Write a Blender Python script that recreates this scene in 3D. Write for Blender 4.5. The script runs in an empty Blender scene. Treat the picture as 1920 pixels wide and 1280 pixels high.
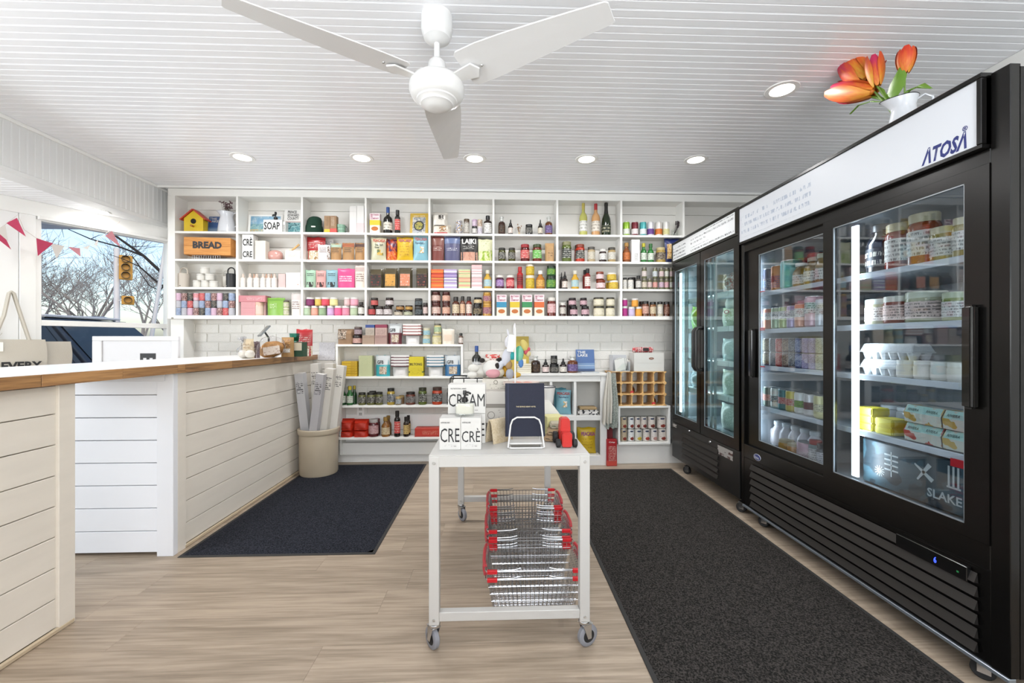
import bpy, bmesh, math, random
from mathutils import Vector, Matrix, Euler
R = math.radians
random.seed(7)
scene = bpy.context.scene
COL = scene.collection

# ---------------------------------------------------------------- camera
F, CAM_H, YAW = 795.0, 1.16, math.atan(28 / 795.0)
cam_data = bpy.data.cameras.new('camera')
cam_data.sensor_width = 36.0
cam_data.lens = F * 36.0 / 1920.0
cam_data.clip_start = 0.05
cam_data.clip_end = 400
cam = bpy.data.objects.new('camera', cam_data)
COL.objects.link(cam)
cam.location = (0, 0, CAM_H)
cam.rotation_euler = (R(90), 0, -YAW)
scene.camera = cam
scene.cycles.diffuse_bounces = 6
scene.cycles.transparent_max_bounces = 16

# ---------------------------------------------------------------- world, daylight, exposure
scene.view_settings.view_transform = 'Standard'
scene.view_settings.look = 'None'
scene.view_settings.gamma = 1.0
scene.view_settings.use_curve_mapping = False
scene.view_settings.exposure = 0.25
world = bpy.data.worlds.new('winter_sky')
scene.world = world
world.use_nodes = True
wn, wl = world.node_tree.nodes, world.node_tree.links
bg = wn['Background']
sky = wn.new('ShaderNodeTexSky')
sky.sky_type = 'NISHITA'
sky.sun_disc = False
sky.sun_elevation = R(32)
sky.sun_rotation = R(150)
sky.altitude = 100
sky.air_density = 1.0
sky.dust_density = 2.2
sky.ozone_density = 1.5
wl.new(sky.outputs[0], bg.inputs[0])
bg.inputs[1].default_value = 0.22

def area_light(name, loc, rot, sx, sy, power, color=(1, 1, 1)):
    l = bpy.data.lights.new(name, 'AREA')
    l.shape = 'RECTANGLE'; l.size = sx; l.size_y = sy; l.energy = power; l.color = color
    o = bpy.data.objects.new(name, l); COL.objects.link(o)
    o.location = loc; o.rotation_euler = rot
    return o
# daylight entering through the shop-front window behind the camera and the bay's front window
area_light('daylight_shopfront', (0.75, -1.56, 1.40), (R(152), 0, R(-8)), 2.3, 1.1, 122, (0.92, 0.965, 1.0))
area_light('daylight_bay', (-4.36, 0.3, 1.5), (R(98), 0, R(-90)), 2.8, 1.2, 100, (0.89, 0.95, 1.0))

# ---------------------------------------------------------------- calibrated rays (photo pixel -> place)
SN, CS = math.sin(YAW), math.cos(YAW)
def ray(px, py=640):
    u, v = (px - 960) / F, (640 - py) / F
    return SN + u * CS, CS - u * SN, v
def at_y(px, py, Y):
    a, b, c = ray(px, py); t = Y / b
    return Vector((a * t, Y, CAM_H + c * t))
def at_x(px, py, X):
    a, b, c = ray(px, py); t = X / a
    return Vector((X, b * t, CAM_H + c * t))
def at_z(px, py, Z=0.0):
    a, b, c = ray(px, py); t = (Z - CAM_H) / c
    return Vector((a * t, b * t, Z))
def mpp(x, y):
    return (x * SN + y * CS) / F

# ---------------------------------------------------------------- materials
ALBEDO = 1.0      # packaging colours below are noted as seen under bright light
def lin(c):
    if isinstance(c, str):
        c = c.lstrip('#')
        if len(c) == 3: c = ''.join(k * 2 for k in c)
        c = tuple(int(c[i:i + 2], 16) / 255 for i in (0, 2, 4))
    return tuple(ALBEDO * (k / 12.92 if k <= .04045 else ((k + .055) / 1.055) ** 2.4) for k in c) + (1.0,)
MATS = {}
def mat(color, rough=.5, metal=0.0, spec=.5, coat=0.0, noise=0.0, nscale=20.0, bump=0.0, bscale=200.0, emit=0.0, ecol=None, stretch=None):
    key = (color, rough, metal, spec, coat, noise, nscale, bump, bscale, emit, ecol, stretch)
    if key in MATS: return MATS[key]
    m = bpy.data.materials.new('mat_' + str(color).strip('#')); m.use_nodes = True
    nt = m.node_tree; b = nt.nodes['Principled BSDF']
    b.inputs['Base Color'].default_value = lin(color)
    b.inputs['Roughness'].default_value = rough
    b.inputs['Metallic'].default_value = metal
    b.inputs['Specular IOR Level'].default_value = spec
    b.inputs['Coat Weight'].default_value = coat
    if emit:
        b.inputs['Emission Color'].default_value = lin(ecol or color)
        b.inputs['Emission Strength'].default_value = emit
    if noise or bump:
        tc = nt.nodes.new('ShaderNodeTexCoord'); src = tc.outputs['Object']
        if stretch:
            mp = nt.nodes.new('ShaderNodeMapping'); mp.inputs['Scale'].default_value = stretch
            nt.links.new(src, mp.inputs[0]); src = mp.outputs[0]
        if noise:
            n = nt.nodes.new('ShaderNodeTexNoise'); n.inputs['Scale'].default_value = nscale; n.inputs['Detail'].default_value = 5
            nt.links.new(src, n.inputs['Vector'])
            hv = nt.nodes.new('ShaderNodeMapRange'); hv.inputs[1].default_value = .3; hv.inputs[2].default_value = .7
            hv.inputs[3].default_value = 1 - noise; hv.inputs[4].default_value = 1 + noise
            nt.links.new(n.outputs[0], hv.inputs[0])
            hs = nt.nodes.new('ShaderNodeHueSaturation'); hs.inputs['Color'].default_value = lin(color)
            nt.links.new(hv.outputs[0], hs.inputs['Value']); nt.links.new(hs.outputs[0], b.inputs['Base Color'])
        if bump:
            n2 = nt.nodes.new('ShaderNodeTexNoise'); n2.inputs['Scale'].default_value = bscale; n2.inputs['Detail'].default_value = 3
            nt.links.new(src, n2.inputs['Vector'])
            bp = nt.nodes.new('ShaderNodeBump'); bp.inputs['Strength'].default_value = bump; bp.inputs['Distance'].default_value = .01
            nt.links.new(n2.outputs[0], bp.inputs['Height']); nt.links.new(bp.outputs[0], b.inputs['Normal'])
    MATS[key] = m
    return m

def print_mat(paper, ink, lines=6.0, dens=.5, dash=14.0, rough=.5, emit=0.0, axis='z', across='x', gap=.55, soft=.9):
    """paper with rows of small illegible print (flat print only)"""
    key = ('print', paper, ink, lines, dens, dash, rough, emit, axis, across, gap, soft)
    if key in MATS: return MATS[key]
    m = bpy.data.materials.new('print_' + str(paper).strip('#')); m.use_nodes = True
    nt = m.node_tree; N = nt.nodes; L = nt.links; b = N['Principled BSDF']
    b.inputs['Roughness'].default_value = rough
    tc = N.new('ShaderNodeTexCoord'); sp = N.new('ShaderNodeSeparateXYZ'); L.new(tc.outputs['Object'], sp.inputs[0])
    ix = {'x': 0, 'y': 1, 'z': 2}
    def mth(op, a, bb=None):
        n = N.new('ShaderNodeMath'); n.operation = op
        for i, v in enumerate((a, bb)):
            if v is None: continue
            if isinstance(v, (int, float)): n.inputs[i].default_value = v
            else: L.new(v, n.inputs[i])
        return n.outputs[0]
    zz = mth('MULTIPLY', sp.outputs[ix[axis]], lines)
    fr = mth('FRACT', zz); fl = mth('FLOOR', zz)
    row = mth('LESS_THAN', fr, gap)
    cb = N.new('ShaderNodeCombineXYZ')
    L.new(mth('MULTIPLY', sp.outputs[ix[across]], dash), cb.inputs[0]); L.new(mth('MULTIPLY', fl, 7.31), cb.inputs[1])
    L.new(mth('MULTIPLY', fr, .9), cb.inputs[2])
    nz = N.new('ShaderNodeTexNoise'); nz.inputs['Scale'].default_value = 1.0; nz.inputs['Detail'].default_value = 3
    L.new(cb.outputs[0], nz.inputs['Vector'])
    on = mth('GREATER_THAN', nz.outputs[0], 1 - dens)
    k = mth('MULTIPLY', mth('MULTIPLY', row, on), soft)
    mx = N.new('ShaderNodeMix'); mx.data_type = 'RGBA'
    mx.inputs[6].default_value = lin(paper); mx.inputs[7].default_value = lin(ink)
    L.new(k, mx.inputs[0]); L.new(mx.outputs[2], b.inputs['Base Color'])
    if emit:
        L.new(mx.outputs[2], b.inputs['Emission Color']); b.inputs['Emission Strength'].default_value = emit
    MATS[key] = m
    return m

def blotch_mat(c1, c2, c3, scale=9.0, rough=.45):
    key = ('blotch', c1, c2, c3, scale, rough)
    if key in MATS: return MATS[key]
    m = bpy.data.materials.new('pattern_' + c1.strip('#')); m.use_nodes = True
    N, L = m.node_tree.nodes, m.node_tree.links; b = N['Principled BSDF']; b.inputs['Roughness'].default_value = rough
    tc = N.new('ShaderNodeTexCoord'); n = N.new('ShaderNodeTexNoise'); n.inputs['Scale'].default_value = scale; n.inputs['Detail'].default_value = 2
    L.new(tc.outputs['Object'], n.inputs['Vector'])
    r = N.new('ShaderNodeValToRGB'); r.color_ramp.interpolation = 'CONSTANT'
    e = r.color_ramp.elements; e[0].color = lin(c1); e[1].position = .47; e[1].color = lin(c2)
    k = e.new(.57); k.color = lin(c3)
    L.new(n.outputs[0], r.inputs[0]); L.new(r.outputs[0], b.inputs['Base Color'])
    MATS[key] = m
    return m

def glass_mat(name, tint=(1, 1, 1), reflect=1.0, rough=0.0, ior=1.45):
    m = bpy.data.materials.new(name); m.use_nodes = True
    N, L = m.node_tree.nodes, m.node_tree.links; N.remove(N['Principled BSDF'])
    tr = N.new('ShaderNodeBsdfTransparent'); tr.inputs[0].default_value = (*tint, 1)
    gl = N.new('ShaderNodeBsdfGlossy'); gl.inputs['Roughness'].default_value = rough
    lw = N.new('ShaderNodeLayerWeight'); lw.inputs[0].default_value = .5
    pw = N.new('ShaderNodeMath'); pw.operation = 'POWER'; pw.inputs[1].default_value = 5.0; L.new(lw.outputs['Facing'], pw.inputs[0])
    f0 = ((ior - 1) / (ior + 1)) ** 2
    ml = N.new('ShaderNodeMath'); ml.operation = 'MULTIPLY_ADD'; ml.inputs[1].default_value = (1 - f0) * reflect; ml.inputs[2].default_value = f0 * reflect; ml.use_clamp = True
    L.new(pw.outputs[0], ml.inputs[0])
    mx = N.new('ShaderNodeMixShader'); L.new(ml.outputs[0], mx.inputs[0]); L.new(tr.outputs[0], mx.inputs[1]); L.new(gl.outputs[0], mx.inputs[2])
    L.new(mx.outputs[0], N['Material Output'].inputs[0])
    return m

WHITE = mat('#eeeeec', .45, noise=.012, nscale=6)
WHITE_GLOSS = mat('#eeeeec', .28)
SHELF_WHITE = mat('#e4e3df', .42)
CREAM_PAINT = mat('#e3ddd3', .5, noise=.03, nscale=5, stretch=(1, 1, 6))
BLACK = mat('#161616', .35)
BLACK_GLOSS = mat('#141312', .16, coat=.3)
CHROME = mat('#c9cbce', .22, metal=1.0)
GALV = mat('#c8c8c6', .35, metal=.9)
RED_PL = mat('#c81d28', .35)
RUBBER = mat('#1b1b1c', .7)
GLASS_WIN = glass_mat('window_glass', (1, 1, 1), .12)
GLASS_DOOR = glass_mat('fridge_glass', (.84, .88, .91), 2.3)
GLASS_DOOR2 = glass_mat('fridge_glass_green', (.80, .90, .90), 1.6)
GLASS_CLEAR = glass_mat('clear_glass', (.97, .985, .98), 1.0)
PAPER = mat('#f3f1ec', .6)
INK = mat('#1d1d1f', .6)

# ---------------------------------------------------------------- mesh building
class MB:
    def __init__(s): s.v, s.f, s.sm = [], [], set()
    def add(s, vs, fs, smooth=False):
        o = len(s.v); s.v += [tuple(p) for p in vs]
        for f in fs:
            if smooth: s.sm.add(len(s.f))
            s.f.append(tuple(i + o for i in f))
        return s
    def box(s, x0, x1, y0, y1, z0, z1):
        return s.add([(x0, y0, z0), (x1, y0, z0), (x1, y1, z0), (x0, y1, z0), (x0, y0, z1), (x1, y0, z1), (x1, y1, z1), (x0, y1, z1)],
                     [(0, 3, 2, 1), (4, 5, 6, 7), (0, 1, 5, 4), (1, 2, 6, 5), (2, 3, 7, 6), (3, 0, 4, 7)])
    def lathe(s, prof, seg=16, c=(0, 0, 0), sx=1.0, sy=1.0, smooth=True):
        vs, fs, rings = [], [], []
        for r, z in prof:
            if r < 1e-6:
                rings.append([len(vs)]); vs.append((c[0], c[1], c[2] + z))
            else:
                rings.append(list(range(len(vs), len(vs) + seg)))
                for k in range(seg):
                    a = 2 * math.pi * k / seg
                    vs.append((c[0] + r * sx * math.cos(a), c[1] + r * sy * math.sin(a), c[2] + z))
        for A, B in zip(rings, rings[1:]):
            for k in range(seg):
                k2 = (k + 1) % seg
                if len(A) == 1 and len(B) == 1: continue
                if len(A) == 1: fs.append((A[0], B[k2], B[k]))
                elif len(B) == 1: fs.append((A[k], A[k2], B[0]))
                else: fs.append((A[k], A[k2], B[k2], B[k]))
        return s.add(vs, fs, smooth)
    def tube(s, pts, r, seg=8, closed=False, caps=True, taper=None):
        pts = [Vector(p) for p in pts]; n = len(pts); vs, fs = [], []
        up = None
        for i, p in enumerate(pts):
            a = pts[i - 1] if (i or closed) else p
            b = pts[(i + 1) % n] if (i < n - 1 or closed) else p
            t = (b - a)
            if t.length < 1e-9: t = Vector((0, 0, 1))
            t.normalize()
            if up is None:
                up = Vector((0, 0, 1)) if abs(t.z) < .9 else Vector((1, 0, 0))
            x = t.cross(up)
            if x.length < 1e-6: x = t.orthogonal()
            x.normalize(); y = x.cross(t); up = y
            rr = r if taper is None else r * taper[i]
            for k in range(seg):
                q = 2 * math.pi * k / seg
                vs.append(p + x * (rr * math.cos(q)) + y * (rr * math.sin(q)))
        m = n if closed else n - 1
        for i in range(m):
            j = (i + 1) % n
            for k in range(seg):
                k2 = (k + 1) % seg
                fs.append((i * seg + k, j * seg + k, j * seg + k2, i * seg + k2))
        if caps and not closed:
            fs.append(tuple(range(seg))); fs.append(tuple((n - 1) * seg + k for k in reversed(range(seg))))
        return s.add(vs, fs, seg > 4)
    def prism(s, poly, a0, a1, axis='y'):
        n = len(poly); vs = []
        for a in (a0, a1):
            for p, q in poly:
                vs.append((p, a, q) if axis == 'y' else (a, p, q) if axis == 'x' else (p, q, a))
        fs = [tuple(range(n)), tuple(reversed(range(n, 2 * n)))]
        for i in range(n):
            j = (i + 1) % n
            fs.append((i, i + n, j + n, j))
        return s.add(vs, fs)
    def ball(s, c, rx, ry, rz, seg=14, rings=9):
        prof = [(math.sin(math.pi * i / rings), -math.cos(math.pi * i / rings)) for i in range(rings + 1)]
        prof = [(0 if r < 1e-6 else r, z) for r, z in prof]
        o = len(s.v); s.lathe(prof, seg)
        for i in range(o, len(s.v)):
            x, y, z = s.v[i]; s.v[i] = (c[0] + x * rx, c[1] + y * ry, c[2] + z * rz)
        return s
    def mesh(s, name='mesh', bevel=0.0, bseg=1, fix=True):
        me = bpy.data.meshes.new(name); me.from_pydata(s.v, [], s.f)
        if s.sm:
            me.polygons.foreach_set('use_smooth', [i in s.sm for i in range(len(s.f))])
        if fix or bevel:
            bm = bmesh.new(); bm.from_mesh(me)
            if fix: bmesh.ops.recalc_face_normals(bm, faces=bm.faces)
            if s.sm:
                for e in bm.edges:
                    if len(e.link_faces) == 2 and e.calc_face_angle(0) > .72: e.smooth = False
            if bevel:
                bmesh.ops.bevel(bm, geom=list(bm.edges), offset=bevel, segments=bseg, affect='EDGES', clamp_overlap=True)
            bm.to_mesh(me); bm.free()
        me.update()
        return me

CACHE = {}
def cached(key, fn):
    if key not in CACHE: CACHE[key] = fn()
    return CACHE[key]
def bbox_mesh(dx, dy, dz, b=.002, z0=0.0):
    dx, dy, dz = round(dx, 4), round(dy, 4), round(dz, 4)
    return cached(('bb', dx, dy, dz, b, z0), lambda: MB().box(-dx / 2, dx / 2, -dy / 2, dy / 2, z0, z0 + dz).mesh('box', b))

def obj(name, me, m=None, parent=None, loc=(0, 0, 0), rot=(0, 0, 0), scale=(1, 1, 1)):
    if isinstance(me, MB): me = me.mesh(name)
    if m is not None:
        if not me.materials: me.materials.append(m)
        elif me.materials[0] != m:
            pass
    o = bpy.data.objects.new(name, me); COL.objects.link(o)
    if m is not None and me.materials[0] != m:
        o.material_slots[0].link = 'OBJECT'; o.material_slots[0].material = m
    o.location = loc; o.rotation_euler = rot; o.scale = scale
    if parent is not None: o.parent = parent
    return o

DEFER = []          # things whose label may need an ordinal
def thing(name, desc, cat, loc=(0, 0, 0), rz=0.0, group=None, place='', order=None, rot=None):
    o = bpy.data.objects.new(name, None); COL.objects.link(o)
    o.empty_display_size = .05
    o.location = loc; o.rotation_euler = rot or (0, 0, rz)
    o['category'] = cat
    if group: o['group'] = group
    DEFER.append((o, desc, place, order)); o['label'] = desc
    return o
def tag(o, desc, cat, group=None, place='', order=None):
    o['category'] = cat
    if group: o['group'] = group
    DEFER.append((o, desc, place, order)); o['label'] = desc
    return o
def structure(o, label=None, cat=None):
    o['kind'] = 'structure'
    if label: o['label'] = label
    if cat: o['category'] = cat
    return o
ORD = ['first', 'second', 'third', 'fourth', 'fifth', 'sixth', 'seventh', 'eighth', 'ninth', 'tenth', 'eleventh', 'twelfth', 'thirteenth', 'fourteenth', 'fifteenth',
       'sixteenth', 'seventeenth', 'eighteenth', 'nineteenth', 'twentieth']
def finish_labels():
    groups = {}
    for o, d, p, order in DEFER: groups.setdefault((d, p), []).append((o, order))
    for (d, p), lst in groups.items():
        if len(lst) == 1:
            lst[0][0]['label'] = d + (', ' + p if p else '')
            continue
        axis, phrase = lst[0][1] or ('x', 'from window')
        def key(t):
            l = t[0].location
            return {'x': (round(l.x, 3), -l.y, l.z), '-x': (-round(l.x, 3), l.y, l.z), 'y': (round(l.y, 3), l.x), '-y': (-round(l.y, 3), l.x, l.z), 'z': (round(l.z, 3), l.x), '-z': (-round(l.z, 3), l.x)}[axis]
        for i, (o, _) in enumerate(sorted(lst, key=key)):
            o['label'] = d + ', ' + ORD[i] + ' ' + phrase + (', ' + p if p else '')

FONT = bpy.data.fonts.load('<builtin>') if '<builtin>' in bpy.data.fonts else None
def text_mesh(s, bold=0.0, shear=0.0, spacing=1.0):
    def build():
        c = bpy.data.curves.new('t', 'FONT'); c.body = s; c.resolution_u = 2; c.offset = bold; c.shear = shear; c.space_character = spacing
        c.space_line = .86; c.align_x = 'LEFT'
        o = bpy.data.objects.new('t', c)
        me = bpy.data.meshes.new_from_object(o)
        bpy.data.objects.remove(o); bpy.data.curves.remove(c)
        xs = [v.co.x for v in me.vertices]; ys = [v.co.y for v in me.vertices]
        if xs:
            x0, x1, y0, y1 = min(xs), max(xs), min(ys), max(ys)
            for v in me.vertices:     # normalised to a unit box, standing in the xz plane, reading from -y
                v.co = ((v.co.x - x0) / (x1 - x0) - .5, 0, (v.co.y - y0) / (y1 - y0) - .5)
        return me
    return cached(('text', s, bold, shear, spacing), build)
def lettering(parent, s, w, h, loc, m=None, rot=(0, 0, 0), bold=.02, shear=0.0, name='lettering'):
    return obj(name, text_mesh(s, bold, shear), m or INK, parent, loc, rot, (w, 1, h))
# ================================================================= the room
CEIL, WALL_Y, WALL_X, BEAM_X, BEAM_Z, REAR_Y = 2.58, 4.15, 2.60, -3.10, 2.235, -1.60

def wood_mat(name, dark, light, scale=1.0, rough=.45, rnd=.12, along='x'):
    m = bpy.data.materials.new(name); m.use_nodes = True
    N, L = m.node_tree.nodes, m.node_tree.links; b = N['Principled BSDF']; b.inputs['Roughness'].default_value = rough
    b.inputs['Specular IOR Level'].default_value = .35
    tc = N.new('ShaderNodeTexCoord'); oi = N.new('ShaderNodeObjectInfo')
    ad = N.new('ShaderNodeVectorMath'); ad.operation = 'MULTIPLY_ADD'
    cb = N.new('ShaderNodeCombineXYZ')
    for i in range(3): L.new(oi.outputs['Random'], cb.inputs[i])
    L.new(cb.outputs[0], ad.inputs[0]); ad.inputs[1].default_value = (37, 19, 11); L.new(tc.outputs['Object'], ad.inputs[2])
    mp = N.new('ShaderNodeMapping'); mp.inputs['Scale'].default_value = tuple((1.1 if k == along else 13) * scale for k in 'xyz'); L.new(ad.outputs[0], mp.inputs[0])
    n1 = N.new('ShaderNodeTexNoise'); n1.inputs['Scale'].default_value = 1.3; n1.inputs['Detail'].default_value = 7; n1.inputs['Roughness'].default_value = .62; n1.inputs['Distortion'].default_value = .5
    L.new(mp.outputs[0], n1.inputs['Vector'])
    mp2 = N.new('ShaderNodeMapping'); mp2.inputs['Scale'].default_value = tuple((4 if k == along else 95) * scale for k in 'xyz'); L.new(ad.outputs[0], mp2.inputs[0])
    n2 = N.new('ShaderNodeTexNoise'); n2.inputs['Scale'].default_value = 1.0; n2.inputs['Detail'].default_value = 3
    L.new(mp2.outputs[0], n2.inputs['Vector'])
    mixf = N.new('ShaderNodeMath'); mixf.operation = 'MULTIPLY_ADD'; mixf.inputs[1].default_value = .45
    L.new(n2.outputs[0], mixf.inputs[0]); 
    mul = N.new('ShaderNodeMath'); mul.operation = 'MULTIPLY'; mul.inputs[1].default_value = .55; L.new(n1.outputs[0], mul.inputs[0]); L.new(mul.outputs[0], mixf.inputs[2])
    r = N.new('ShaderNodeValToRGB'); e = r.color_ramp.elements
    e[0].position = .36; e[0].color = lin(dark); e[1].position = .6; e[1].color = lin(light)
    L.new(mixf.outputs[0], r.inputs[0])
    hs = N.new('ShaderNodeHueSaturation'); L.new(r.outputs[0], hs.inputs['Color'])
    mr = N.new('ShaderNodeMapRange'); mr.inputs[3].default_value = 1 - rnd; mr.inputs[4].default_value = 1 + rnd
    L.new(oi.outputs['Random'], mr.inputs[0]); L.new(mr.outputs[0], hs.inputs['Value'])
    L.new(hs.outputs[0], b.inputs['Base Color'])
    return m
FLOOR_WOOD = wood_mat('grey_oak', '#857767', '#ac9c8a', 1.0, .42, .06)
TOP_WOOD = wood_mat('acacia', '#6e4e33', '#a98054', 1.6, .35, .28, 'y')
CRATE_WOOD = wood_mat('crate_pine', '#b9763a', '#d79b57', 2.2, .55, .08)
RACK_WOOD = wood_mat('rack_ply', '#b98d55', '#d9b27a', 2.5, .5, .05)
CEIL_PAINT = mat('#ecedf0', .28, noise=.01, nscale=3)
BEAM_PAINT = mat('#dedfdf', .45, noise=.015, nscale=4)

# floor: slab with individual planks on it
floor = structure(obj('floor', MB().box(-4.6, WALL_X + .2, REAR_Y - .1, WALL_Y + .1, -.10, -.004).mesh('floor'), mat('#7d7063', .6)), 'grey oak plank floor')
def plank_me(l): return cached(('plank', l), lambda: MB().box(0, l - .0004, 0, .1796, -.006, 0).mesh('plank', .0006))
rng = random.Random(3)
row = 0; y = REAR_Y
while y < WALL_Y - .01:
    x = -4.5 + (-rng.random() * 1.2)
    while x < WALL_X:
        x1 = x + 1.22
        l = min(1.22, WALL_X + .02 - x)
        if l > .1: obj('plank', plank_me(round(l, 3)), FLOOR_WOOD, floor, (x, y, 0))
        x = x1
    y += .18; row += 1

# ceiling: bead-board, one object per board
def bead_board(l, t=.012, w=.093):
    g = .0035
    prof = [(g, 0), (w / 2 - .006, 0), (w / 2 - .003, .0022), (w / 2, .0005), (w / 2 + .003, .0022), (w / 2 + .006, 0), (w - g, 0), (w, .003), (w, t), (0, t), (0, .003)]
    return cached(('bead', l, w), lambda: MB().prism(prof, 0, l, 'x').mesh('board'))   # x along, y across, z up from the face
ceiling = structure(obj('ceiling', MB().box(BEAM_X - .02, WALL_X + .2, REAR_Y - .1, WALL_Y + .1, CEIL + .010, CEIL + .08).mesh('ceiling'), CEIL_PAINT), 'white beadboard ceiling')
y = REAR_Y
while y < WALL_Y:
    obj('ceiling_board', bead_board(5.70), CEIL_PAINT, ceiling, (BEAM_X, y, CEIL)); y += .093
obj('cove_strip', MB().box(BEAM_X, BEAM_X + .022, REAR_Y, WALL_Y, CEIL - .022, CEIL).mesh('cove', .004), WHITE, ceiling)
obj('cove_strip', MB().box(BEAM_X, WALL_X, 3.955, 3.978, CEIL - .02, CEIL).mesh('cove', .004), WHITE, ceiling)

# dropped header over the bay, with vertical beadboard
beam = structure(obj('wall_header', MB().box(BEAM_X - .12, BEAM_X - .011, REAR_Y, WALL_Y, BEAM_Z + .02, CEIL + .03).mesh('header'), BEAM_PAINT), 'white beadboard header above bay')
y = REAR_Y
while y < WALL_Y - .02:
    # board lies along z; face towards +x
    obj('header_board', bead_board(.345), BEAM_PAINT, beam, (BEAM_X, y, BEAM_Z), (0, R(-90), 0)); y += .093
obj('lower_strip', MB().box(BEAM_X - .14, BEAM_X + .006, REAR_Y, WALL_Y, BEAM_Z - .004, BEAM_Z + .03).mesh('ls', .003), BEAM_PAINT, beam)
soffit = structure(obj('ceiling_bay', MB().box(-4.6, BEAM_X - .02, REAR_Y, WALL_Y + .1, BEAM_Z + .010, BEAM_Z + .06).mesh('soffit'), WHITE), 'white soffit over the bay window')
y = 1.8
while y < WALL_Y:
    obj('soffit_board', bead_board(1.45), CEIL_PAINT, soffit, (-4.56, y, BEAM_Z)); y += .093

# back wall: painted brick above, boards below
wall_back = structure(obj('wall_back', MB().box(-3.10, WALL_X + .2, WALL_Y, WALL_Y + .12, -.1, CEIL + .05).mesh('wb'), mat('#d9d8d4', .6)), 'white painted brick back wall')
BRICK_P = mat('#d2d0cb', .42, noise=.02, nscale=9, bump=.25, bscale=90)
bw, bh = .216, .0865
def brick_me(l): return cached(('brick', l), lambda: MB().box(.003, l - .003, -.006, .004, .003, bh - .003).mesh('brick', .0025))
rng = random.Random(11)
z, k = .46, 0
while z < 1.385:
    x = -2.98 - (bw / 2 if k % 2 else 0)
    while x < 1.75:
        obj('brick', brick_me(bw), BRICK_P, wall_back, (x, WALL_Y - rng.random() * .002, z), (0, 0, 0))
        x += bw
    z += bh; k += 1
for i in range(3):
    obj('wall_board', MB().box(-3.0, WALL_X, WALL_Y - .012, WALL_Y, .003 + i * .153, .15 + i * .153).mesh('wbd', .002), WHITE, wall_back)
obj('baseboard', MB().box(-1.72, WALL_X, WALL_Y - .024, WALL_Y - .012, 0, .085).mesh('bb', .003), WHITE, wall_back)

wall_right = structure(obj('wall_right', MB().box(WALL_X, WALL_X + .12, REAR_Y - .1, WALL_Y + .1, -.1, CEIL + .05).mesh('wr'), mat('#dddcd8', .55)), 'white wall behind the fridges')
obj('wall_panel', MB().box(WALL_X - .05, WALL_X, REAR_Y, 4.0, 0, CEIL - .001).mesh('wp', .003), mat('#e2e1dd', .5), wall_right)

# rear wall with the shop-front window opening (behind the camera)
rw = MB()
rw.box(-4.6, -2.5, REAR_Y - .12, REAR_Y, -.1, CEIL + .05); rw.box(1.9, WALL_X + .1, REAR_Y - .12, REAR_Y, -.1, CEIL + .05)
rw.box(-2.5, 1.9, REAR_Y - .12, REAR_Y, -.1, 1.0); rw.box(-2.5, 1.9, REAR_Y - .12, REAR_Y, 2.15, CEIL + .05)
structure(obj('wall_rear', rw.mesh('rear'), WHITE), 'white rear wall with shopfront window')
# bay front wall with its window opening
bf = MB()
bf.box(-4.50, -4.38, REAR_Y, -1.15, -.1, BEAM_Z + .05); bf.box(-4.50, -4.38, 1.72, 2.0, -.1, BEAM_Z + .05)
bf.box(-4.50, -4.38, -1.15, 1.72, -.1, .85); bf.box(-4.50, -4.38, -1.15, 1.72, 2.12, BEAM_Z + .05)
structure(obj('wall_bay_front', bf.mesh('bayfront'), WHITE), 'white bay front wall with window opening')

# angled bay wall with the window one looks out of (local x along the wall, +y outwards)
AX, AY, BDX, BDY = -3.64, 3.24, .49172, .87075
bay_rot = (0, 0, math.atan2(BDY, BDX))
def bay(s, off, z): return Vector((AX + BDX * s - BDY * off, AY + BDY * s + BDX * off, z))
W0, W1, WZ0, WZM, WZ1 = .20, 1.035, .88, 1.305, 2.105
m = MB()
m.box(-1.56, W0, 0, .10, -.1, BEAM_Z + .03); m.box(W0, 1.16, 0, .10, -.1, WZ0); m.box(W0, 1.16, 0, .10, WZ1, BEAM_Z + .03); m.box(W1, 1.10, 0, .03, WZ0, WZ1)
wall_bay = structure(obj('wall_bay', m.mesh('wallbay'), mat('#eceded', .45), None, (AX, AY, 0), bay_rot), 'white panelled bay wall beside window')
for i in range(10):
    obj('wall_board', MB().box(.088 - (i + 1) * .165, .086 - i * .165, -.010, 0, .9, 2.125).mesh('wbd', .002), mat('#eceded', .45), wall_bay)
obj('casing', MB().box(.09, .175, -.018, 0, .9, 2.125).mesh('cas', .002), WHITE, wall_bay)
obj('head_board', MB().box(-1.5, 1.03, -.022, 0, 2.125, BEAM_Z).mesh('hb', .003), WHITE, wall_bay)
win = structure(obj('window_1', MB().box(W0 - .03, W0 + .005, -.014, .06, WZ0, WZ1).box(W1 - .008, W1 + .02, -.014, .06, WZ0, WZ1).box(W0, W1, -.014, .06, WZ1 - .012, WZ1 + .03).box(W0, W1, -.03, .06, WZ0 - .03, WZ0 + .01).mesh('wf', .003),
        WHITE_GLOSS, None, (AX, AY, 0), bay_rot), 'white framed bay window onto snowy street')
obj('transom', MB().box(W0, W1, -.012, .05, WZM - .022, WZM + .022).mesh('tr', .003), WHITE_GLOSS, win)
obj('roller_rail', MB().box(W0 - .02, W1, -.05, -.02, WZ1 - .005, WZ1 + .022).mesh('rr', .004), WHITE_GLOSS, win)
obj('pane', MB().box(W0, W1, .022, .026, WZM + .02, WZ1 - .01).mesh('p'), GLASS_WIN, win)
obj('pane', MB().box(W0, W1, .022, .026, WZ0, WZM - .02).mesh('p'), GLASS_WIN, win)

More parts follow.
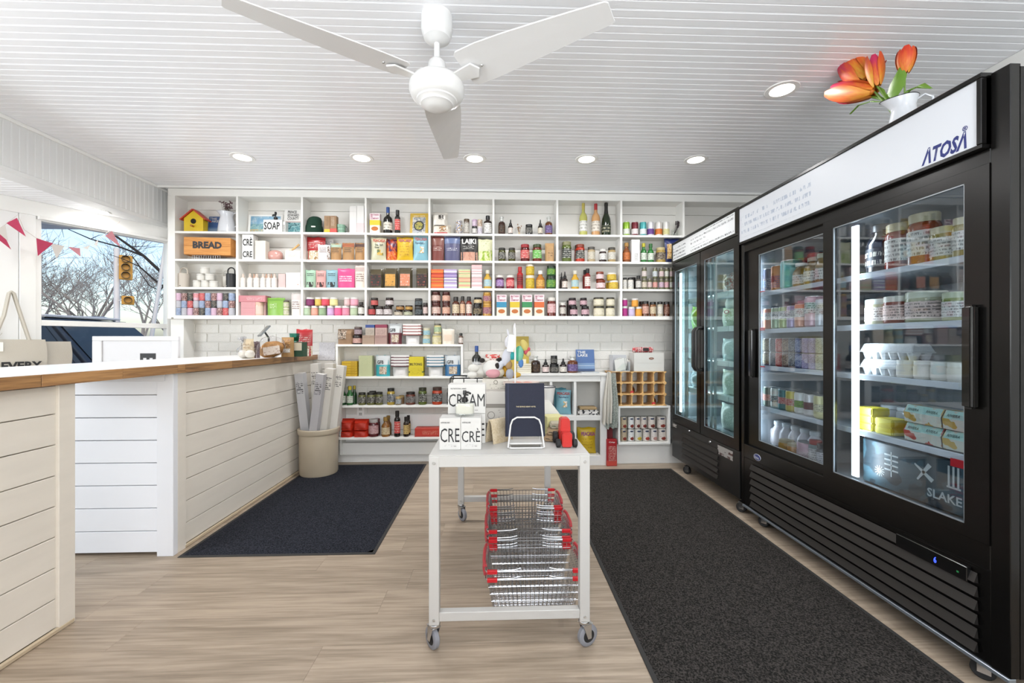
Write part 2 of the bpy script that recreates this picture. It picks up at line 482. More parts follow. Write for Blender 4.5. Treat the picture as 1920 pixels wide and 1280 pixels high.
# ================================================================= recessed lights
def downlight(x, y, z, desc, power):
    t = thing('recessed_light', desc, 'light', (x, y, z), group='recessed ceiling lights')
    obj('trim_ring', cached('dl_ring', lambda: MB().lathe([(.062, -.004), (.085, -.004), (.088, 0), (.062, .0)], 28).mesh('ring')), WHITE_GLOSS, t)
    obj('lens', cached('dl_lens', lambda: MB().lathe([(0, -.006), (.05, -.0055), (.063, -.003)], 28).mesh('lens')), mat('#ffffff', .4, emit=6.0, ecol='#fff6e6'), t)
    l = bpy.data.lights.new('downlight', 'AREA'); l.shape = 'DISK'; l.size = .12; l.energy = power; l.color = (1, .99, .985); l.spread = R(165)
    o = bpy.data.objects.new('downlight', l); COL.objects.link(o); o.parent = t; o.location = (0, 0, -.012)
for x, y, d in [(-1.961, 3.34, 'round ceiling light in back row above the bread crate bay'), (-1.047, 3.32, 'round ceiling light in back row, second from window'),
                (-.173, 3.30, 'round ceiling light in back row below the fan blade'), (.697, 3.28, 'round ceiling light in back row, fourth from window'),
                (1.552, 3.26, 'round ceiling light in back row above the two-door fridge'), (1.606, 2.337, 'larger round ceiling light beside the orange tulips')]:
    downlight(x, y, CEIL, d, 7.6)
for x, y in [(-1.6, .6), (.0, .2), (1.4, .8)]: downlight(x, y, CEIL, 'round ceiling light behind the viewpoint', 3)
downlight(-3.29, 3.62, BEAM_Z, 'round light in the bay soffit above the window', 1.2)

# ================================================================= ceiling fan
fan = thing('ceiling_fan', 'white three-bladed ceiling fan with stepped round hub', 'fan', (-.262, 1.86, 0))
FANW = mat('#e2e2e1', .35); BLW = mat('#dedede', .42)
obj('canopy', MB().lathe([(0, 2.58), (.066, 2.58), (.068, 2.52), (.064, 2.50), (.06, 2.496), (.056, 2.478), (.046, 2.472), (.032, 2.462), (.016, 2.458), (0, 2.458)], 32).mesh('canopy'), FANW, fan)
obj('rod', MB().tube([(0, 0, 2.465), (0, 0, 2.35)], .0125, 14).mesh('rod'), FANW, fan)
obj('coupling', MB().lathe([(.013, 2.392), (.024, 2.388), (.036, 2.375), (.042, 2.35), (.044, 2.31), (.05, 2.305)], 28).mesh('cp'), FANW, fan)
mo = obj('motor', MB().lathe([(.045, 2.312), (.08, 2.306), (.108, 2.292), (.118, 2.272), (.119, 2.246), (.113, 2.238), (.113, 2.232), (.104, 2.218), (.088, 2.21), (.086, 2.204), (.072, 2.197), (.069, 2.19), (.052, 2.184), (.045, 2.176), (.02, 2.172), (0, 2.172)], 40).mesh('motor'), FANW, fan)
def blade_me():
    b = MB(); vs, fs = [], []
    # root at x=.16, tip x=.77 ; leading edge straight, trailing edge belly
    st = [(.150, -.078, .070), (.165, -.090, .082), (.26, -.094, .082), (.38, -.088, .074), (.52, -.076, .062), (.66, -.062, .050), (.765, -.050, .042), (.775, -.042, .036)]
    for r, a, c in st:
        tw = -R(14) * (1 - .35 * (r - .155) / .62)
        for yy in (a, (a + c) / 2, c):
            vs.append((r, yy * math.cos(tw), yy * math.sin(tw) + .004))
    n = len(vs)
    vs += [(x, y_, z_ - .005) for x, y_, z_ in vs]
    for i in range(len(st) - 1):
        for k in range(2):
            a = i * 3 + k
            fs.append((a, a + 3, a + 4, a + 1)); fs.append((n + a, n + a + 1, n + a + 4, n + a + 3))
        fs.append((i * 3, n + i * 3, n + i * 3 + 3, i * 3 + 3)); fs.append((i * 3 + 2, i * 3 + 5, n + i * 3 + 5, n + i * 3 + 2))
    e = (len(st) - 1) * 3
    for q in (0, e):
        fs.append((q, q + 1, n + q + 1, n + q)); fs.append((q + 1, q + 2, n + q + 2, n + q + 1))
    return b.add(vs, fs, False).mesh('blade')
bl = blade_me()
arm = MB().prism([(.09, -.022), (.15, -.03), (.20, -.036), (.225, 0), (.20, .036), (.15, .03), (.09, .022)], -.004, .004, 'z').mesh('arm', .0015)
scr = MB().lathe([(0, -.004), (.005, -.003), (.006, 0)], 10).mesh('screw')
for a in (213, -32, 92):
    bo = obj('blade', bl, BLW, fan, (0, 0, 2.292), (0, 0, R(a)))
    obj('blade_arm', arm, FANW, bo, (0, 0, -.012), (R(-12), 0, 0))
    for sx, sy in ((.19, -.018), (.19, .02), (.235, 0)):
        obj('screw', scr, GALV, bo, (sx, sy, -.004 - sy * .29), (0, 0, 0))

# ================================================================= floor mats
def mat_pile(name, dark, light):
    m = bpy.data.materials.new(name); m.use_nodes = True
    N, L = m.node_tree.nodes, m.node_tree.links; b = N['Principled BSDF']; b.inputs['Roughness'].default_value = .95; b.inputs['Specular IOR Level'].default_value = .1
    tc = N.new('ShaderNodeTexCoord'); n = N.new('ShaderNodeTexNoise'); n.inputs['Scale'].default_value = 170; n.inputs['Detail'].default_value = 3
    L.new(tc.outputs['Object'], n.inputs['Vector'])
    r = N.new('ShaderNodeValToRGB'); e = r.color_ramp.elements; e[0].position = .40; e[0].color = lin(dark); e[1].position = .66; e[1].color = lin(light)
    L.new(n.outputs[0], r.inputs[0]); L.new(r.outputs[0], b.inputs['Base Color'])
    bp = N.new('ShaderNodeBump'); bp.inputs['Strength'].default_value = .6; bp.inputs['Distance'].default_value = .006; L.new(n.outputs[0], bp.inputs['Height']); L.new(bp.outputs[0], b.inputs['Normal'])
    return m
PILE1, PILE2 = mat_pile('charcoal_blue_pile', '#16181d', '#383a43'), mat_pile('charcoal_pile', '#191817', '#474340')
def floor_mat(x0, x1, y0, y1, desc, pm):
    t = thing('floor_mat', desc, 'mat', ((x0 + x1) / 2, (y0 + y1) / 2, 0), group='charcoal entrance mats')
    w, l = x1 - x0, y1 - y0
    obj('rubber_edge', MB().box(-w / 2, w / 2, -l / 2, l / 2, .0003, .004).mesh('re', .002), mat('#2b2a29', .8), t)
    nx, ny = 30, int(30 * l / w); b = MB(); vs, fs = [], []
    rg = random.Random(int(x0 * 100))
    for j in range(ny + 1):
        for i in range(nx + 1):
            ed = i in (0, nx) or j in (0, ny)
            vs.append((-w / 2 + .018 + (w - .036) * i / nx, -l / 2 + .018 + (l - .036) * j / ny, .004 if ed else .008 + rg.random() * .0012))
    for j in range(ny):
        for i in range(nx): fs.append((j * (nx + 1) + i, j * (nx + 1) + i + 1, (j + 1) * (nx + 1) + i + 1, (j + 1) * (nx + 1) + i))
    p = obj('pile', b.add(vs, fs, True).mesh('pile'), pm, t); p['kind'] = 'stuff'
floor_mat(-1.715, -.665, 2.335, 4.035, 'dark blue-grey floor mat beside the white counter', PILE1)
floor_mat(.531, 1.585, .9, 3.81, 'long charcoal floor mat in front of the black fridges', PILE2)

# ================================================================= counter
CT = 1.035; CX = -1.76
SHIP_SHADE = mat('#d6d0c6', .5, noise=.035, nscale=3.5, stretch=(1, 1, 5)); SHIP_LIT = mat('#d9dbe0', .45, noise=.012, nscale=4)  # one white paint: shade tinted into the front, window light into the end
def counter_unit(name, desc, y0, y1, x_back, end_at=None, posts=()):
    t = thing(name, desc, 'counter', (CX, (y0 + y1) / 2, 0)); yc = (y0 + y1) / 2
    obj('carcass', MB().box(x_back - CX, -.022, y0 - yc + .02, y1 - yc - .02, .02, .985).mesh('carc'), mat('#d8d2c8', .6), t)
    zs = [.018, .134, .258, .381, .503, .625, .748, .871, .985]
    for a, b in zip(zs, zs[1:]):
        obj('board', MB().box(-.02, 0, y0 - yc + .002, y1 - yc - .002, a + .002, b - .002).mesh('brd', .0015), SHIP_SHADE, t)
    obj('base_strip', MB().box(0, .014, y0 - yc + .07, y1 - yc, .0005, .02).mesh('bst', .004), mat('#b8a88f', .6), t)
    for p0, p1 in posts:
        obj('corner_post', MB().box(-.03, .012, p0 - yc, p1 - yc, 0, .988).mesh('post', .002), SHIP_SHADE, t)
    if end_at is not None:
        for a, b in zip(zs, zs[1:]):
            obj('end_board', MB().box(x_back - CX, -.075, end_at - yc - .012, end_at - yc + .012, a + .002, b - .002).mesh('eb', .0015), SHIP_LIT, t)
        obj('end_post', MB().box(-.075, .012, end_at - yc - .022, end_at - yc + .012, 0, .988).mesh('ep', .002), SHIP_LIT, t)
        obj('end_rail', MB().box(x_back - CX, -.03, end_at - yc - .03, end_at - yc - .012, .945, .988).mesh('er', .002), SHIP_LIT, t)
    return t
cu = counter_unit('counter_base', 'white shiplap counter base running to the back wall', 2.37, 4.12, -2.36, end_at=2.375, posts=[(2.385, 2.45)])
counter_unit('counter_base', 'near white shiplap counter base cut by the frame', .55, 1.82, -2.30, posts=[(1.755, 1.822)])
TOPWHITE = mat('#f2f2f2', .25)
def worktop(desc, y0, y1, x0=-2.38, x1=-1.715, n=1):
    t = thing('worktop', desc, 'worktop', (0, (y0 + y1) / 2, .985)); yc = (y0 + y1) / 2
    obj('slab', MB().box(x0, x1 - .004, y0 - yc + .001, y1 - yc - .001, .004, .05).mesh('slab', .003), TOP_WOOD, t)
    obj('surface', MB().box(x0 + .002, x1 - .006, y0 - yc + .003, y1 - yc - .003, .0495, .0515).mesh('sf'), TOPWHITE, t)
    # glued staves along the front edge
    yy = y0; rg = random.Random(int(y1 * 77))
    while yy < y1 - .01:
        l = min(.25 + rg.random() * .35, y1 - yy)
        obj('edge_stave', MB().box(x1 - .004, x1, yy - yc + .001, yy - yc + l - .0005, .004, .050).mesh('es', .0008), TOP_WOOD, t)
        yy += l
    return t
worktop('wooden-edged white worktop on the far counter base', 2.40, 4.12)
worktop('wooden-edged white flap bridging the counter gap', 1.66, 2.398)
worktop('wooden-edged white worktop nearest the viewpoint', .55, 1.658)

# ================================================================= wall shelf unit
SY, SX0, PITCH, NB = 3.98, -2.945, .5925, 8
DIV_PX = [444.5, 566.3, 685.6, 805.2, 925.3, 1045, 1165, 1282]
ROWZ = [2.170, 1.916, 1.658, 1.400]        # tops of the four shelf boards
unit = thing('wall_shelf_unit', 'white wall shelf unit with four rows of open cubbies', 'shelf', (0, WALL_Y, 1.38))
dz = -1.38
TOPZ = 2.492
obj('top_rail', MB().box(SX0 - .06, WALL_X - .06, SY - WALL_Y, SY - WALL_Y + .02, TOPZ + dz, CEIL - .02 + dz).mesh('tr', .002), SHELF_WHITE, unit)
obj('top_board', MB().box(SX0 - .02, WALL_X - .06, SY - WALL_Y + .02, 0, TOPZ + dz, TOPZ + .018 + dz).mesh('tb', .001), SHELF_WHITE, unit)
for i, z in enumerate(ROWZ):
    th = .034 if i == 3 else .02
    obj('shelf_board', MB().box(SX0 - .01, 1.98, SY - WALL_Y, -.002, z - th + dz, z + dz).mesh('sb', .0015), SHELF_WHITE, unit)
for k in range(NB + 1):
    x = SX0 - .005 if k == 0 else at_y(DIV_PX[k - 1], 0, SY).x
    zb = ROWZ[3] if k < NB else ROWZ[0]
    w = .010 if k else .028
    obj('divider', MB().box(x - w, x + .009, SY - WALL_Y - .001, -.002, zb - .02 + dz, TOPZ + .002 + dz).mesh('dv', .0012), SHELF_WHITE, unit)
obj('end_panel', MB().box(SX0 - .062, SX0 - .03, SY - WALL_Y, 0, ROWZ[3] - .034 + dz, TOPZ + dz).mesh('ep', .002), SHELF_WHITE, unit)
for a, b in ((1.366, 1.555), (1.555, 1.81), (1.81, 2.06), (2.06, 2.41), (2.41, 2.50)):
    obj('back_plank', MB().box(SX0 - .02, WALL_X - .08, -.0105, -.0005, a + dz + .0015, b + dz - .0015).mesh('bp', .001), mat('#d6d4cf', .45, noise=.02, nscale=3), unit)
obj('lower_trim', MB().box(SX0 - .06, SX0 + .06, SY - WALL_Y + .03, 0, -.45, ROWZ[3] - .034 + dz).mesh('lt', .002), SHELF_WHITE, unit)
ALBEDO = .72
# ================================================================= product builders (unit meshes, scaled per item)
SEG = 16
PROFILES = {
    # name: (body profile, cap profile, label band r,z0,z1)
    'jar': ([(0, 0), (.46, 0), (.5, .03), (.5, .74), (.46, .80), (.42, .82), (.42, .86)], [(.44, .82), (.455, .83), (.455, .985), (.43, 1), (0, 1)], (.504, .18, .66)),
    'squat': ([(0, 0), (.47, 0), (.5, .04), (.5, .76), (.47, .82)], [(.475, .78), (.485, .79), (.485, .985), (.46, 1), (0, 1)], (.504, .14, .68)),
    'tin': ([(0, 0), (.49, 0), (.5, .02), (.5, .80)], [(.5, .79), (.515, .80), (.515, .98), (.5, 1), (0, 1)], (.504, .12, .7)),
    'wine': ([(0, 0), (.46, 0), (.5, .02), (.5, .52), (.46, .585), (.36, .63), (.22, .67), (.17, .71), (.165, .86)], [(.185, .78), (.19, .785), (.19, .99), (.175, 1), (0, 1)], (.504, .13, .42)),
    'wine_tall': ([(0, 0), (.46, 0), (.5, .02), (.5, .55), (.44, .62), (.3, .68), (.2, .73), (.18, .95)], [(.19, .80), (.2, .805), (.2, .99), (.18, 1), (0, 1)], (.504, .12, .44)),
    'champagne': ([(0, 0), (.46, 0), (.5, .02), (.5, .38), (.44, .52), (.34, .6), (.24, .67), (.17, .8)], [(.25, .66), (.185, .80), (.185, .90), (.2, .91), (.2, .97), (.18, 1), (0, 1)], (.504, .08, .3)),
    'sauce': ([(0, 0), (.46, 0), (.5, .03), (.5, .52), (.44, .6), (.28, .68), (.23, .74), (.22, .86)], [(.26, .80), (.28, .81), (.28, .985), (.26, 1), (0, 1)], (.504, .12, .48)),
    'slim': ([(0, 0), (.47, 0), (.5, .02), (.5, .66), (.42, .72), (.3, .75), (.27, .80)], [(.31, .78), (.33, .79), (.33, .99), (.3, 1), (0, 1)], (.504, .14, .6)),
    'flask': ([(0, 0), (.44, 0), (.5, .05), (.5, .55), (.44, .66), (.3, .71), (.24, .73)], None, (.504, .1, .5)),
    'dropper': ([(0, 0), (.46, 0), (.5, .03), (.5, .5), (.42, .58), (.25, .61)], [(.27, .6), (.29, .61), (.29, .73), (.2, .76), (.14, .8), (.12, .93), (.08, 1), (0, 1)], (.504, .08, .44)),
    'lotion': ([(0, 0), (.48, 0), (.5, .02), (.5, .6), (.44, .68), (.26, .72)], [(.24, .70), (.25, .71), (.25, .82), (.18, .84), (.15, .99), (.1, 1), (0, 1)], (.504, .1, .5)),
    'apothecary': ([(0, 0), (.46, 0), (.5, .02), (.5, .6), (.46, .68), (.3, .74), (.2, .76), (.2, .82)], [(.24, .80), (.26, .81), (.26, .98), (.22, 1), (0, 1)], (.504, .06, .58)),
    'milk': ([(0, 0), (.46, 0), (.5, .03), (.5, .58), (.42, .68), (.3, .78), (.27, .86)], [(.30, .84), (.33, .85), (.33, .98), (.3, 1), (0, 1)], (.504, .12, .5)),
}
def prof_mesh(kind, part):
    b, c, l = PROFILES[kind]
    if part == 'body': return cached((kind, 'b'), lambda: MB().lathe(b if kind != 'flask' else b, SEG).mesh(kind))
    if part == 'cap': return cached((kind, 'c'), lambda: MB().lathe(c, SEG).mesh(kind + '_cap'))
    return cached((kind, 'l'), lambda: MB().lathe([(l[0], l[1]), (l[0], l[2])], SEG).mesh(kind + '_label', fix=False))

def tint(c, k):
    c = c.lstrip('#')
    return '#' + ''.join('%02x' % max(0, min(255, int(int(c[i:i + 2], 16) * k))) for i in (0, 2, 4))

def label_material(o, d_lines=7.0):
    t = o.get('t')
    if t is None: return None
    return print_mat(t, o.get('k', tint(t, .35) if sum(int(t[i:i + 2], 16) for i in (1, 3, 5)) > 330 else '#f0ede6'), round(o.get('lines', d_lines) * 1.5, 1), o.get('dens', .5), o.get('dash', 26.0), .55, soft=.78)

def mk_round(kind, t, w, h, o):
    body = mat(o['b'], o.get('rough', .14), coat=.25) if not o.get('patt') else blotch_mat(*o['patt'])
    bo = obj('body', prof_mesh(kind, 'body'), body, t, scale=(w, w, h))
    if PROFILES[kind][1]: obj('lid' if kind in ('jar', 'squat', 'tin') else 'cap', prof_mesh(kind, 'cap'), mat(o.get('l', '#202020'), o.get('lr', .35), metal=o.get('lm', 0.0)), t, scale=(w, w, h))
    elif kind == 'flask':
        obj('neck', cached('flask_neck', lambda: MB().lathe([(.24, .73), (.22, .80), (.22, .9), (.27, .91), (.27, .97), (.2, 1), (0, 1)], SEG).mesh('neck')), mat('#d8dad6', .1, coat=.3), t, scale=(w, w, h))
    lm = label_material(o)
    if lm: obj('label', prof_mesh(kind, 'label'), lm, t, scale=(w, w, h))
    return t

def mk_can(t, w, h, o):
    body = MB
    obj('body', cached('can_body', lambda: MB().lathe([(0, 0), (.42, 0), (.45, .03), (.5, .07), (.5, .91), (.46, .97)], SEG).mesh('can')), blotch_mat(*o['patt']) if o.get('patt') else mat(o['b'], .3, metal=.25), t, scale=(w, w, h))
    obj('lid', cached('can_lid', lambda: MB().lathe([(.46, .965), (.465, .99), (.44, 1), (.42, .985), (0, .98)], SEG).mesh('lid')), GALV, t, scale=(w, w, h))
    if 't' in o:
        z0, z1 = o.get('z', (.1, .5))
        obj('label', cached(('can_label', z0, z1), lambda: MB().lathe([(.504, z0), (.504, z1)], SEG).mesh('lab', fix=False)), label_material(o, 9), t, scale=(w, w, h))
    return t

def pouch_surface(kind, u, v):
    """half depth of the pouch (unit) at u across, v up"""
    s = max(0.0, math.sin(math.pi * u)) ** .55
    if kind == 'stand': g = (1 - v) ** .42 * .92 + .05 if v < .93 else .05
    elif kind == 'brick': g = 1.0 if v < .72 else max(.05, 1 - ((v - .72) / .22) ** 1.3)
    else: g = max(.05, math.sin(math.pi * min(1, max(0, (v - .04) / .92))) ** .5)
    if kind == 'brick': s = min(1.0, s * 1.15) ** .4 if s > 0 else 0
    return .5 * s * g
def pouch_x(kind, u, v):
    k = 1.0
    if kind == 'chips': k = 1 - .10 * math.sin(math.pi * v) ** .7
    if kind == 'stand': k = 1 - .05 * (1 - v)
    return (u - .5) * k
def pouch_mesh(kind):
    def build():
        nu, nv = 8, 10; vs, fs = [], []
        for side in (-1, 1):
            for j in range(nv + 1):
                for i in range(nu + 1):
                    u, v = i / nu, j / nv
                    vs.append((pouch_x(kind, u, v), side * pouch_surface(kind, u, v) * (1 + .05 * math.sin(9 * u + 7 * v)), v + (.018 * math.sin(11 * u + 1) * v if kind != 'brick' and j == nv else 0)))
        W = nu + 1; H = (nv + 1) * W
        for j in range(nv):
            for i in range(nu):
                a = j * W + i
                fs.append((a, a + 1, a + W + 1, a + W)); fs.append((H + a, H + a + W, H + a + W + 1, H + a + 1))
        for i in range(nu):
            fs.append((i, H + i, H + i + 1, i + 1)); t_ = nv * W
            fs.append((t_ + i, t_ + i + 1, H + t_ + i + 1, H + t_ + i))
        return MB().add(vs, fs, True).mesh(kind)
    return cached(('pouch', kind), build)
def patch_mesh(kind, u0, u1, v0, v1, off=.03):
    def build():
        nu, nv = 6, 6; vs, fs = [], []
        for j in range(nv + 1):
            for i in range(nu + 1):
                u, v = u0 + (u1 - u0) * i / nu, v0 + (v1 - v0) * j / nv
                vs.append((pouch_x(kind, u, v), -(pouch_surface(kind, u, v) * (1 + .05 * math.sin(9 * u + 7 * v)) + off), v))
        for j in range(nv):
            for i in range(nu):
                a = j * (nu + 1) + i; fs.append((a, a + 1, a + nu + 2, a + nu + 1))
        return MB().add(vs, fs, True).mesh('patch', fix=False)
    return cached(('patch', kind, u0, u1, v0, v1, off), build)
def mk_pouch(kind, t, w, h, o):
    d = o.get('d', w * (.42 if kind != 'brick' else .55))
    sc = (w, d, h)
    gl = o.get('gloss', .3)
    bm = blotch_mat(*o['patt'], rough=gl) if o.get('patt') else mat(o['b'], gl, noise=.05, nscale=4)
    obj('body', pouch_mesh(kind), bm, t, scale=sc)
    if 'top' in o: obj('header', patch_mesh(kind, .0, 1.0, o.get('tv', .72), 1.0, .02), mat(o['top'], gl), t, scale=sc)
    if 'low' in o: obj('lower_panel', patch_mesh(kind, .0, 1.0, .0, o.get('lv', .3), .02), blotch_mat(*o['low'], rough=gl) if isinstance(o['low'], tuple) else mat(o['low'], gl), t, scale=sc)
    if 't' in o:
        u0, u1, v0, v1 = o.get('z', (.18, .82, .22, .62))
        obj('label', patch_mesh(kind, u0, u1, v0, v1, .035), label_material(o, 9), t, scale=sc)
    if 'win' in o:
        u0, u1, v0, v1 = o.get('wz', (.25, .75, .12, .4))
        obj('food_window', patch_mesh(kind, u0, u1, v0, v1, .04), blotch_mat(*o['win']), t, scale=sc)
    for s, u, v, ww, hh, c in o.get('text', ()):
        yy = -(pouch_surface(kind, u, v) + .09) * d
        lettering(t, s, ww * w, hh * h, ((u - .5) * w, yy, v * h), mat(c, .5))
    return t

def mk_box(t, w, h, o):
    d = o.get('d', .06)
    b = bbox_mesh(w, d, h, .0012)
    obj('body', b, blotch_mat(*o['patt']) if o.get('patt') else mat(o['b'], o.get('rough', .5), noise=.02, nscale=5), t)
    for z0, z1, c in o.get('bands', ()):
        obj('band', bbox_mesh(w + .0014, d + .0014, (z1 - z0) * h, .0008), mat(c, .5) if isinstance(c, str) else blotch_mat(*c), t, (0, 0, z0 * h))
    if 't' in o:
        u0, u1, v0, v1 = o.get('z', (.15, .85, .3, .8))
        obj('label', cached('quad', lambda: MB().add([(-.5, 0, 0), (.5, 0, 0), (.5, 0, 1), (-.5, 0, 1)], [(0, 1, 2, 3)]).mesh('quad', fix=False)), label_material(o, 8), t,
            (((u0 + u1) / 2 - .5) * w, -d / 2 - .0011, v0 * h), scale=((u1 - u0) * w, 1, (v1 - v0) * h))
    if 'disc' in o:
        cx, cz, rr, c = o['disc']
        obj('printed_bowl', cached('disc', lambda: MB().add([(.5 * math.cos(a * math.pi / 8), 0, .5 * math.sin(a * math.pi / 8)) for a in range(16)], [tuple(range(16))]).mesh('disc', fix=False)), mat(c, .5), t,
            ((cx - .5) * w, -d / 2 - .0012, cz * h), scale=(rr * w, 1, rr * w * .62))
    for s, u, v, ww, hh, c in o.get('text', ()):
        lettering(t, s, ww * w, hh * h, ((u - .5) * w, -d / 2 - .0016, v * h), mat(c, .5))
    return t

NAMES = {'jar': ('glass_jar', 'jar'), 'squat': ('lidded_jar', 'jar'), 'tin': ('lidded_tin', 'tin'), 'can': ('drink_can', 'can'), 'box': ('product_box', 'box'),
         'stand': ('snack_pouch', 'pouch'), 'chips': ('chip_bag', 'bag'), 'brick': ('coffee_bag', 'bag')}
def product(kind, desc, x, y, z, w, h, o=None, rz=0.0, place='', order=None, group=None, tilt=0.0):
    o = o or {}
    nm, cat = NAMES.get(kind, ('glass_bottle', 'bottle'))
    t = thing(o.get('n', nm), desc, o.get('c', cat), (x, y, z), group=group, place=place, order=order, rot=(R(tilt), 0, R(rz)))
    if kind == 'can': mk_can(t, w, h, o)
    elif kind in ('stand', 'chips', 'brick'): mk_pouch(kind, t, w, h, o)
    elif kind == 'box': mk_box(t, w, h, o)
    else: mk_round(kind, t, w, h, o)
    return t
def depth_of(kind, w, o):
    if kind in ('stand', 'chips'): return o.get('d', w * .42)
    if kind == 'brick': return o.get('d', w * .55)
    if kind == 'box': return o.get('d', .06)
    return w

VIEW = {1: (310, 350), 2: (670, 350), 3: (1020, 350)}
VS = 380 / 1920.0
def shelf_row(view, base_z, items, place, group, front=None, x0y0s=None, botpx=None, yfront=SY + .010):
    """items: (kind, desc, zoomx0, zoomx1, zoomtop, zoombottom|None, opts); None = stands on the shelf board"""
    ox, oy = VIEW[view] if x0y0s is None else x0y0s[:2]
    s = VS if x0y0s is None else x0y0s[2]
    for it in items:
        kind, desc, a, b, top, bot, o = it
        a_px, b_px = ox + a * s, ox + b * s
        yf = yfront + o.get('back', 0.0)
        xc0 = at_y((a_px + b_px) / 2, 0, yf).x
        k = mpp(xc0, yf)
        w = (b_px - a_px) * k
        d = depth_of(kind, w, o)
        yc = yf + d / 2
        xc = at_y((a_px + b_px) / 2, 0, yf + (d * .5 if kind in PROFILES or kind == 'can' else 0)).x
        if kind in PROFILES or kind == 'can':
            kk = mpp(xc, yc); w = (b_px - a_px) * kk
        ztop = at_y((a_px + b_px) / 2, oy + top * s, yf).z
        zbot = base_z if bot is None else at_y((a_px + b_px) / 2, oy + bot * s, yf).z
        if bot is not None and 'zb' in o: zbot = o['zb']
        if bot is None: h = ztop - base_z
        else: h = ztop - zbot
        product(kind, desc, xc, min(yc, WALL_Y - .012 - d / 2 - .001), zbot + .0003, w, h, o, o.get('rz', 0), place, o.get('order', ('x', 'from window')), group)
# ================================================================= products on the wall shelf
BAYN = ['first', 'second', 'third', 'fourth', 'fifth', 'sixth', 'seventh', 'eighth']
ROWN = ['top', 'second', 'third', 'bottom']
def cell(view, bay, row, items):
    shelf_row(view, ROWZ[row - 1], items, '%s shelf, %s bay' % (ROWN[row - 1], BAYN[bay - 1]), 'goods on the wall shelf')
AMBER, DARK, GREENB = '#3a1d0f', '#17130f', '#1c3a1a'
# ---- top row
cell(1, 2, 1, [
    ('box', 'small white box edged with black print', 1104, 1136, 330, None, dict(b='#f4f4f2', d=.07, t='#f4f4f2', k='#111111', lines=5, dens=.6, z=(.1, .9, .1, .7), back=.02)),
    ('box', 'white carton printed SOAP', 930, 1104, 312, None, dict(b='#f5f5f3', d=.038, text=[('SOAP', .46, .5, .84, .62, '#171717')])),
])
cell(1, 3, 1, [
    ('box', 'brown carton with yellow foot', 1505, 1557, 275, None, dict(b='#a5815a', d=.05, bands=[(0, .2, '#d9c62c')], t='#a5815a', k='#3a2a1c', z=(.25, .75, .4, .9), lines=9)),
    ('box', 'brown carton with red foot', 1560, 1620, 275, None, dict(b='#a07c58', d=.05, bands=[(0, .25, '#d9584e')], t='#a07c58', k='#f3e6d2', z=(.2, .7, .4, .9), lines=9)),
    ('box', 'tall plain white carton', 1745, 1810, 182, None, dict(b='#f1efec', d=.06, bands=[(.78, .79, '#d9d5d0')])),
    ('box', 'tall white carton with pale pink foot', 1813, 1880, 178, None, dict(b='#f1efec', d=.06, bands=[(0, .36, '#edd5d6')])),
])
PIE = lambda c: dict(b='#f6ecd9', d=.05, bands=[(.66, 1, '#f5e3e6'), (.40, .66, c)], disc=(.5, .22, .7, '#c8702c'), text=[('MATTHEW\nPIE\nCOMPANY', .5, .83, .84, .26, '#a3285a')])
cell(2, 4, 1, [
    ('box', 'white and yellow pie-mix carton', 118, 212, 252, None, PIE('#e3cf2e')),
    ('wine', 'black wine bottle with blue capsule', 248, 333, 182, None, dict(b='#14140f', l='#27509b', t='#efe9da', k='#4a4a44')),
    ('slim', 'slim black bottle with red oval label', 355, 407, 215, None, dict(b='#17110f', l='#171212', t='#d8413f', k='#f6d5c8')),
])
cell(2, 5, 1, [
    ('brick', 'white rice sack with red corner lying lower', 700, 880, 345, None, dict(b='#efe6d6', d=.13, win=('#c9a06a', '#8a5a2c', '#efe6d6', 12), wz=(.42, .78, .2, .8), low='#c9363a', lv=.12, n='rice_sack')),
    ('can', 'white tin with dark floral pattern', 930, 995, 315, None, dict(b='#f0efe9', patt=('#f4f2ee', '#3c4a86', '#d8b23a', 9))),
    ('tin', 'slim tin with brown top', 1010, 1062, 302, None, dict(b='#9c938a', l='#54402a', t='#d5d0c6')),
    ('tin', 'black tin at the foot of a stack', 1087, 1135, 370, None, dict(b='#181818', l='#202020', t='#e9e5df')),
    ('tin', 'white ornate tin at the foot of a stack', 1138, 1185, 372, None, dict(b='#ebe6e2', l='#d9d2d0', patt=('#f0ece8', '#a79cc0', '#d6cfc8', 9))),
    ('tin', 'lilac tin on top of a black tin', 1087, 1135, 308, 370, dict(b='#d9bcd6', l='#c9a9c6', t='#ead6e8')),
    ('tin', 'white ornate tin on another white tin', 1138, 1185, 308, 372, dict(b='#ebe6e2', l='#c8b8a0', patt=('#f0ece8', '#c58e68', '#5c7a4a', 9))),
    ('apothecary', 'brown apothecary bottle with white label', 1197, 1275, 265, None, dict(b='#2a1a12', l='#171717', t='#f0eeea', k='#77746e')),
])
cell(2, 6, 1, [
    ('flask', 'dark syrup flask', 1335, 1402, 275, None, dict(b='#3a1c10', t='#271810', k='#8a6a4c')),
    ('dropper', 'small dark dropper bottle with white label', 1428, 1475, 305, None, dict(b='#221713', l='#151515', t='#f1ece4', k='#a0523f')),
    ('squat', 'low black jar', 1593, 1660, 352, None, dict(b='#191817', l='#111111', t='#252525', k='#d8d4c8')),
    ('dropper', 'dark dropper bottle with cream label', 1710, 1757, 305, None, dict(b='#221713', l='#151515', t='#efe6d5', k='#7c6a3c')),
    ('flask', 'amber flask with purple label', 1778, 1848, 275, None, dict(b='#6d3a17', t='#5c477e', k='#b9a6d2')),
])
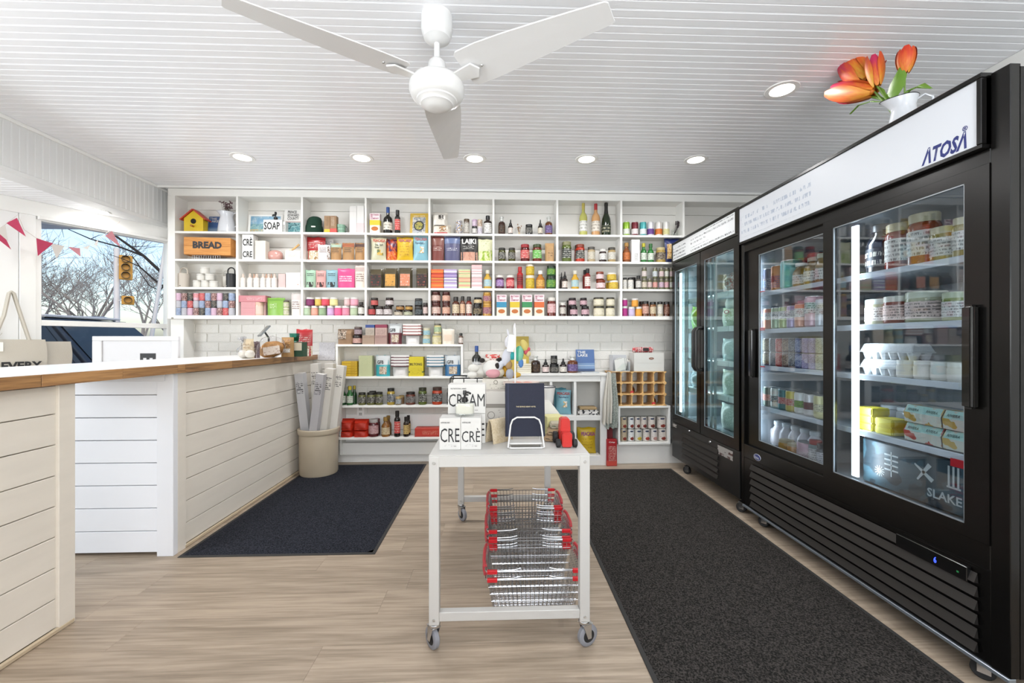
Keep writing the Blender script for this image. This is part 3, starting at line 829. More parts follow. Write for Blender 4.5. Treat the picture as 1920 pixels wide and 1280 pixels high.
cell(3, 7, 1, [
    ('wine_tall', 'white wine bottle in clear glass', 335, 410, 145, None, dict(b='#c3c26a', l='#c5b558', t='#f0efe9', k='#8a8a80')),
    ('wine_tall', 'rose wine bottle with red capsule', 450, 530, 150, None, dict(b='#d9a671', l='#b42a2f', t='#f0e7da', k='#8a7c6c')),
    ('champagne', 'dark green sparkling wine bottle', 545, 632, 140, None, dict(b='#1c2d16', l='#23231f', t='#1c2b16', k='#d9d2b2')),
])
CANS = lambda a, b2, z: dict(b=a, t=b2, z=z, k='#333333', dens=.4)
cell(3, 8, 1, [
    ('can', 'lime and white drink can', 747, 812, 328, None, CANS('#9bc93c', '#f0f3ea', (.1, .48))),
    ('can', 'maroon and white drink can', 828, 893, 328, None, CANS('#7c2233', '#f3eaea', (.1, .48))),
    ('can', 'turquoise and white drink can', 905, 970, 328, None, CANS('#52b5b8', '#eff4f4', (.1, .48))),
    ('can', 'purple and white drink can', 978, 1040, 330, None, CANS('#efeef2', '#6e3f94', (.1, .5))),
    ('can', 'orange and white drink can', 1053, 1118, 330, None, CANS('#f4efe8', '#e57e2c', (.1, .5))),
    ('can', 'pale yellow and white drink can', 1122, 1188, 330, None, CANS('#f4f3ee', '#e5dfa2', (.1, .5))),
])
# ---- second row
cell(1, 2, 2, [
    ('box', 'white carton printed CRE, lower of the pair', 727, 830, 572, None, dict(b='#f5f4f2', d=.08, text=[('CRE', .5, .42, .86, .5, '#171717')])),
    ('box', 'white carton printed CRÈ, upper of the pair', 727, 830, 452, 572, dict(b='#f5f4f2', d=.08, text=[('CRÈ', .5, .45, .86, .68, '#171717')])),
    ('box', 'cream carton with fine border', 850, 948, 510, None, dict(b='#f0e9dd', d=.07, t='#f0e9dd', k='#bfae97', dens=.3, z=(.55, .8, .45, .8))),
    ('box', 'cream gift box with pink line', 1135, 1280, 605, None, dict(b='#f4ece3', d=.1, t='#f4ece3', k='#d99d8c', lines=3, dens=.5, z=(.2, .8, .35, .65))),
])
KRAFT = lambda top: dict(b='#b98d5c', d=.075, top=top, tv=.76, t='#b98d5c', k='#2c1d12', z=(.18, .82, .42, .74), lines=7, dens=.62, gloss=.6)
cell(1, 3, 2, [
    ('stand', 'red granola pouch', 1325, 1500, 470, None, dict(b='#b8262c', d=.08, low=('#d9c6a6', '#efe6d8', '#a8855a', 8), lv=.42, t='#b8262c', k='#f0d8d2', z=(.1, .9, .52, .78), back=.03)),
    ('stand', 'white nut pouch with brown edge', 1436, 1552, 545, None, dict(b='#f2efec', d=.05, t='#f2efec', k='#5c1f1f', z=(.15, .75, .5, .85), lines=8, dens=.6, win=('#5c3418', '#f2efec', '#7a4a22', 7), wz=(.8, .98, .05, .9))),
    ('stand', 'kraft pouch with mint top', 1552, 1655, 530, None, KRAFT('#b5cdb9')),
    ('stand', 'kraft pouch with copper top', 1665, 1777, 525, None, KRAFT('#b0623f')),
    ('stand', 'kraft pouch with dark brown top', 1785, 1882, 525, None, KRAFT('#5a3c36')),
])
cell(2, 4, 2, [
    ('chips', 'cream chip bag', 118, 265, 472, None, dict(b='#d5d2b4', d=.075, rz=4, text=[('PEACASA', .58, .84, .78, .13, '#c33b26'), ('Sea Salt\nfree', .58, .6, .55, .2, '#2d3a2c')], win=('#d5d2b4', '#e2b84a', '#6b7a4a', 4), wz=(.45, .85, .22, .46))),
    ('chips', 'purple and orange chip bag', 262, 378, 490, None, dict(b='#5b2d4c', d=.06, patt=('#54284c', '#a3362e', '#e06a1f', 5), back=.03, low=('#e06a1f', '#c9471c', '#f0a23a', 8), lv=.42)),
    ('chips', 'yellow chip bag', 362, 525, 470, None, dict(b='#e3b920', d=.08, rz=-3, text=[('PEACASA', .55, .84, .74, .13, '#b03a7c')], t='#e3b920', k='#b07f14', z=(.2, .8, .2, .7), lines=6)),
    ('chips', 'light blue chip bag', 520, 668, 460, None, dict(b='#8fc3d2', d=.08, rz=2, text=[('PEACASA', .55, .86, .74, .12, '#c33b36'), ('Ranchero', .5, .7, .6, .09, '#2b4a6a')], win=('#8fc3d2', '#e5b24c', '#f2efe6', 5), wz=(.3, .75, .3, .55))),
])
cell(2, 5, 2, [
    ('stand', 'brown-red coffee pouch', 698, 818, 458, None, dict(b='#7d3f38', d=.06, top='#8d5a50', tv=.62, t='#7d3f38', k='#e6d6cc', z=(.15, .85, .4, .55), lines=10)),
    ('stand', 'slate purple coffee pouch', 822, 970, 455, None, dict(b='#5a5a7c', d=.07, top='#6d7da6', tv=.68, t='#5a5a7c', k='#e6e6ee', z=(.15, .85, .4, .52), lines=10)),
    ('stand', 'black pouch lettered LAIKI', 975, 1140, 462, None, dict(b='#1f1e1d', d=.07, low=('#d0a08a', '#d0a08a', '#c08a74', 5), lv=.36, text=[('LAIKI', .5, .78, .8, .2, '#f4f2ee')], t='#1f1e1d', k='#e9e5df', z=(.1, .8, .48, .62), lines=14)),
    ('stand', 'cream and green tea pouch', 1144, 1278, 492, None, dict(b='#dcdcb8', d=.06, low=('#8fae3c', '#c6d27a', '#dcdcb8', 5), lv=.5, t='#dcdcb8', k='#6d8a2c', z=(.2, .85, .45, .9), lines=7, dens=.4)),
])
OLIVE = dict(b='#4a4a1c', l='#26241c', t='#1d1c18', k='#e0ddd0', lines=8)
cell(2, 6, 2, [
    ('jar', 'olive jar with black label', 1335, 1405, 575, None, OLIVE), ('jar', 'olive jar with black label', 1430, 1498, 575, None, OLIVE),
    ('jar', 'dark red jar with red label and red lid', 1545, 1632, 540, None, dict(b='#5c1616', l='#a1232a', t='#c9383c', k='#f3e3d6')),
    ('jar', 'salsa jar with lime green label', 1660, 1747, 540, None, dict(b='#6d2a1a', l='#3b4a22', t='#57b53a', k='#f3f0e2')),
    ('brick', 'small kraft paper bag with printed flower', 1782, 1868, 528, None, dict(b='#c19a6a', d=.06, t='#c19a6a', k='#3c2c1c', z=(.3, .8, .2, .55), lines=5, gloss=.7, n='paper_bag')),
])
cell(3, 7, 2, [
    ('jar', 'tall pickle jar with black label', 168, 260, 515, None, dict(b='#5c6a2c', l='#8a8a62', t='#20241f', k='#e5e5da')),
    ('jar', 'red pepper jar behind another', 290, 372, 545, None, dict(b='#a5301c', l='#3a2a1c', back=.06)),
    ('jar', 'red pepper jar with black label', 300, 385, 540, None, dict(b='#b8341f', l='#8a3a26', t='#201d1b', k='#ece6da')),
    ('jar', 'pale grain jar with round white label', 412, 485, 565, None, dict(b='#b9a684', l='#54504a', t='#d8d0be', k='#8a8272')),
    ('jar', 'dark jam jar with white lid', 522, 590, 588, None, dict(b='#2a1713', l='#e6e4de', t='#f1efea', k='#4a4a4a')),
    ('jar', 'tan jar with round white label', 605, 678, 570, None, dict(b='#b39a6a', l='#4a463c', t='#dfdbd0', k='#8a8272')),
])
cell(3, 8, 2, [
    ('sauce', 'amber vinegar bottle with orange label', 746, 815, 525, None, dict(b='#8a4a1c', l='#b98d4a', t='#d67a3a', k='#4a1c14')),
    ('box', 'white oat milk carton', 830, 908, 500, None, dict(b='#f0efec', d=.07, bands=[(.9, .91, '#cfccc6')], t='#f0efec', k='#3a3a3a', z=(.35, .75, .08, .4), lines=4)),
    ('sauce', 'green glass bottle with yellow cap', 915, 972, 530, None, dict(b='#2c7a34', l='#c9c032', t='#e9efe2', k='#3c7a44')),
    ('sauce', 'green glass bottle with green cap', 980, 1040, 535, None, dict(b='#2c7a34', l='#2f6b36', t='#e9efe2', k='#3c7a44')),
    ('jar', 'mustard jar with brown label', 1060, 1150, 570, None, dict(b='#b59a52', l='#c9b98a', t='#4a3626', k='#e9dfc6')),
    ('chips', 'blue pasta bag with clear window', 1150, 1325, 482, None, dict(b='#23326e', d=.08, win=('#d5a860', '#e9c98e', '#b9853c', 8), wz=(.1, .6, .15, .75))),
])
# ---- third row
for i, (a, b_, tp, bt, d) in enumerate([(270, 343, 885, None, 'white lidded tin in the base of a pyramid'), (347, 420, 885, None, 'white lidded tin in the base of a pyramid'), (423, 494, 890, None, 'white lidded tin in the base of a pyramid'),
                                       (305, 378, 822, 885, 'white lidded tin, middle layer of a pyramid'), (384, 458, 822, 885, 'white lidded tin, middle layer of a pyramid'), (338, 412, 757, 822, 'white lidded tin crowning a pyramid')]):
    cell(1, 1, 3, [('tin', d, a, b_, tp, bt, dict(b='#efece4', l='#e9e7e1', t='#f3f1ea', k='#b0aca2', dens=.35))])
LOT = dict(b='#f2ece6', l='#ecd9cc', t='#f4efea', k='#7a5c58', dens=.35, lines=5)
cell(1, 2, 3, [('lotion', 'white lotion bottle', a, b_, tp, None, LOT) for a, b_, tp in ((712, 762, 820), (777, 828, 818), (838, 894, 820), (901, 952, 820), (957, 1003, 822), (1008, 1062, 820))] +
     [('lotion', 'white lotion bottle in the rear row', a, b_, 822, None, dict(LOT, back=.075, l='#e2b9a0')) for a, b_ in ((820, 862), (935, 978), (985, 1025))] + [
    ('box', 'pale pink slim carton', 1072, 1134, 825, None, dict(b='#ecc9c6', d=.06, t='#ecc9c6', k='#b98a86', dens=.3)),
    ('box', 'wide white gift carton', 1142, 1280, 812, None, dict(b='#f3efe9', d=.08, t='#f3efe9', k='#d9a094', dens=.3, z=(.05, .35, .3, .7), disc=(.82, .2, .13, '#e9b9b0'))),
])
GP = lambda c, c2: dict(b=c, d=.055, t=c, k='#22282a', z=(.18, .85, .62, .82), lines=7, dens=.6, win=(c, c2, '#2c2a2a', 5), wz=(.2, .85, .04, .32), gloss=.4)
cell(1, 3, 3, [
    ('stand', 'mint green pouch', 1316, 1412, 785, None, GP('#a9cdb2', '#54504a')), ('stand', 'salmon pink pouch', 1416, 1510, 790, None, GP('#e2a9a4', '#7a2a22')), ('stand', 'sky blue pouch', 1514, 1620, 785, None, GP('#8fbac6', '#34444a')),
    ('stand', 'hot pink pouch', 1624, 1786, 772, None, dict(b='#e8548f', d=.06, t='#e8548f', k='#fbe0ea', z=(.1, .85, .3, .62), lines=6, dens=.55)),
    ('stand', 'white nut pouch with printed header', 1790, 1884, 740, None, dict(b='#efe3d6', d=.05, t='#efe3d6', k='#5c2a2a', z=(.1, .9, .3, .65), lines=7, dens=.55, top='#cdb9b2', tv=.72)),
])
COF = lambda lab, dk: dict(b='#5a5240', d=.085, gloss=.22, t=lab, k=dk, z=(.14, .86, .10, .68), lines=5, dens=.42)
cell(2, 4, 3, [
    ('brick', 'dark olive coffee bag with black red-dot label', 110, 238, 775, None, COF('#26211c', '#c43a2c')), ('brick', 'dark olive coffee bag with amber label', 244, 376, 765, None, COF('#d8a04a', '#24302a')),
    ('brick', 'dark olive coffee bag with coral label', 386, 514, 762, None, COF('#d98a66', '#efe9df')), ('brick', 'dark olive coffee bag with black sunset label', 551, 670, 765, None, COF('#2a1a18', '#d06a54'))])
def bars(a, b_, top, n, cols, desc, view=2, bay=5, row=3, ink='#ffffff'):
    bot = 942; st = (bot - top) / n
    for i in range(n):
        lay = ['lowest', 'second', 'third', 'fourth', 'fifth'][i] + ' of the stack' if i else 'lowest of the stack'
        z0 = bot - st * i
        cell(view, bay, row, [('box', '%s, %s' % (desc, lay), a, b_, z0 - st + 1.5, None if i == 0 else z0, dict(b=cols[i % len(cols)], d=.07, n='chocolate_bar', c='chocolate bar', bands=[(.3, .62, cols[(i + 1) % len(cols)])]))])
bars(698, 815, 780, 4, ['#e2622c', '#d98a3a', '#c9412a'], 'orange chocolate bar')
bars(821, 942, 780, 4, ['#b9a6cf', '#e3e6ea', '#8f7ab4'], 'lilac chocolate bar')
bars(960, 1070, 782, 4, ['#c9d6a2', '#e2a58a', '#d8c59a'], 'pale green chocolate bar')
bars(1083, 1180, 738, 5, ['#f1e3e3', '#e9b9bb', '#d9c9c9'], 'pink and white printed carton')
cell(2, 5, 3, [('sauce', 'yellow sauce bottle with blue round label', 1196, 1272, 785, None, dict(b='#c9a23c', l='#d8d4c4', t='#9fc6d6', k='#e9dfae'))])
cell(2, 6, 3, [
    ('jar', 'jam jar with violet label', 1310, 1388, 835, None, dict(b='#4a1f3a', l='#e6e2da', t='#8a5aa6', k='#f1e9f4')), ('jar', 'jam jar with red label', 1410, 1488, 835, None, dict(b='#8a1f2c', l='#e6e2da', t='#d84a4e', k='#f8e4e0')),
    ('slim', 'red hot sauce bottle', 1512, 1570, 755, None, dict(b='#b31f22', l='#b31f22', t='#a01a1c', k='#1a1010', dens=.6)),
    ('squat', 'yellow jar, lower of a stack of two', 1595, 1678, 836, None, dict(b='#c9a01f', l='#e4dfd0', t='#e3c53a', k='#4a3a10')),
    ('squat', 'yellow jar, upper of a stack of two', 1597, 1676, 730, 836, dict(b='#c9a01f', l='#e4dfd0', t='#e3c53a', k='#4a3a10')),
    ('sauce', 'orange dressing bottle with white cap', 1692, 1775, 790, None, dict(b='#b9742c', l='#efece4', t='#e9b45a', k='#5c3a1a')),
    ('squat', 'dark green pesto jar, lower of two', 1790, 1880, 842, None, dict(b='#1f4a24', l='#1a2a1a', t='#2f7a36', k='#c9dc4a')), ('squat', 'dark green pesto jar, upper of two', 1796, 1876, 744, 842, dict(b='#1f4a24', l='#1a2a1a', t='#2f7a36', k='#c9dc4a')),
])
cell(3, 7, 3, [
    ('dropper', 'dark dropper bottle set back', 147, 185, 808, None, dict(b='#2a1a14', l='#1a1614', back=.06)), ('dropper', 'dark dropper bottle with white label', 170, 225, 800, None, dict(b='#2a1a14', l='#1a1614', t='#efe9df', k='#9a4a3a')),
    ('sauce', 'yellow dressing bottle with blue round label', 258, 330, 790, None, dict(b='#d0a22c', l='#d8d4c4', t='#9fc6d6', k='#e9dfae')),
    ('slim', 'red sauce bottle set back', 365, 412, 785, None, dict(b='#7a1a16', l='#17130f', back=.06)), ('slim', 'red sauce bottle with white label', 386, 440, 772, None, dict(b='#8a1f1a', l='#17130f', t='#efe9e2', k='#b3302c')),
    ('squat', 'chutney jar, lower of two', 492, 580, 880, None, dict(b='#6a2a14', l='#8a3a22', t='#f1dfe0', k='#c03a44')), ('squat', 'chutney jar, upper of two', 492, 566, 802, 880, dict(b='#6a2a14', l='#8a3a22', t='#f1dfe0', k='#c03a44')),
    ('squat', 'yellow mustard jar, lower of two', 610, 702, 885, None, dict(b='#d0a82c', l='#efece2', t='#e3c94a', k='#8a2c1c')), ('squat', 'yellow mustard jar, upper of two', 596, 684, 812, 885, dict(b='#d0a82c', l='#efece2', t='#e3c94a', k='#8a2c1c')),
    ('squat', 'yellow mustard jar set back', 585, 650, 888, None, dict(b='#c9a02a', l='#efece2', back=.075)),
])
SP = lambda lab: dict(b='#6a6a4a', l='#8f8a7e', lm=.6, t=lab, k='#5c4a44')
cell(3, 8, 3, [
    ('jar', 'salt jar with white label and dark lid', 746, 786, 860, None, dict(b='#d9d4c9', l='#2a2826', t='#efece6', k='#3a3a3a')), ('jar', 'salt jar with white label and dark lid', 791, 848, 860, None, dict(b='#e2ddd2', l='#2a2826', t='#efece6', k='#3a3a3a')),
    ('squat', 'black tin set back behind the salt jars', 800, 868, 856, None, dict(b='#1f1d1b', l='#181614', back=.07)),
    ('slim', 'grey pepper grinder bottle', 868, 920, 840, None, dict(b='#5a5650', l='#2a2826', t='#e5e1da', k='#5a5650')),
    ('jar', 'spice jar, lower of two', 925, 976, 866, None, SP('#e0d3c0')), ('jar', 'spice jar, upper of two', 926, 974, 762, 866, SP('#e6d9d4')),
    ('jar', 'short spice jar with pink label', 981, 1023, 866, None, SP('#e5cfcb')),
    ('jar', 'spice jar, lower of two', 1028, 1076, 868, None, SP('#e6a59c')), ('jar', 'spice jar, upper of two', 1029, 1075, 764, 868, SP('#d6dfe2')),
    ('jar', 'spice jar, lower of two', 1088, 1135, 868, None, SP('#d8bcd0')), ('jar', 'spice jar, upper of two', 1089, 1135, 764, 868, SP('#e6cfd0')),
    ('jar', 'spice jar, lower of two', 1139, 1185, 868, None, SP('#e6b4bc')), ('jar', 'spice jar, upper of two', 1140, 1185, 764, 868, SP('#dfe2d8')),
    ('jar', 'spice jar, lower of two', 1189, 1222, 868, None, SP('#dfe2d8')), ('jar', 'spice jar, upper of two', 1190, 1222, 764, 868, SP('#e6cfd0')),
])
# ---- bottom row
TIN = {'p': ('pink', dict(b='#e3bcd6', t='#e6c3da', k='#7a5a74', dens=.35)), 'm': ('fish-patterned', dict(b='#c9a8a0', patt=('#e2c4c0', '#8a4034', '#3a3436', 10))), 'k': ('black', dict(b='#23272c', t='#2a2e34', k='#e9dcc0', dens=.45)),
       'r': ('red', dict(b='#c9202c', t='#d22a34', k='#f4d6d0')), 'b': ('blue', dict(b='#a9bfe2', t='#b6c9e8', k='#26346a')), 's': ('silver-grey', dict(b='#c6c6d0', t='#cdcdd6', k='#5a5a6a', dens=.35)), 'h': ('pink and coral', dict(b='#e6bccb', t='#e88a94', k='#f4d6d0', z=(.4, .9)))}
grid = ['pmkhrbmpkb', 'sbrsbmksbm', 'bspmkbpmrs']
tops = [1005, 1078, 1146, 1212]
for r_, lay in ((2, 'bottom layer'), (1, 'middle layer'), (0, 'top layer')):
    for c_ in range(10):
        nm, o_ = TIN[grid[r_][c_]]
        a = 103 + c_ * 55.7
        cell(1, 1, 4, [('can', '%s tin can in %s' % (nm, lay), a, a + 54.5, tops[r_], None if r_ == 2 else tops[r_ + 1], dict(o_, z=o_.get('z', (.08, .92)), n='tin_can'))])
cell(1, 2, 4, [
    ('box', 'pink gift carton, lowest of three', 716, 850, 1150, None, dict(b='#e2a2a6', d=.1, t='#e2a2a6', k='#c9787e', dens=.35)), ('box', 'pink gift carton, middle of three', 716, 850, 1091, 1150, dict(b='#e2a2a6', d=.1, t='#e2a2a6', k='#f3d9d6', dens=.35)),
    ('box', 'wide pink gift carton topping the stack', 697, 945, 1030, 1090, dict(b='#d98a92', d=.1, t='#d98a92', k='#f6e2e0', lines=3, z=(.3, .95, .3, .75))),
    ('tin', 'pale peach tube', 852, 930, 1092, None, dict(b='#eecdb9', l='#e9c2ae', t='#f2d6c8', k='#d9a68f', dens=.3, n='product_tube', c='tube')),
    ('tin', 'slim pink tube set back', 930, 958, 1095, None, dict(b='#e6b4b4', l='#d9a0a2', n='product_tube', c='tube', back=.05)),
    ('stand', 'lime green pouch', 952, 1118, 1050, None, dict(b='#8fbf52', d=.06, top='#7aad48', tv=.84, t='#8fbf52', k='#eef6dc', z=(.15, .6, .38, .68), lines=8)),
    ('squat', 'green and cream tin, lower of two', 1121, 1172, 1145, None, dict(b='#b9c68a', l='#e2dcc6', t='#e6e0c9', k='#6a7a3c')), ('squat', 'green and cream tin, upper of two', 1121, 1172, 1078, 1145, dict(b='#b9c68a', l='#5c5244', t='#e6e0c9', k='#6a7a3c')),
    ('stand', 'white nut pouch with hanging tag', 1182, 1278, 1005, None, dict(b='#f1ece6', d=.05, t='#f1ece6', k='#6a2f3a', z=(.12, .85, .3, .62), lines=7, dens=.55, top='#e2d9d6', tv=.7)),
])
CN = lambda c: dict(b=c, l='#e8e6e2', t=tint(c, 1.12), k='#5a4a4a', dens=.35, rough=.3)
low = [(1310, 1380, '#a9bfa2', 'sage'), (1385, 1450, '#e2a08e', 'peach'), (1455, 1526, '#8fa884', 'olive'), (1535, 1602, '#c6a6cf', 'lilac'), (1605, 1673, '#e8638f', 'hot pink'), (1676, 1746, '#d98aa2', 'rose'), (1752, 1822, '#b0bfa0', 'pale green')]
up = [(1338, 1412, '#7a2a5c', 'plum'), (1420, 1480, '#d6b45a', 'gold'), (1483, 1556, '#d0485a', 'red'), (1560, 1633, '#e2d99a', 'cream'), (1696, 1749, '#d6b6b6', 'dusty pink'), (1755, 1828, '#e29fb0', 'pink')]
cell(1, 3, 4, [('squat', '%s candle jar in the lower layer' % n_, a, b_, 1127, None, CN(c_)) for a, b_, c_, n_ in low] + [('squat', '%s candle jar in the upper layer' % n_, a, b_, 1046, 1126, CN(c_)) for a, b_, c_, n_ in up] +
     [('slim', 'dark bottle with white square label', 1828, 1884, 1090, None, dict(b='#241c18', l='#2c2420', t='#efece6', k='#aaa59a'))])
JM = lambda lab, b='#2a120e': dict(b=b, l='#2a211c', t=lab, k='#5a3a34')
cell(2, 4, 4, [
    ('squat', 'dark jam jar with red label, lower', 105, 172, 1130, None, JM('#c9484a')), ('squat', 'dark jam jar with white label, lower', 178, 247, 1130, None, JM('#e6dede')), ('squat', 'dark jam jar with white label, lower', 250, 330, 1130, None, JM('#e6dede')),
    ('squat', 'dark jam jar with red label, upper', 130, 197, 1050, 1130, JM('#d6605c')), ('jar', 'dark jam jar with white label, upper', 268, 345, 1048, 1130, JM('#e6dede')),
    ('squat', 'low preserve jar, lower of two', 350, 430, 1168, None, JM('#d8cdb9', '#3a2a16')), ('squat', 'low preserve jar, upper of two', 368, 445, 1122, 1168, JM('#b98a4a', '#4a2a16')),
    ('squat', 'low preserve jar, lower of two', 440, 525, 1168, None, JM('#c9cdb0', '#3a3a1c')), ('squat', 'low preserve jar, upper of two', 455, 525, 1122, 1168, JM('#c9a04a', '#5a3416')),
    ('squat', 'black tin, lower of two', 545, 617, 1130, None, dict(b='#1d1c1b', l='#2a2a2a', t='#26282a', k='#8fa0a6')), ('squat', 'black tin, upper of two', 545, 617, 1056, 1130, dict(b='#1d1c1b', l='#2a2a2a', t='#26282a', k='#8fa0a6')),
    ('jar', 'dark jar with pale pink label', 622, 668, 1098, None, JM('#e6cfcb')),
])
AJ = dict(b='#4a1f16', l='#5a2a24', t='#e6dcd0', k='#b33a34', dens=.55)
cell(2, 5, 4, [
    ('jar', 'antipasto jar, lower of two', 703, 790, 1096, None, AJ), ('jar', 'antipasto jar, upper of two', 703, 788, 992, 1096, AJ), ('jar', 'antipasto jar, lower of two', 805, 880, 1098, None, dict(AJ, t='#e9c9b0')), ('jar', 'antipasto jar, upper of two', 805, 880, 994, 1098, dict(AJ, t='#e9c9b0')),
    ('slim', 'dark capped sauce bottle with cream label', 900, 968, 1040, None, dict(b='#5a3020', l='#26201c', t='#e9d9b9', k='#6a4a3a')), ('slim', 'dark capped sauce bottle with peach label', 973, 1022, 1036, None, dict(b='#6a3a24', l='#26201c', t='#efc9a6', k='#8a4a34')), ('slim', 'dark capped sauce bottle with white label', 1030, 1085, 1038, None, dict(b='#7a2a1c', l='#26201c', t='#efe2d4', k='#a03a30')),
    ('jar', 'black tapenade jar, lower of two', 1096, 1180, 1112, None, dict(b='#241c16', l='#1c1814', t='#2a2420', k='#e6cfa0')), ('jar', 'black tapenade jar, upper of two', 1104, 1182, 1045, 1112, dict(b='#241c16', l='#1c1814', t='#e6cfa0', k='#2a2420')),
    ('jar', 'mustard jar with purple label, lower of two', 1188, 1272, 1100, None, dict(b='#b98a3a', l='#d0a04a', t='#8a3a6a', k='#f0d9a2')), ('jar', 'mustard jar with purple label, upper of two', 1190, 1270, 998, 1100, dict(b='#b98a3a', l='#d0a04a', t='#8a3a6a', k='#f0d9a2')),
])
cell(2, 6, 4, [('box', '%s and white pie-mix carton' % n_, a, b_, 1022, None, PIE(c_)) for a, b_, c_, n_ in ((1320, 1413, '#2f8fb5', 'blue'), (1447, 1538, '#e0c42c', 'yellow'), (1562, 1655, '#2f8f54', 'green'), (1678, 1770, '#e06a2c', 'orange'))] +
     [('jar', 'red sauce jar with white and red label', 1798, 1882, 1048, None, dict(b='#6a2016', l='#e0dcd4', t='#e6c9c9', k='#c0303c'))])
DJ = dict(b='#2a1418', l='#1f1a1c', t='#e0b9c2', k='#4a2a34')
WJ = dict(b='#d8cfae', l='#3a3426', t='#eee6cf', k='#3a342a', dens=.4)
cell(3, 7, 4, [
    ('jar', 'small pale jar with white lid', 146, 206, 1098, None, dict(b='#4a3430', l='#e2ded6', t='#e9e2d9', k='#6a5a54')),
    ('jar', 'dark jelly jar with pink label, lower', 246, 318, 1130, None, DJ), ('jar', 'dark jelly jar with pink label, lower', 352, 428, 1130, None, DJ), ('jar', 'dark jelly jar with pink label, upper', 232, 305, 1050, 1130, DJ), ('jar', 'dark jelly jar with pink label, upper', 340, 408, 1050, 1130, DJ),
    ('jar', 'dark jelly jar set back', 215, 258, 1075, None, dict(b='#2a1418', l='#1f1a1c', back=.08)),
    ('squat', 'cream-labelled jar, lower', 468, 570, 1128, None, WJ), ('squat', 'cream-labelled jar, lower', 584, 668, 1128, None, WJ), ('squat', 'cream-labelled jar, upper', 468, 566, 1045, 1128, WJ), ('squat', 'cream-labelled jar, upper', 590, 668, 1046, 1128, WJ),
])
cell(3, 8, 4, [
    ('squat', 'magenta candle jar, lower', 738, 790, 1130, None, CN('#a82a7c')), ('squat', 'magenta candle jar, upper', 738, 790, 1056, 1130, CN('#a82a7c')), ('squat', 'lilac candle jar', 796, 860, 1136, None, CN('#c6b6d6')),
    ('squat', 'orange candle jar, lower', 864, 926, 1136, None, CN('#e09a3a')), ('squat', 'orange candle jar, upper', 830, 892, 1056, 1136, CN('#e09a3a')),
    ('jar', 'rub jar with dark lid and pink label', 928, 993, 1082, None, dict(b='#6a3a24', l='#1f1b18', t='#e6b9a6', k='#8a2a24')), ('jar', 'rub jar with dark lid and tan label', 1000, 1062, 1090, None, dict(b='#8a5a34', l='#1f1b18', t='#e6d2b0', k='#5a3a24')), ('jar', 'rub jar with dark lid and white label', 1072, 1126, 1088, None, dict(b='#c9bfa8', l='#1f1b18', t='#efeae0', k='#a39a8a')),
    ('jar', 'rub jar with dark lid and brown label', 1131, 1192, 1088, None, dict(b='#5a3020', l='#1f1b18', t='#6a3a2a', k='#d9b9a0')), ('jar', 'dark-lidded rub jar set back', 900, 948, 1085, None, dict(b='#5a3020', l='#1f1b18', back=.08)),
])

# ---- special things on the wall shelf
def on_shelf(px, Y): return at_y(px, 0, Y).x
def VX(view, zx): return VIEW[view][0] + zx * VS
z1, z2, z3, z4 = ROWZ
# birdhouse
bx = on_shelf(VX(1, 259), 4.0); t = thing('birdhouse', 'yellow wooden birdhouse with red pitched roof', 'birdhouse', (bx, 4.06, z1))
k_ = mpp(bx, 4.0) * VS; w = 178 * k_; hs = 130 * k_; hp = 205 * k_
YEL, REDP = mat('#e8c51c', .4), mat('#c8402c', .4)
obj('body', MB().prism([(-w / 2, 0), (w / 2, 0), (w / 2, hs), (0, hp), (-w / 2, hs)], -.05, .015, 'y').mesh('bh', .001), YEL, t)
for s in (-1, 1):
    a = math.atan2(hp - hs, w / 2); L_ = 150 * k_
    obj('roof_board', MB().box(-.003, L_, -.065 if s > 0 else -.022, .022 if s > 0 else .065, 0, .011).mesh('rb', .001), REDP, t, (0, 0, hp + .002), (0, a, 0) if s > 0 else (0, a, math.pi))
obj('entrance_hole', MB().lathe([(0, 0), (.024, 0), (.024, .003), (0, .003)], 20).mesh('eh'), mat('#120c08', .8), t, (0, -.0505, hs * .78), (R(90), 0, 0))
obj('perch', MB().lathe([(0, 0), (.008, 0), (.008, .03), (.010, .032), (0, .036)], 12).mesh('pr'), mat('#b8701f', .5), t, (0, -.05, hs * .40), (R(90), 0, 0))
# books of the lake
def lake_book(x, y, z, w, h, desc, tilt=-8, rz=0, lines_=True):
    t = thing('lake_book', desc, 'book', (x, y, z), rot=(R(tilt), 0, R(rz)))
    obj('cover', bbox_mesh(w, .016, h, .001), mat('#4c6fa8', .4), t)
    obj('cover_sea', bbox_mesh(w - .001, .0165, h * .36, .0005), mat('#7796be', .4), t, (0, 0, .002))
    obj('cover_shore', bbox_mesh(w - .002, .0168, h * .10, .0005), mat('#34507e', .4), t, (0, 0, .001))
    obj('cover_wave', bbox_mesh(w - .001, .017, h * .02, .0002), mat('#c6d6e6', .4), t, (0, 0, h * .24))
    lettering(t, 'THE\nLAKE', w * .55, h * .26, (-w * .14, -.0095, h * .8), mat('#f2f2ee', .5))
    return t
bx = on_shelf(VX(1, 470), 4.10); lake_book(bx, 4.112, z1 + .001, 150 * k_, 182 * k_, 'blue lake photo book beside the birdhouse')
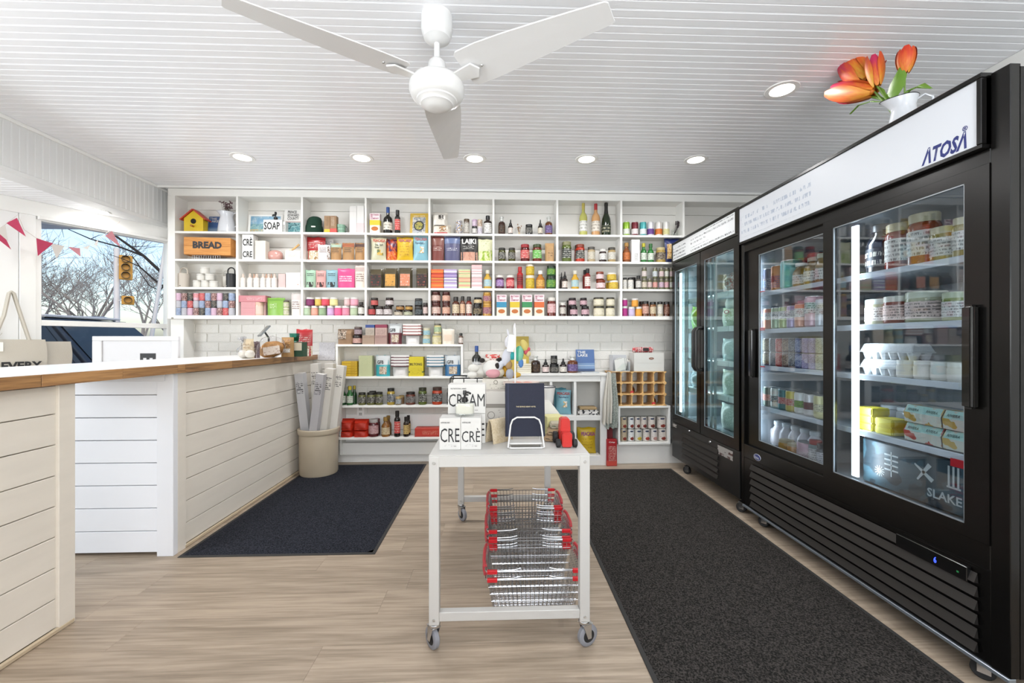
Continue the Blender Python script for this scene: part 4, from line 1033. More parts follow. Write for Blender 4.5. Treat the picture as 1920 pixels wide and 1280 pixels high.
# enamel jug with dried flowers
def jug(x, y, z, h, desc, name='enamel_jug', rz=0, r=1.0, rim='#8a8f96'):
    t = thing(name, desc, 'jug', (x, y, z), rz)
    E_ = mat('#e9ecf2', .18, coat=.4)
    n = 24; prof = [(0, 0), (.36, 0), (.385, .02), (.37, .2), (.33, .5), (.275, .72), (.26, .80), (.285, .9), (.32, 1.0), (.31, 1.0), (.27, .9), (.245, .8), (.26, .7), (.3, .4), (0, .38)]
    me = MB().lathe([(a * r, b_) for a, b_ in prof], n)
    for i, v in enumerate(me.v):      # spout pulled out and up on the -x side
        x_, y_, z_ = v
        if z_ > .78 and x_ < 0:
            q = (z_ - .78) / .22 * max(0, -x_ / (.32 * r))
            me.v[i] = (x_ - .16 * q, y_ * (1 - .35 * q), z_ + .06 * q)
    obj('vessel', me.mesh('jug'), E_, t, scale=(h, h, h))
    obj('handle', MB().tube([(.25 * r, 0, .9), (.36 * r + .05, 0, .97), (.5 * r + .06, 0, .86), (.52 * r + .05, 0, .6), (.44 * r + .04, 0, .38), (.33 * r, 0, .26)], .022, 8).mesh('jh'), E_, t, scale=(h, h, h))
    obj('rim', MB().tube([(.318 * r * math.cos(a) - (.16 * max(0, -math.cos(a)) if math.cos(a) < 0 else 0), .318 * r * math.sin(a) * (1 - .35 * max(0, -math.cos(a))), 1.0 + .06 * max(0, -math.cos(a))) for a in [i * math.pi / 12 for i in range(24)]], .009, 6, closed=True).mesh('rim'), mat(rim, .3), t, scale=(h, h, h))
    return t
jx = on_shelf(VX(1, 592), 4.06); jh = 200 * k_
jug(jx, 4.045, z1, jh, 'white enamel jug holding dried flowers beside lake book')
t = thing('dried_flower_bunch', 'small bunch of dried purple-brown flowers in enamel jug', 'dried flowers', (jx - .01, 4.045, z1 + jh * .45))
rg = random.Random(5); st = MB(); fl = MB()
for i in range(22):
    a, q = rg.random() * 6.28, rg.random(); tip = Vector((math.cos(a) * .055 * q + .012, math.sin(a) * .035 * q, jh * .55 + .05 + rg.random() * .055))
    st.tube([(0, 0, 0), tip * .55, tip], .0012, 4)
    for _ in range(5):
        c = tip + Vector((rg.uniform(-.012, .012), rg.uniform(-.01, .01), rg.uniform(-.02, .008))); s = .0035 + rg.random() * .003
        fl.ball(c, s, s, s * .8, 6, 4)
obj('stems', st.mesh('stems'), mat('#5c4a3a', .8), t); o_ = obj('flower_heads', fl.mesh('fl'), mat('#7a5c62', .8), t); o_['kind'] = 'stuff'
# framed beach print
w_, h_ = 330 * k_, 205 * k_; bx = on_shelf(VX(1, 925), 4.08)
t = thing('framed_print', 'white framed beach print leaning behind the soap carton', 'picture', (bx, 4.115, z1 + .001), rot=(R(-7), 0, 0))
obj('frame', MB().box(-w_ / 2, w_ / 2, -.008, .006, 0, .014).box(-w_ / 2, w_ / 2, -.008, .006, h_ - .014, h_).box(-w_ / 2, -w_ / 2 + .02, -.008, .006, .014, h_ - .014).box(w_ / 2 - .02, w_ / 2, -.008, .006, .014, h_ - .014).mesh('fr', .001), WHITE_GLOSS, t)
for a, b_, c_, n_ in ((.0, .26, ('#d9c9a0', '#b9cfc6', '#e6dcc0', 30), 'print_sand'), (.26, .56, ('#8fc0c9', '#a9d0d2', '#7aaec2', 25), 'print_sea'), (.56, 1, ('#8fbfe0', '#a6cfe8', '#c6dff0', 18), 'print_sky')):
    obj(n_, MB().box(-w_ / 2 + .02, w_ / 2 - .02, -.003, 0, .014 + a * (h_ - .028), .014 + b_ * (h_ - .028)).mesh('pp'), blotch_mat(*c_), t)
# soap pump bottle
def pump_bottle(x, y, z, w, h, desc, liquid, name='pump_bottle', place=''):
    t = thing(name, desc, 'bottle', (x, y, z), place=place)
    obj('bottle', MB().lathe([(0, 0), (.48, 0), (.5, .03), (.5, .58), (.44, .64), (.2, .67)], 20).mesh('pb'), GLASS_CLEAR, t, scale=(w, w, h))
    obj('liquid', MB().lathe([(0, .015), (.46, .015), (.475, .04), (.475, .50), (0, .50)], 20).mesh('pl'), mat(liquid, .35), t, scale=(w, w, h))
    obj('pump', MB().lathe([(.2, .66), (.22, .67), (.22, .75), (.2, .76), (.07, .77), (.07, .88), (.13, .89), (.13, .97), (.11, 1), (0, 1)], 16).mesh('pm'), BLACK, t, scale=(w, w, h))
    obj('spout', MB().tube([(0, 0, .95), (-.25, 0, .955), (-.4, 0, .93)], .055, 8).mesh('sp'), BLACK, t, scale=(w, w, h * .9))
    return t
bx = on_shelf(VX(1, 1040), 4.06); pump_bottle(bx, 4.070, z1, 80 * k_, 215 * k_, 'clear pump bottle with black pump behind the soap carton', '#c6d2ce')
# county book
w_, h_ = 176 * k_, 246 * k_; bx = on_shelf(VX(1, 1194), 4.04)
t = thing('county_book', 'white book titled PRINCE EDWARD COUNTY with water photo', 'book', (bx, 4.07, z1 + .001), rot=(R(-6), 0, 0))
obj('cover', bbox_mesh(w_, .018, h_, .001), mat('#f3f2ee', .45), t)
obj('cover_photo', bbox_mesh(w_ * .82, .0186, h_ * .46, .0005), blotch_mat('#4f8f96', '#86b4b6', '#2f6a74', 30), t, (0, 0, h_ * .03))
obj('cover_sky', bbox_mesh(w_ * .82, .0188, h_ * .06, .0005), mat('#c9b6b2', .5), t, (0, 0, h_ * .46))
lettering(t, 'PRINCE\nEDWARD\nCOUNTY', w_ * .62, h_ * .38, (-.0, -.0105, h_ * .76), INK)
# green beanie
bx = on_shelf(VX(1, 1405), 4.06); w_, h_ = 168 * k_, 172 * k_
t = thing('knit_beanie', 'dark green knit beanie with small white tag', 'hat', (bx, 4.065, z1))
GK = mat('#12402f', .9, bump=.5, bscale=160)
me = MB().lathe([(0, 1), (.2, .985), (.33, .92), (.40, .8), (.42, .65), (.44, .48), (.47, .46), (.5, .1), (.485, 0), (.3, 0)], 24)
for i, v in enumerate(me.v):
    if v[2] > .45: me.v[i] = (v[0] + .07 * (v[2] - .45) / .5, v[1], v[2])
obj('crown', me.mesh('bean'), GK, t, scale=(w_, w_ * .7, h_))
obj('cuff', MB().lathe([(.46, .47), (.5, .46), (.535, .3), (.545, .05), (.52, 0)], 24).mesh('cuff'), GK, t, scale=(w_ * .95, w_ * .68, h_))
obj('tag', bbox_mesh(.036, .002, .011, .0005), PAPER, t, (.02, -w_ * .36 - .002, h_ * .32), (R(-8), 0, R(8)))
# green mug
bx = on_shelf(VX(1, 1660), 4.03); w_, h_ = 88 * k_, 84 * k_
t = thing('stoneware_mug', 'pale green tiered mug between brown and white cartons', 'mug', (bx, 4.04, z1))
GM = mat('#8fb8a0', .3)
obj('cup', MB().lathe([(0, 0), (.4, 0), (.42, .02), (.42, .3), (.46, .34), (.46, .64), (.5, .68), (.5, 1), (.46, 1), (.44, .7), (0, .68)], 22).mesh('mug'), GM, t, scale=(w_, w_, h_))
obj('handle', MB().tube([(.45 + .22 * math.sin(a), 0, .55 - .33 * math.cos(a)) for a in [i * math.pi * 1.0 / 8 for i in range(9)]] , .06, 8).mesh('mh'), mat('#5a6a62', .35), t, scale=(w_, w_, h_))
# cookbook
w_, h_ = 178 * k_, 222 * k_; bx = on_shelf(VX(2, 578), 4.04)
t = thing('cookbook', 'yellow cookbook with photo of a dark pan', 'book', (bx, 4.07, z1 + .001), rot=(R(-7), 0, R(-3)))
obj('cover', bbox_mesh(w_, .02, h_, .001), mat('#d9b43c', .45), t)
obj('cover_photo', bbox_mesh(w_ * .72, .0206, h_ * .74, .0005), blotch_mat('#b9bcc0', '#8f959a', '#d6d4cc', 26), t, (0, 0, h_ * .08))
obj('printed_pan', MB().lathe([(0, 0), (w_ * .29, 0), (w_ * .29, .001), (0, .001)], 24).mesh('pan'), mat('#26282a', .5), t, (0, -.0108, h_ * .42), (R(90), 0, 0))
obj('printed_food', MB().lathe([(0, 0), (w_ * .22, 0), (w_ * .22, .0015), (0, .0015)], 24).mesh('food'), blotch_mat('#8a8f3c', '#c6b24a', '#4a5a2a', 45), t, (0, -.0112, h_ * .42), (R(90), 0, 0))
lettering(t, 'GREAT TASTE', w_ * .62, h_ * .06, (0, -.0112, h_ * .87), mat('#f2ead2'))
# rice sack upper
bx = on_shelf(VX(2, 780), 4.03)
product('brick', 'white rice sack with round dark emblem on top of another', bx, 4.06, z1 + 80 * k_, 150 * k_, 142 * k_, dict(b='#efeae0', d=.11, low='#2a2420', lv=.05, n='rice_sack', win=('#2a2622', '#34302a', '#efeae0', 14), wz=(.46, .76, .44, .74), c='bag'), place='top shelf, fifth bay')
t = thing('leafy_sprig', 'dark green leafy sprig poking above the rice sacks', 'foliage', (on_shelf(VX(2, 712), 4.05), 4.1, z1 + .14))
lf = MB()
for a, l in ((20, .05), (-30, .06), (70, .045), (-70, .04)):
    lf.ball((math.sin(R(a)) * l * .5, 0, .02 + math.cos(R(a)) * l * .5), .012, .003, l * .5, 8, 6)
obj('leaves', lf.mesh('lf'), mat('#1f5a34', .5), t)
obj('stem', MB().tube([(0, .015, -.13), (0, .012, .03)], .002, 5).mesh('s'), mat('#3a4a2a', .6), t)
# tiny dried posy
bx = on_shelf(VX(2, 1533), 4.04); t = thing('dried_posy', 'tiny dried flower posy between dark bottles', 'dried flowers', (bx, 4.04, z1))
st = MB(); rg = random.Random(8)
for i in range(9):
    tip = Vector((rg.uniform(-.018, .02), rg.uniform(-.01, .01), .06 + rg.random() * .045)); st.tube([(0, 0, .0), tip], .0012, 4); st.ball(tip, .005, .004, .007, 6, 4)
obj('sprigs', st.mesh('sp'), mat('#a5805c', .8), t)
obj('holder', MB().lathe([(0, 0), (.011, 0), (.011, .012), (.008, .03), (0, .03)], 12).mesh('h'), mat('#d6c3a0', .6), t)
# glass of lavender
bx = on_shelf(VX(3, 1238), 4.03); t = thing('lavender_glass', 'small clear tumbler with dark dried lavender', 'glass', (bx, 4.03, z1))
obj('tumbler', MB().lathe([(0, .002), (.028, .002), (.03, .006), (.032, .065), (.030, .065), (.028, .008), (0, .006)], 18).mesh('tm'), GLASS_CLEAR, t)
st = MB(); rg = random.Random(2)
for i in range(7):
    tip = Vector((.018 + rg.uniform(-.004, .03), rg.uniform(-.012, .012), .115 + rg.random() * .05)); st.tube([(-.01, 0, .01), tip * .6, tip], .0015, 4); st.tube([tip * .75, tip], .005, 6)
obj('lavender', st.mesh('lv'), mat('#3a2f34', .9), t)
# bread crate on a low wire rack
k2 = mpp(-2.4, 4.0) * VS
cx_ = on_shelf(VX(1, 377), 3.99); cw, ch = 410 * k2, 165 * k2
t = thing('bread_crate', 'wooden crate stencilled BREAD', 'crate', (cx_ + .01, 4.052, z2 + 42 * k2), rz=R(5))
cd = .11
for i in range(2):
    h2 = ch / 2
    for nm_, y_ in (('front_slat', -cd / 2), ('rear_slat', cd / 2 - .012)):
        obj(nm_, MB().box(-cw / 2, cw / 2, y_, y_ + .012, i * h2 + .0008, (i + 1) * h2 - .0008).mesh('sl', .001), CRATE_WOOD, t)
for s in (-1, 1): obj('end_slat', MB().box(s * (cw / 2 - .014) - .0138, s * (cw / 2 - .014) + .0138, -cd / 2 + .012, cd / 2 - .012, 0, ch - .002).mesh('es', .001), CRATE_WOOD, t)
obj('bottom_slat', MB().box(-cw / 2 + .02, cw / 2 - .02, -cd / 2 + .012, cd / 2 - .012, 0, .008).mesh('bs'), CRATE_WOOD, t)
lettering(t, 'BREAD', cw * .62, ch * .40, (-.0, -cd / 2 - .0012, ch * .56), mat('#3c3f44', .7), bold=.05)
t = thing('wire_riser', 'low chrome wire riser under the bread crate', 'rack', (on_shelf(VX(1, 380), 4.0), 4.06, z2))
wr = MB(); rw_, rh_, rd_ = 258 * k2, 41 * k2, .10
for zz in (.003, rh_ - .003):
    wr.tube([(-rw_ / 2, -rd_ / 2, zz), (rw_ / 2, -rd_ / 2, zz), (rw_ / 2, rd_ / 2, zz), (-rw_ / 2, rd_ / 2, zz)], .0025, 6, closed=True)
for i in range(13):
    x_ = -rw_ / 2 + rw_ * i / 12
    wr.tube([(x_, -rd_ / 2, .003), (x_, -rd_ / 2, rh_ - .003), (x_, rd_ / 2, rh_ - .003)], .0018, 5)
obj('wires', wr.mesh('wr'), CHROME, t)
# pink ceramic round
bx = on_shelf(VX(1, 1028), 4.04); rr = 72 * k2
t = thing('ceramic_vase', 'round blush pink ceramic vase between cream cartons', 'vase', (bx, 4.065, z2))
obj('body', MB().lathe([(0, 0), (.5, 0), (.8, .2), (.98, .5), (1.0, .75), (.9, 1.1), (.7, 1.3), (.35, 1.42), (.16, 1.44), (0, 1.4)], 26).mesh('vs'), mat('#dba79d', .25, coat=.3), t, scale=(rr, rr * .7, rr))
# glass cloche with brush on the cream gift box
bx = on_shelf(VX(1, 1208), 4.03); t = thing('bristle_brush', 'small wooden bristle brush propped on cream gift box', 'brush', (bx, 4.06, z2 + 85 * k2))
obj('brush_handle', MB().tube([(-.03, 0, .02), (0, 0, .035), (.045, 0, .075)], .009, 8).mesh('bh'), RACK_WOOD, t)
obj('bristles', MB().lathe([(.012, 0), (.016, .022), (0, .022)], 12).mesh('br'), mat('#e9dfc9', .9), t, (-.035, 0, .008), (0, R(20), 0))
obj('rest', bbox_mesh(.07, .04, .012, .002), mat('#efe9e0', .4), t)
# tumblers with handles
def tumbler(zx0, zx1, body_top, handle_top, c, desc, back=0.0):
    y = 4.045 + back; x = on_shelf(VX(1, (zx0 + zx1) / 2), y); k = mpp(x, y) * VS; w = (zx1 - zx0) * k; h = (945 - body_top) * k; hh = (945 - handle_top) * k
    t = thing('travel_tumbler', desc, 'tumbler', (x, y, z3))
    obj('body', MB().lathe([(0, 0), (.47, 0), (.5, .02), (.5, .97), (.47, 1), (0, 1)], 22).mesh('tb'), mat(c, .45), t, scale=(w, w, h))
    a_ = w * .38
    obj('carry_handle', MB().tube([(-a_, 0, h - .003)] + [(-a_ * math.cos(q), 0, h + (hh - h - a_) + a_ * math.sin(q)) for q in [i * math.pi / 8 for i in range(9)]] + [(a_, 0, h - .003)], w * .07, 8).mesh('th'), mat(c, .45), t)
    obj('logo', bbox_mesh(.014, .001, .006, .0002), mat('#efefef' if c == '#24262b' else '#4a4642', .5), t, (-.005 if c != '#24262b' else -.02, -w * .5 - .0001 if c != '#24262b' else -w * .43, h * .1))
tumbler(132, 220, 810, 755, '#dcd2c6', 'pale stone travel tumbler with loop handle')
tumbler(583, 668, 812, 752, '#24262b', 'black travel tumbler with loop handle')
tumbler(546, 596, 828, 775, '#ece8df', 'cream travel tumbler behind the black tumbler', .06)
# display cards above the nut pouches
for zx0, zx1, tp, bay_, row_, zz in ((1500, 1590, 475, 3, 2, z2),):
    y = 4.1; x = on_shelf(VX(1, (zx0 + zx1) / 2), y); k = mpp(x, y) * VS
    product('stand', 'white printed nut pouch at the rear', x, y, zz, (zx1 - zx0) * k, (690 - tp) * k, dict(b='#efece8', d=.03, t='#efece8', k='#3c3a6a', z=(.1, .9, .6, .95), lines=9, dens=.55), place='second shelf, third bay')
# ================================================================= glass-door fridges
FX = 1.63
LINER = mat('#98a4ad', .4); FSHELF = mat('#dfe6ee', .3); FBLACK = mat('#121110', .38, spec=.35, noise=.08, nscale=3); FBLACK2 = mat('#0d0c0b', .24, spec=.4)
LOUV = mat('#2b2724', .5)
SIGN = mat('#e9edf4', .35, emit=.10, ecol='#f2f5fb')
LED = mat('#ffffff', .4, emit=5.0, ecol='#eaf6ff')
def caster(parent, x, y, z_top, name='caster'):
    c = obj(name, cached('cst_fork', lambda: MB().box(-.02, .02, -.02, .02, .066, .072).box(-.016, -.012, -.014, .02, .022, .07).box(.012, .016, -.014, .02, .022, .07).mesh('fork', .001)), CHROME, parent, (x, y, 0), (0, 0, R(35)))
    obj('wheel', cached('cst_wheel', lambda: MB().lathe([(0, -.010), (.012, -.011), (.028, -.014), (.0325, -.010), (.0325, .010), (.028, .014), (.012, .011), (0, .010)], 20).mesh('wheel')), RUBBER, c, (0, .006, .0325), (0, R(90), 0))
    return c
def led_strip(parent, x, y, z0, z1, rot_z, power):
    o = obj('led_strip', MB().box(x - .006, x + .006, y - .015, y + .015, z0, z1).mesh('led'), LED, parent)
    l = bpy.data.lights.new('fridge_led', 'AREA'); l.shape = 'RECTANGLE'; l.size = .03; l.size_y = (z1 - z0); l.energy = power; l.color = (.88, .95, 1)
    lo = bpy.data.objects.new('fridge_led', l); COL.objects.link(lo); lo.parent = parent; lo.location = (x + .03, y, (z0 + z1) / 2); lo.rotation_euler = (R(90), 0, rot_z)

def fridge_shell(t, y0, y1, depth, zb, zt, head_z, zin0, zin1, yc, foot):
    # outer cabinet (hollow), local coordinates: x from the door face (0) backwards (+), y about yc
    a, b = y0 - yc, y1 - yc
    body = MB()
    body.box(.03, depth, a, a + .045, zb, zt); body.box(.03, depth, b - .045, b, zb, zt); body.box(depth - .05, depth, a + .045, b - .045, zb, zt)
    body.box(.03, depth - .05, a + .045, b - .045, zin1 + .0, zt); body.box(.03, depth - .05, a + .045, b - .045, zb, zin0)
    obj('cabinet', body.mesh('cab'), FBLACK, t)
    ln = MB(); ln.box(.06, depth - .06, a + .045, a + .052, zin0, zin1); ln.box(.06, depth - .06, b - .052, b - .045, zin0, zin1); ln.box(depth - .06, depth - .05, a + .045, b - .045, zin0, zin1)
    ln.box(.06, depth - .06, a + .05, b - .05, zin1 - .006, zin1); ln.box(.06, depth - .06, a + .05, b - .05, zin0, zin0 + .006)
    obj('liner', ln.mesh('lin'), LINER, t)

def door(t, ya, yb, z0, z1, pane, x0, th, handle=None, yc=0, glassm=None, silver=True):
    pa, pb, pz0, pz1 = pane
    f = MB()
    f.box(x0, x0 + th, ya - yc, pa - yc, z0, z1); f.box(x0, x0 + th, pb - yc, yb - yc, z0, z1); f.box(x0, x0 + th, pa - yc, pb - yc, z0, pz0); f.box(x0, x0 + th, pa - yc, pb - yc, pz1, z1)
    d = obj('door', f.mesh('door'), FBLACK2, t)
    obj('pane', MB().box(x0 + .008, x0 + .013, pa - yc, pb - yc, pz0, pz1).mesh('pane'), glassm or GLASS_DOOR, d)
    if silver:
        g = MB(); e = .004
        g.box(x0 + .002, x0 + .008, pa - yc, pa - yc + e, pz0, pz1); g.box(x0 + .002, x0 + .008, pb - yc - e, pb - yc, pz0, pz1); g.box(x0 + .002, x0 + .008, pa - yc, pb - yc, pz0, pz0 + e); g.box(x0 + .002, x0 + .008, pa - yc, pb - yc, pz1 - e, pz1)
        obj('gasket_trim', g.mesh('gt'), mat('#b9c2c9', .3, metal=.6), d)
    return d

# ---------------- sliding-door fridge (near)
A0, A1 = 1.29, 2.775; yc = (A0 + A1) / 2
f1 = thing('sliding_door_fridge', 'large black fridge with two sliding glass doors and lit white header', 'fridge', (FX, yc, 0))
D1 = .86; ZB1, ZT1 = .085, 2.035
fridge_shell(f1, A0, A1, D1, ZB1, ZT1, 1.8, .48, 1.77, yc, True)
fr = MB()
fr.box(0, .035, A0 - yc, A0 - yc + .055, ZB1, ZT1 + .01); fr.box(0, .035, A1 - yc - .03, A1 - yc, ZB1, ZT1); fr.box(0, .035, A0 - yc + .055, A1 - yc - .03, 1.75, 1.80); fr.box(0, .035, A0 - yc + .055, A1 - yc - .03, .40, .485)
obj('front_frame', fr.mesh('ff', .002), FBLACK2, f1)
hd = MB(); ha, hb = A0 - yc + .058, A1 - yc - .004
hd.box(-.028, .03, ha, hb, 1.80, 1.815); hd.box(-.028, .03, ha, hb, 2.035, 2.052); hd.box(-.028, .03, ha, ha + .016, 1.815, 2.035); hd.box(-.028, .03, hb - .012, hb, 1.815, 2.035); hd.box(-.012, .03, ha, hb, 1.815, 2.035)
h1 = obj('header', hd.mesh('hd', .002), FBLACK2, f1)
obj('sign_panel', MB().box(-.022, -.012, ha + .016, hb - .012, 1.815, 2.035).mesh('sign', .001), SIGN, h1)
LB = mat('#27337f', .5, emit=.05)
RFACE = R(-90)   # lettering that reads from the -x side: +x of text runs towards the viewer (-y)
def sign_text(parent, s, yw, z, w, h, x, m, yc, shear=0.0, bold=.02): return lettering(parent, s, w, h, (x, yw - yc, z), m, (0, 0, RFACE), bold, shear)
sign_text(h1, 'ΛTOSΛ', 1.474, 1.852, .155, .060, -.0225, LB, yc, shear=.30, bold=.038)
sign_text(h1, '®', 1.402, 1.892, .018, .018, -.0225, LB, yc)
scr = print_mat('#e9edf4', '#b4bfd2', 22.0, .48, 110.0, .4, .10, 'z', 'y', .5)
obj('faint_handwriting', MB().box(-.0226, -.0220, 2.12 - yc, 2.74 - yc, 1.84, 1.995).mesh('hw'), scr, h1)
# doors: far one behind, near one in front
dr = door(f1, 2.02, A1 - .028, .485, 1.75, (2.08, 2.62, .535, 1.708), .018, .016, yc=yc)
dn = door(f1, A0 + .055, 2.06, .485, 1.75, (1.42, 2.0, .527, 1.710), -.004, .018, yc=yc)
def bar_handle(d, y, z0, z1, x, yc):
    obj('handle', MB().box(x - .03, x, y - yc - .02, y - yc + .02, z0, z1).mesh('hdl', .009, 3), BLACK_GLOSS, d)
bar_handle(dn, 1.39, .93, 1.285, -.004, yc)
bar_handle(dr, 2.665, .93, 1.24, .018, yc)
obj('lower_panel', MB().box(.002, .03, A0 - yc + .055, A1 - yc - .03, ZB1, .40).mesh('lp', .002), FBLACK2, f1)
for i in range(6):
    z = .105 + i * .047
    ya = A0 + .09
    obj('louver', MB().add([(-.0, ya - yc, z), (-.016, ya - yc, z + .004), (-.004, ya - yc, z + .035), (-.001, 2.66 - yc, z), (-.016, 2.66 - yc, z + .004), (-.004, 2.66 - yc, z + .035)], [(0, 1, 2), (5, 4, 3), (0, 3, 4, 1), (1, 4, 5, 2), (2, 5, 3, 0)]).mesh('lv'), LOUV, f1)
obj('kick_strip', MB().box(-.006, .02, A0 - yc, A1 - yc - .02, .072, .086).mesh('ks', .002), mat('#b9c3cd', .3, metal=.7), f1)
ctl = obj('control_panel', MB().box(-.0185, .0, 1.40 - yc, 1.66 - yc, .335, .385).mesh('cp', .002), mat('#101010', .15, coat=.4), f1)
sign_text(ctl, '6', 1.505, .357, .010, .022, -.0192, mat('#2a3cff', .4, emit=5.0, ecol='#2f44ff'), yc)
obj('indicator_light', MB().box(-.0192, -.0186, 1.425 - yc, 1.432 - yc, .352, .358).mesh('ind'), mat('#1f6a3a', .4, emit=.6), ctl)
bd = obj('badge', MB().lathe([(0, .004), (.03, .003), (.034, 0)], 24, sx=1.0, sy=.55).mesh('bdg'), mat('#2b3a86', .3), f1, (-.0005, 2.60 - yc, .435), (R(90), 0, R(-90)))
obj('badge_rim', MB().tube([(.034 * math.cos(a), .034 * .55 * math.sin(a), .001) for a in [i * math.pi / 12 for i in range(24)]], .0022, 6, closed=True).mesh('br'), mat('#d8dbe6', .3, metal=.5), bd)
sign_text(f1, 'Λtosa', 2.60, .435, .046, .018, -.0058, mat('#eef0f6', .4), yc)
for yy in (1.40, 2.60): caster(f1, .05, yy - yc, .08)
# inner shelves and lamp
FZ = [1.475, 1.237, 1.005, .743, .492]
for z in FZ[:4]:
    obj('fridge_shelf', MB().box(.085, D1 - .08, A0 - yc + .06, A1 - yc - .06, z - .008, z).mesh('fs'), mat('#9fabb4', .4), f1)
    obj('price_rail', MB().box(.075, .085, A0 - yc + .06, A1 - yc - .06, z - .024, z + .002).mesh('pr', .002), FSHELF, f1)
led_strip(f1, .045, 1.925 - yc, .53, 1.70, R(-90), 4)
led_strip(f1, .05, 2.715 - yc, .53, 1.70, R(-90), 2.5)
led_strip(f1, .05, 1.36 - yc, .53, 1.70, R(-90), 2.5)
for z, y in ((1.50, 2.60), (1.27, 2.60), (1.26, 2.60), (1.03, 2.60)):
    obj('red_price_clip', bbox_mesh(.006, .05, .006, .001), RED_PL, f1, (.03, y - yc, z - .03))
rc = obj('red_sale_tag', MB().box(.066, .072, 1.455 - yc, 1.53 - yc, .695, .725).mesh('rst', .001), RED_PL, f1)

# ---------------- two-door fridge (far)
B0, B1 = 2.79, 3.885; yc2 = (B0 + B1) / 2
f2 = thing('two_door_fridge', 'black fridge with two hinged glass doors and handwritten header', 'fridge', (FX, yc2, 0))
D2 = .80
fridge_shell(f2, B0, B1, D2, .10, 2.06, 1.88, .47, 1.85, yc2, False)
door(f2, 3.345, B1 - .004, .425, 1.875, (3.40, 3.83, .495, 1.80), -.004, .03, yc=yc2, glassm=GLASS_DOOR2)
d2b = door(f2, B0 + .006, 3.335, .425, 1.875, (2.86, 3.28, .495, 1.80), -.004, .03, yc=yc2, glassm=GLASS_DOOR2)
d2a = [c for c in f2.children if c.name.startswith('door')][0]
def loop_handle(d, y):
    obj('handle', MB().tube([(0, y - yc2, .93), (-.035, y - yc2, .935), (-.052, y - yc2, .96), (-.052, y - yc2, 1.24), (-.035, y - yc2, 1.265), (0, y - yc2, 1.27)], .012, 8).mesh('lh'), mat('#2c2b2a', .4), d)
loop_handle(d2a, 3.365); loop_handle(d2b, 3.315)
hd = MB(); ha, hb = B0 - yc2 + .004, B1 - yc2 - .004
hd.box(-.012, .03, ha, hb, 1.878, 1.898); hd.box(-.012, .03, ha, hb, 2.045, 2.066); hd.box(-.012, .03, ha, ha + .04, 1.898, 2.045); hd.box(-.012, .03, hb - .02, hb, 1.898, 2.045); hd.box(-.002, .03, ha, hb, 1.898, 2.045)
h2 = obj('header', hd.mesh('hd2', .002), FBLACK2, f2)
obj('sign_panel', MB().box(-.007, -.002, ha + .04, hb - .02, 1.898, 2.045).mesh('sg2'), mat('#f4f6f8', .35, emit=.16, ecol='#f6f9fc'), h2)
for ya, yb, z0, z1 in ((3.60, 3.85, 1.91, 2.03), (3.2, 3.5, 1.905, 1.945), (2.85, 3.2, 1.91, 1.94), (2.86, 3.25, 2.0, 2.035), (3.25, 3.5, 1.96, 2.03)):
    obj('handwriting', MB().box(-.0076, -.0071, ya - yc2, yb - yc2, z0, z1).mesh('hw2'), print_mat('#f4f6f8', '#4a4f55', 34.0, .5, 150.0, .4, .16, 'z', 'y', .45), h2)
lp = obj('lower_panel', MB().box(-.004, .03, B0 - yc2, B1 - yc2, .10, .42).mesh('lp2', .003), mat('#1f1e1d', .4), f2)
for i in range(5):
    z = .145 + i * .047
    obj('louver', MB().add([(-.0045, 3.06 - yc2, z), (-.018, 3.06 - yc2, z + .004), (-.007, 3.06 - yc2, z + .034), (-.0045, 3.66 - yc2, z), (-.018, 3.66 - yc2, z + .004), (-.007, 3.66 - yc2, z + .034)], [(0, 1, 2), (5, 4, 3), (0, 3, 4, 1), (1, 4, 5, 2), (2, 5, 3, 0)]).mesh('lv'), LOUV, f2)
obj('door_lock', MB().lathe([(0, .008), (.008, .007), (.010, 0)], 12).mesh('lk'), CHROME, f2, (-.004, 3.53 - yc2, .405), (0, R(-90), 0))
obj('door_lock', MB().lathe([(0, .008), (.008, .007), (.010, 0)], 12).mesh('lk'), CHROME, f2, (-.004, 3.18 - yc2, .395), (0, R(-90), 0))
st_ = obj('control_sticker', MB().box(-.0055, -.004, 2.87 - yc2, 3.07 - yc2, .335, .40).mesh('cs'), print_mat('#b9b6b2', '#4a1f1c', 30, .5, 25.0, .3, 0.0, 'z', 'y'), f2)
obj('maker_sticker', MB().box(-.0055, -.004, 3.79 - yc2, 3.87 - yc2, .378, .405).mesh('ms'), print_mat('#c9c6c0', '#333333', 60, .5, 60.0, .3, 0.0, 'z', 'y'), f2)
for yy in (2.83, 3.66): caster(f2, .04, yy - yc2, .09)
GZ = [1.53, 1.27, 1.01, .75, .478]
for z in GZ[:4]:
    obj('fridge_shelf', MB().box(.085, D2 - .08, B0 - yc2 + .06, B1 - yc2 - .06, z - .008, z).mesh('fs'), mat('#d6e2e4', .4), f2)
    for ya in (2.86, 3.06, 3.40, 3.58):
        obj('price_rail', MB().box(.066, .082, ya - yc2, ya + .19 - yc2, z - .035, z + .004).mesh('pr', .002), mat('#eef2f4', .35), f2)
for yy, pw in ((3.80, 3), (3.345, 4), (2.85, 2)):
    led_strip(f2, .04, yy - yc2, .52, 1.78, R(-90), pw)
for yy in (3.74, 3.70, 3.28, 3.22):
    obj('shelf_upright', MB().box(.05, .06, yy - yc2 - .012, yy - yc2 + .012, .48, 1.84).mesh('su'), mat('#bfcdd2', .3, metal=.4), f2)

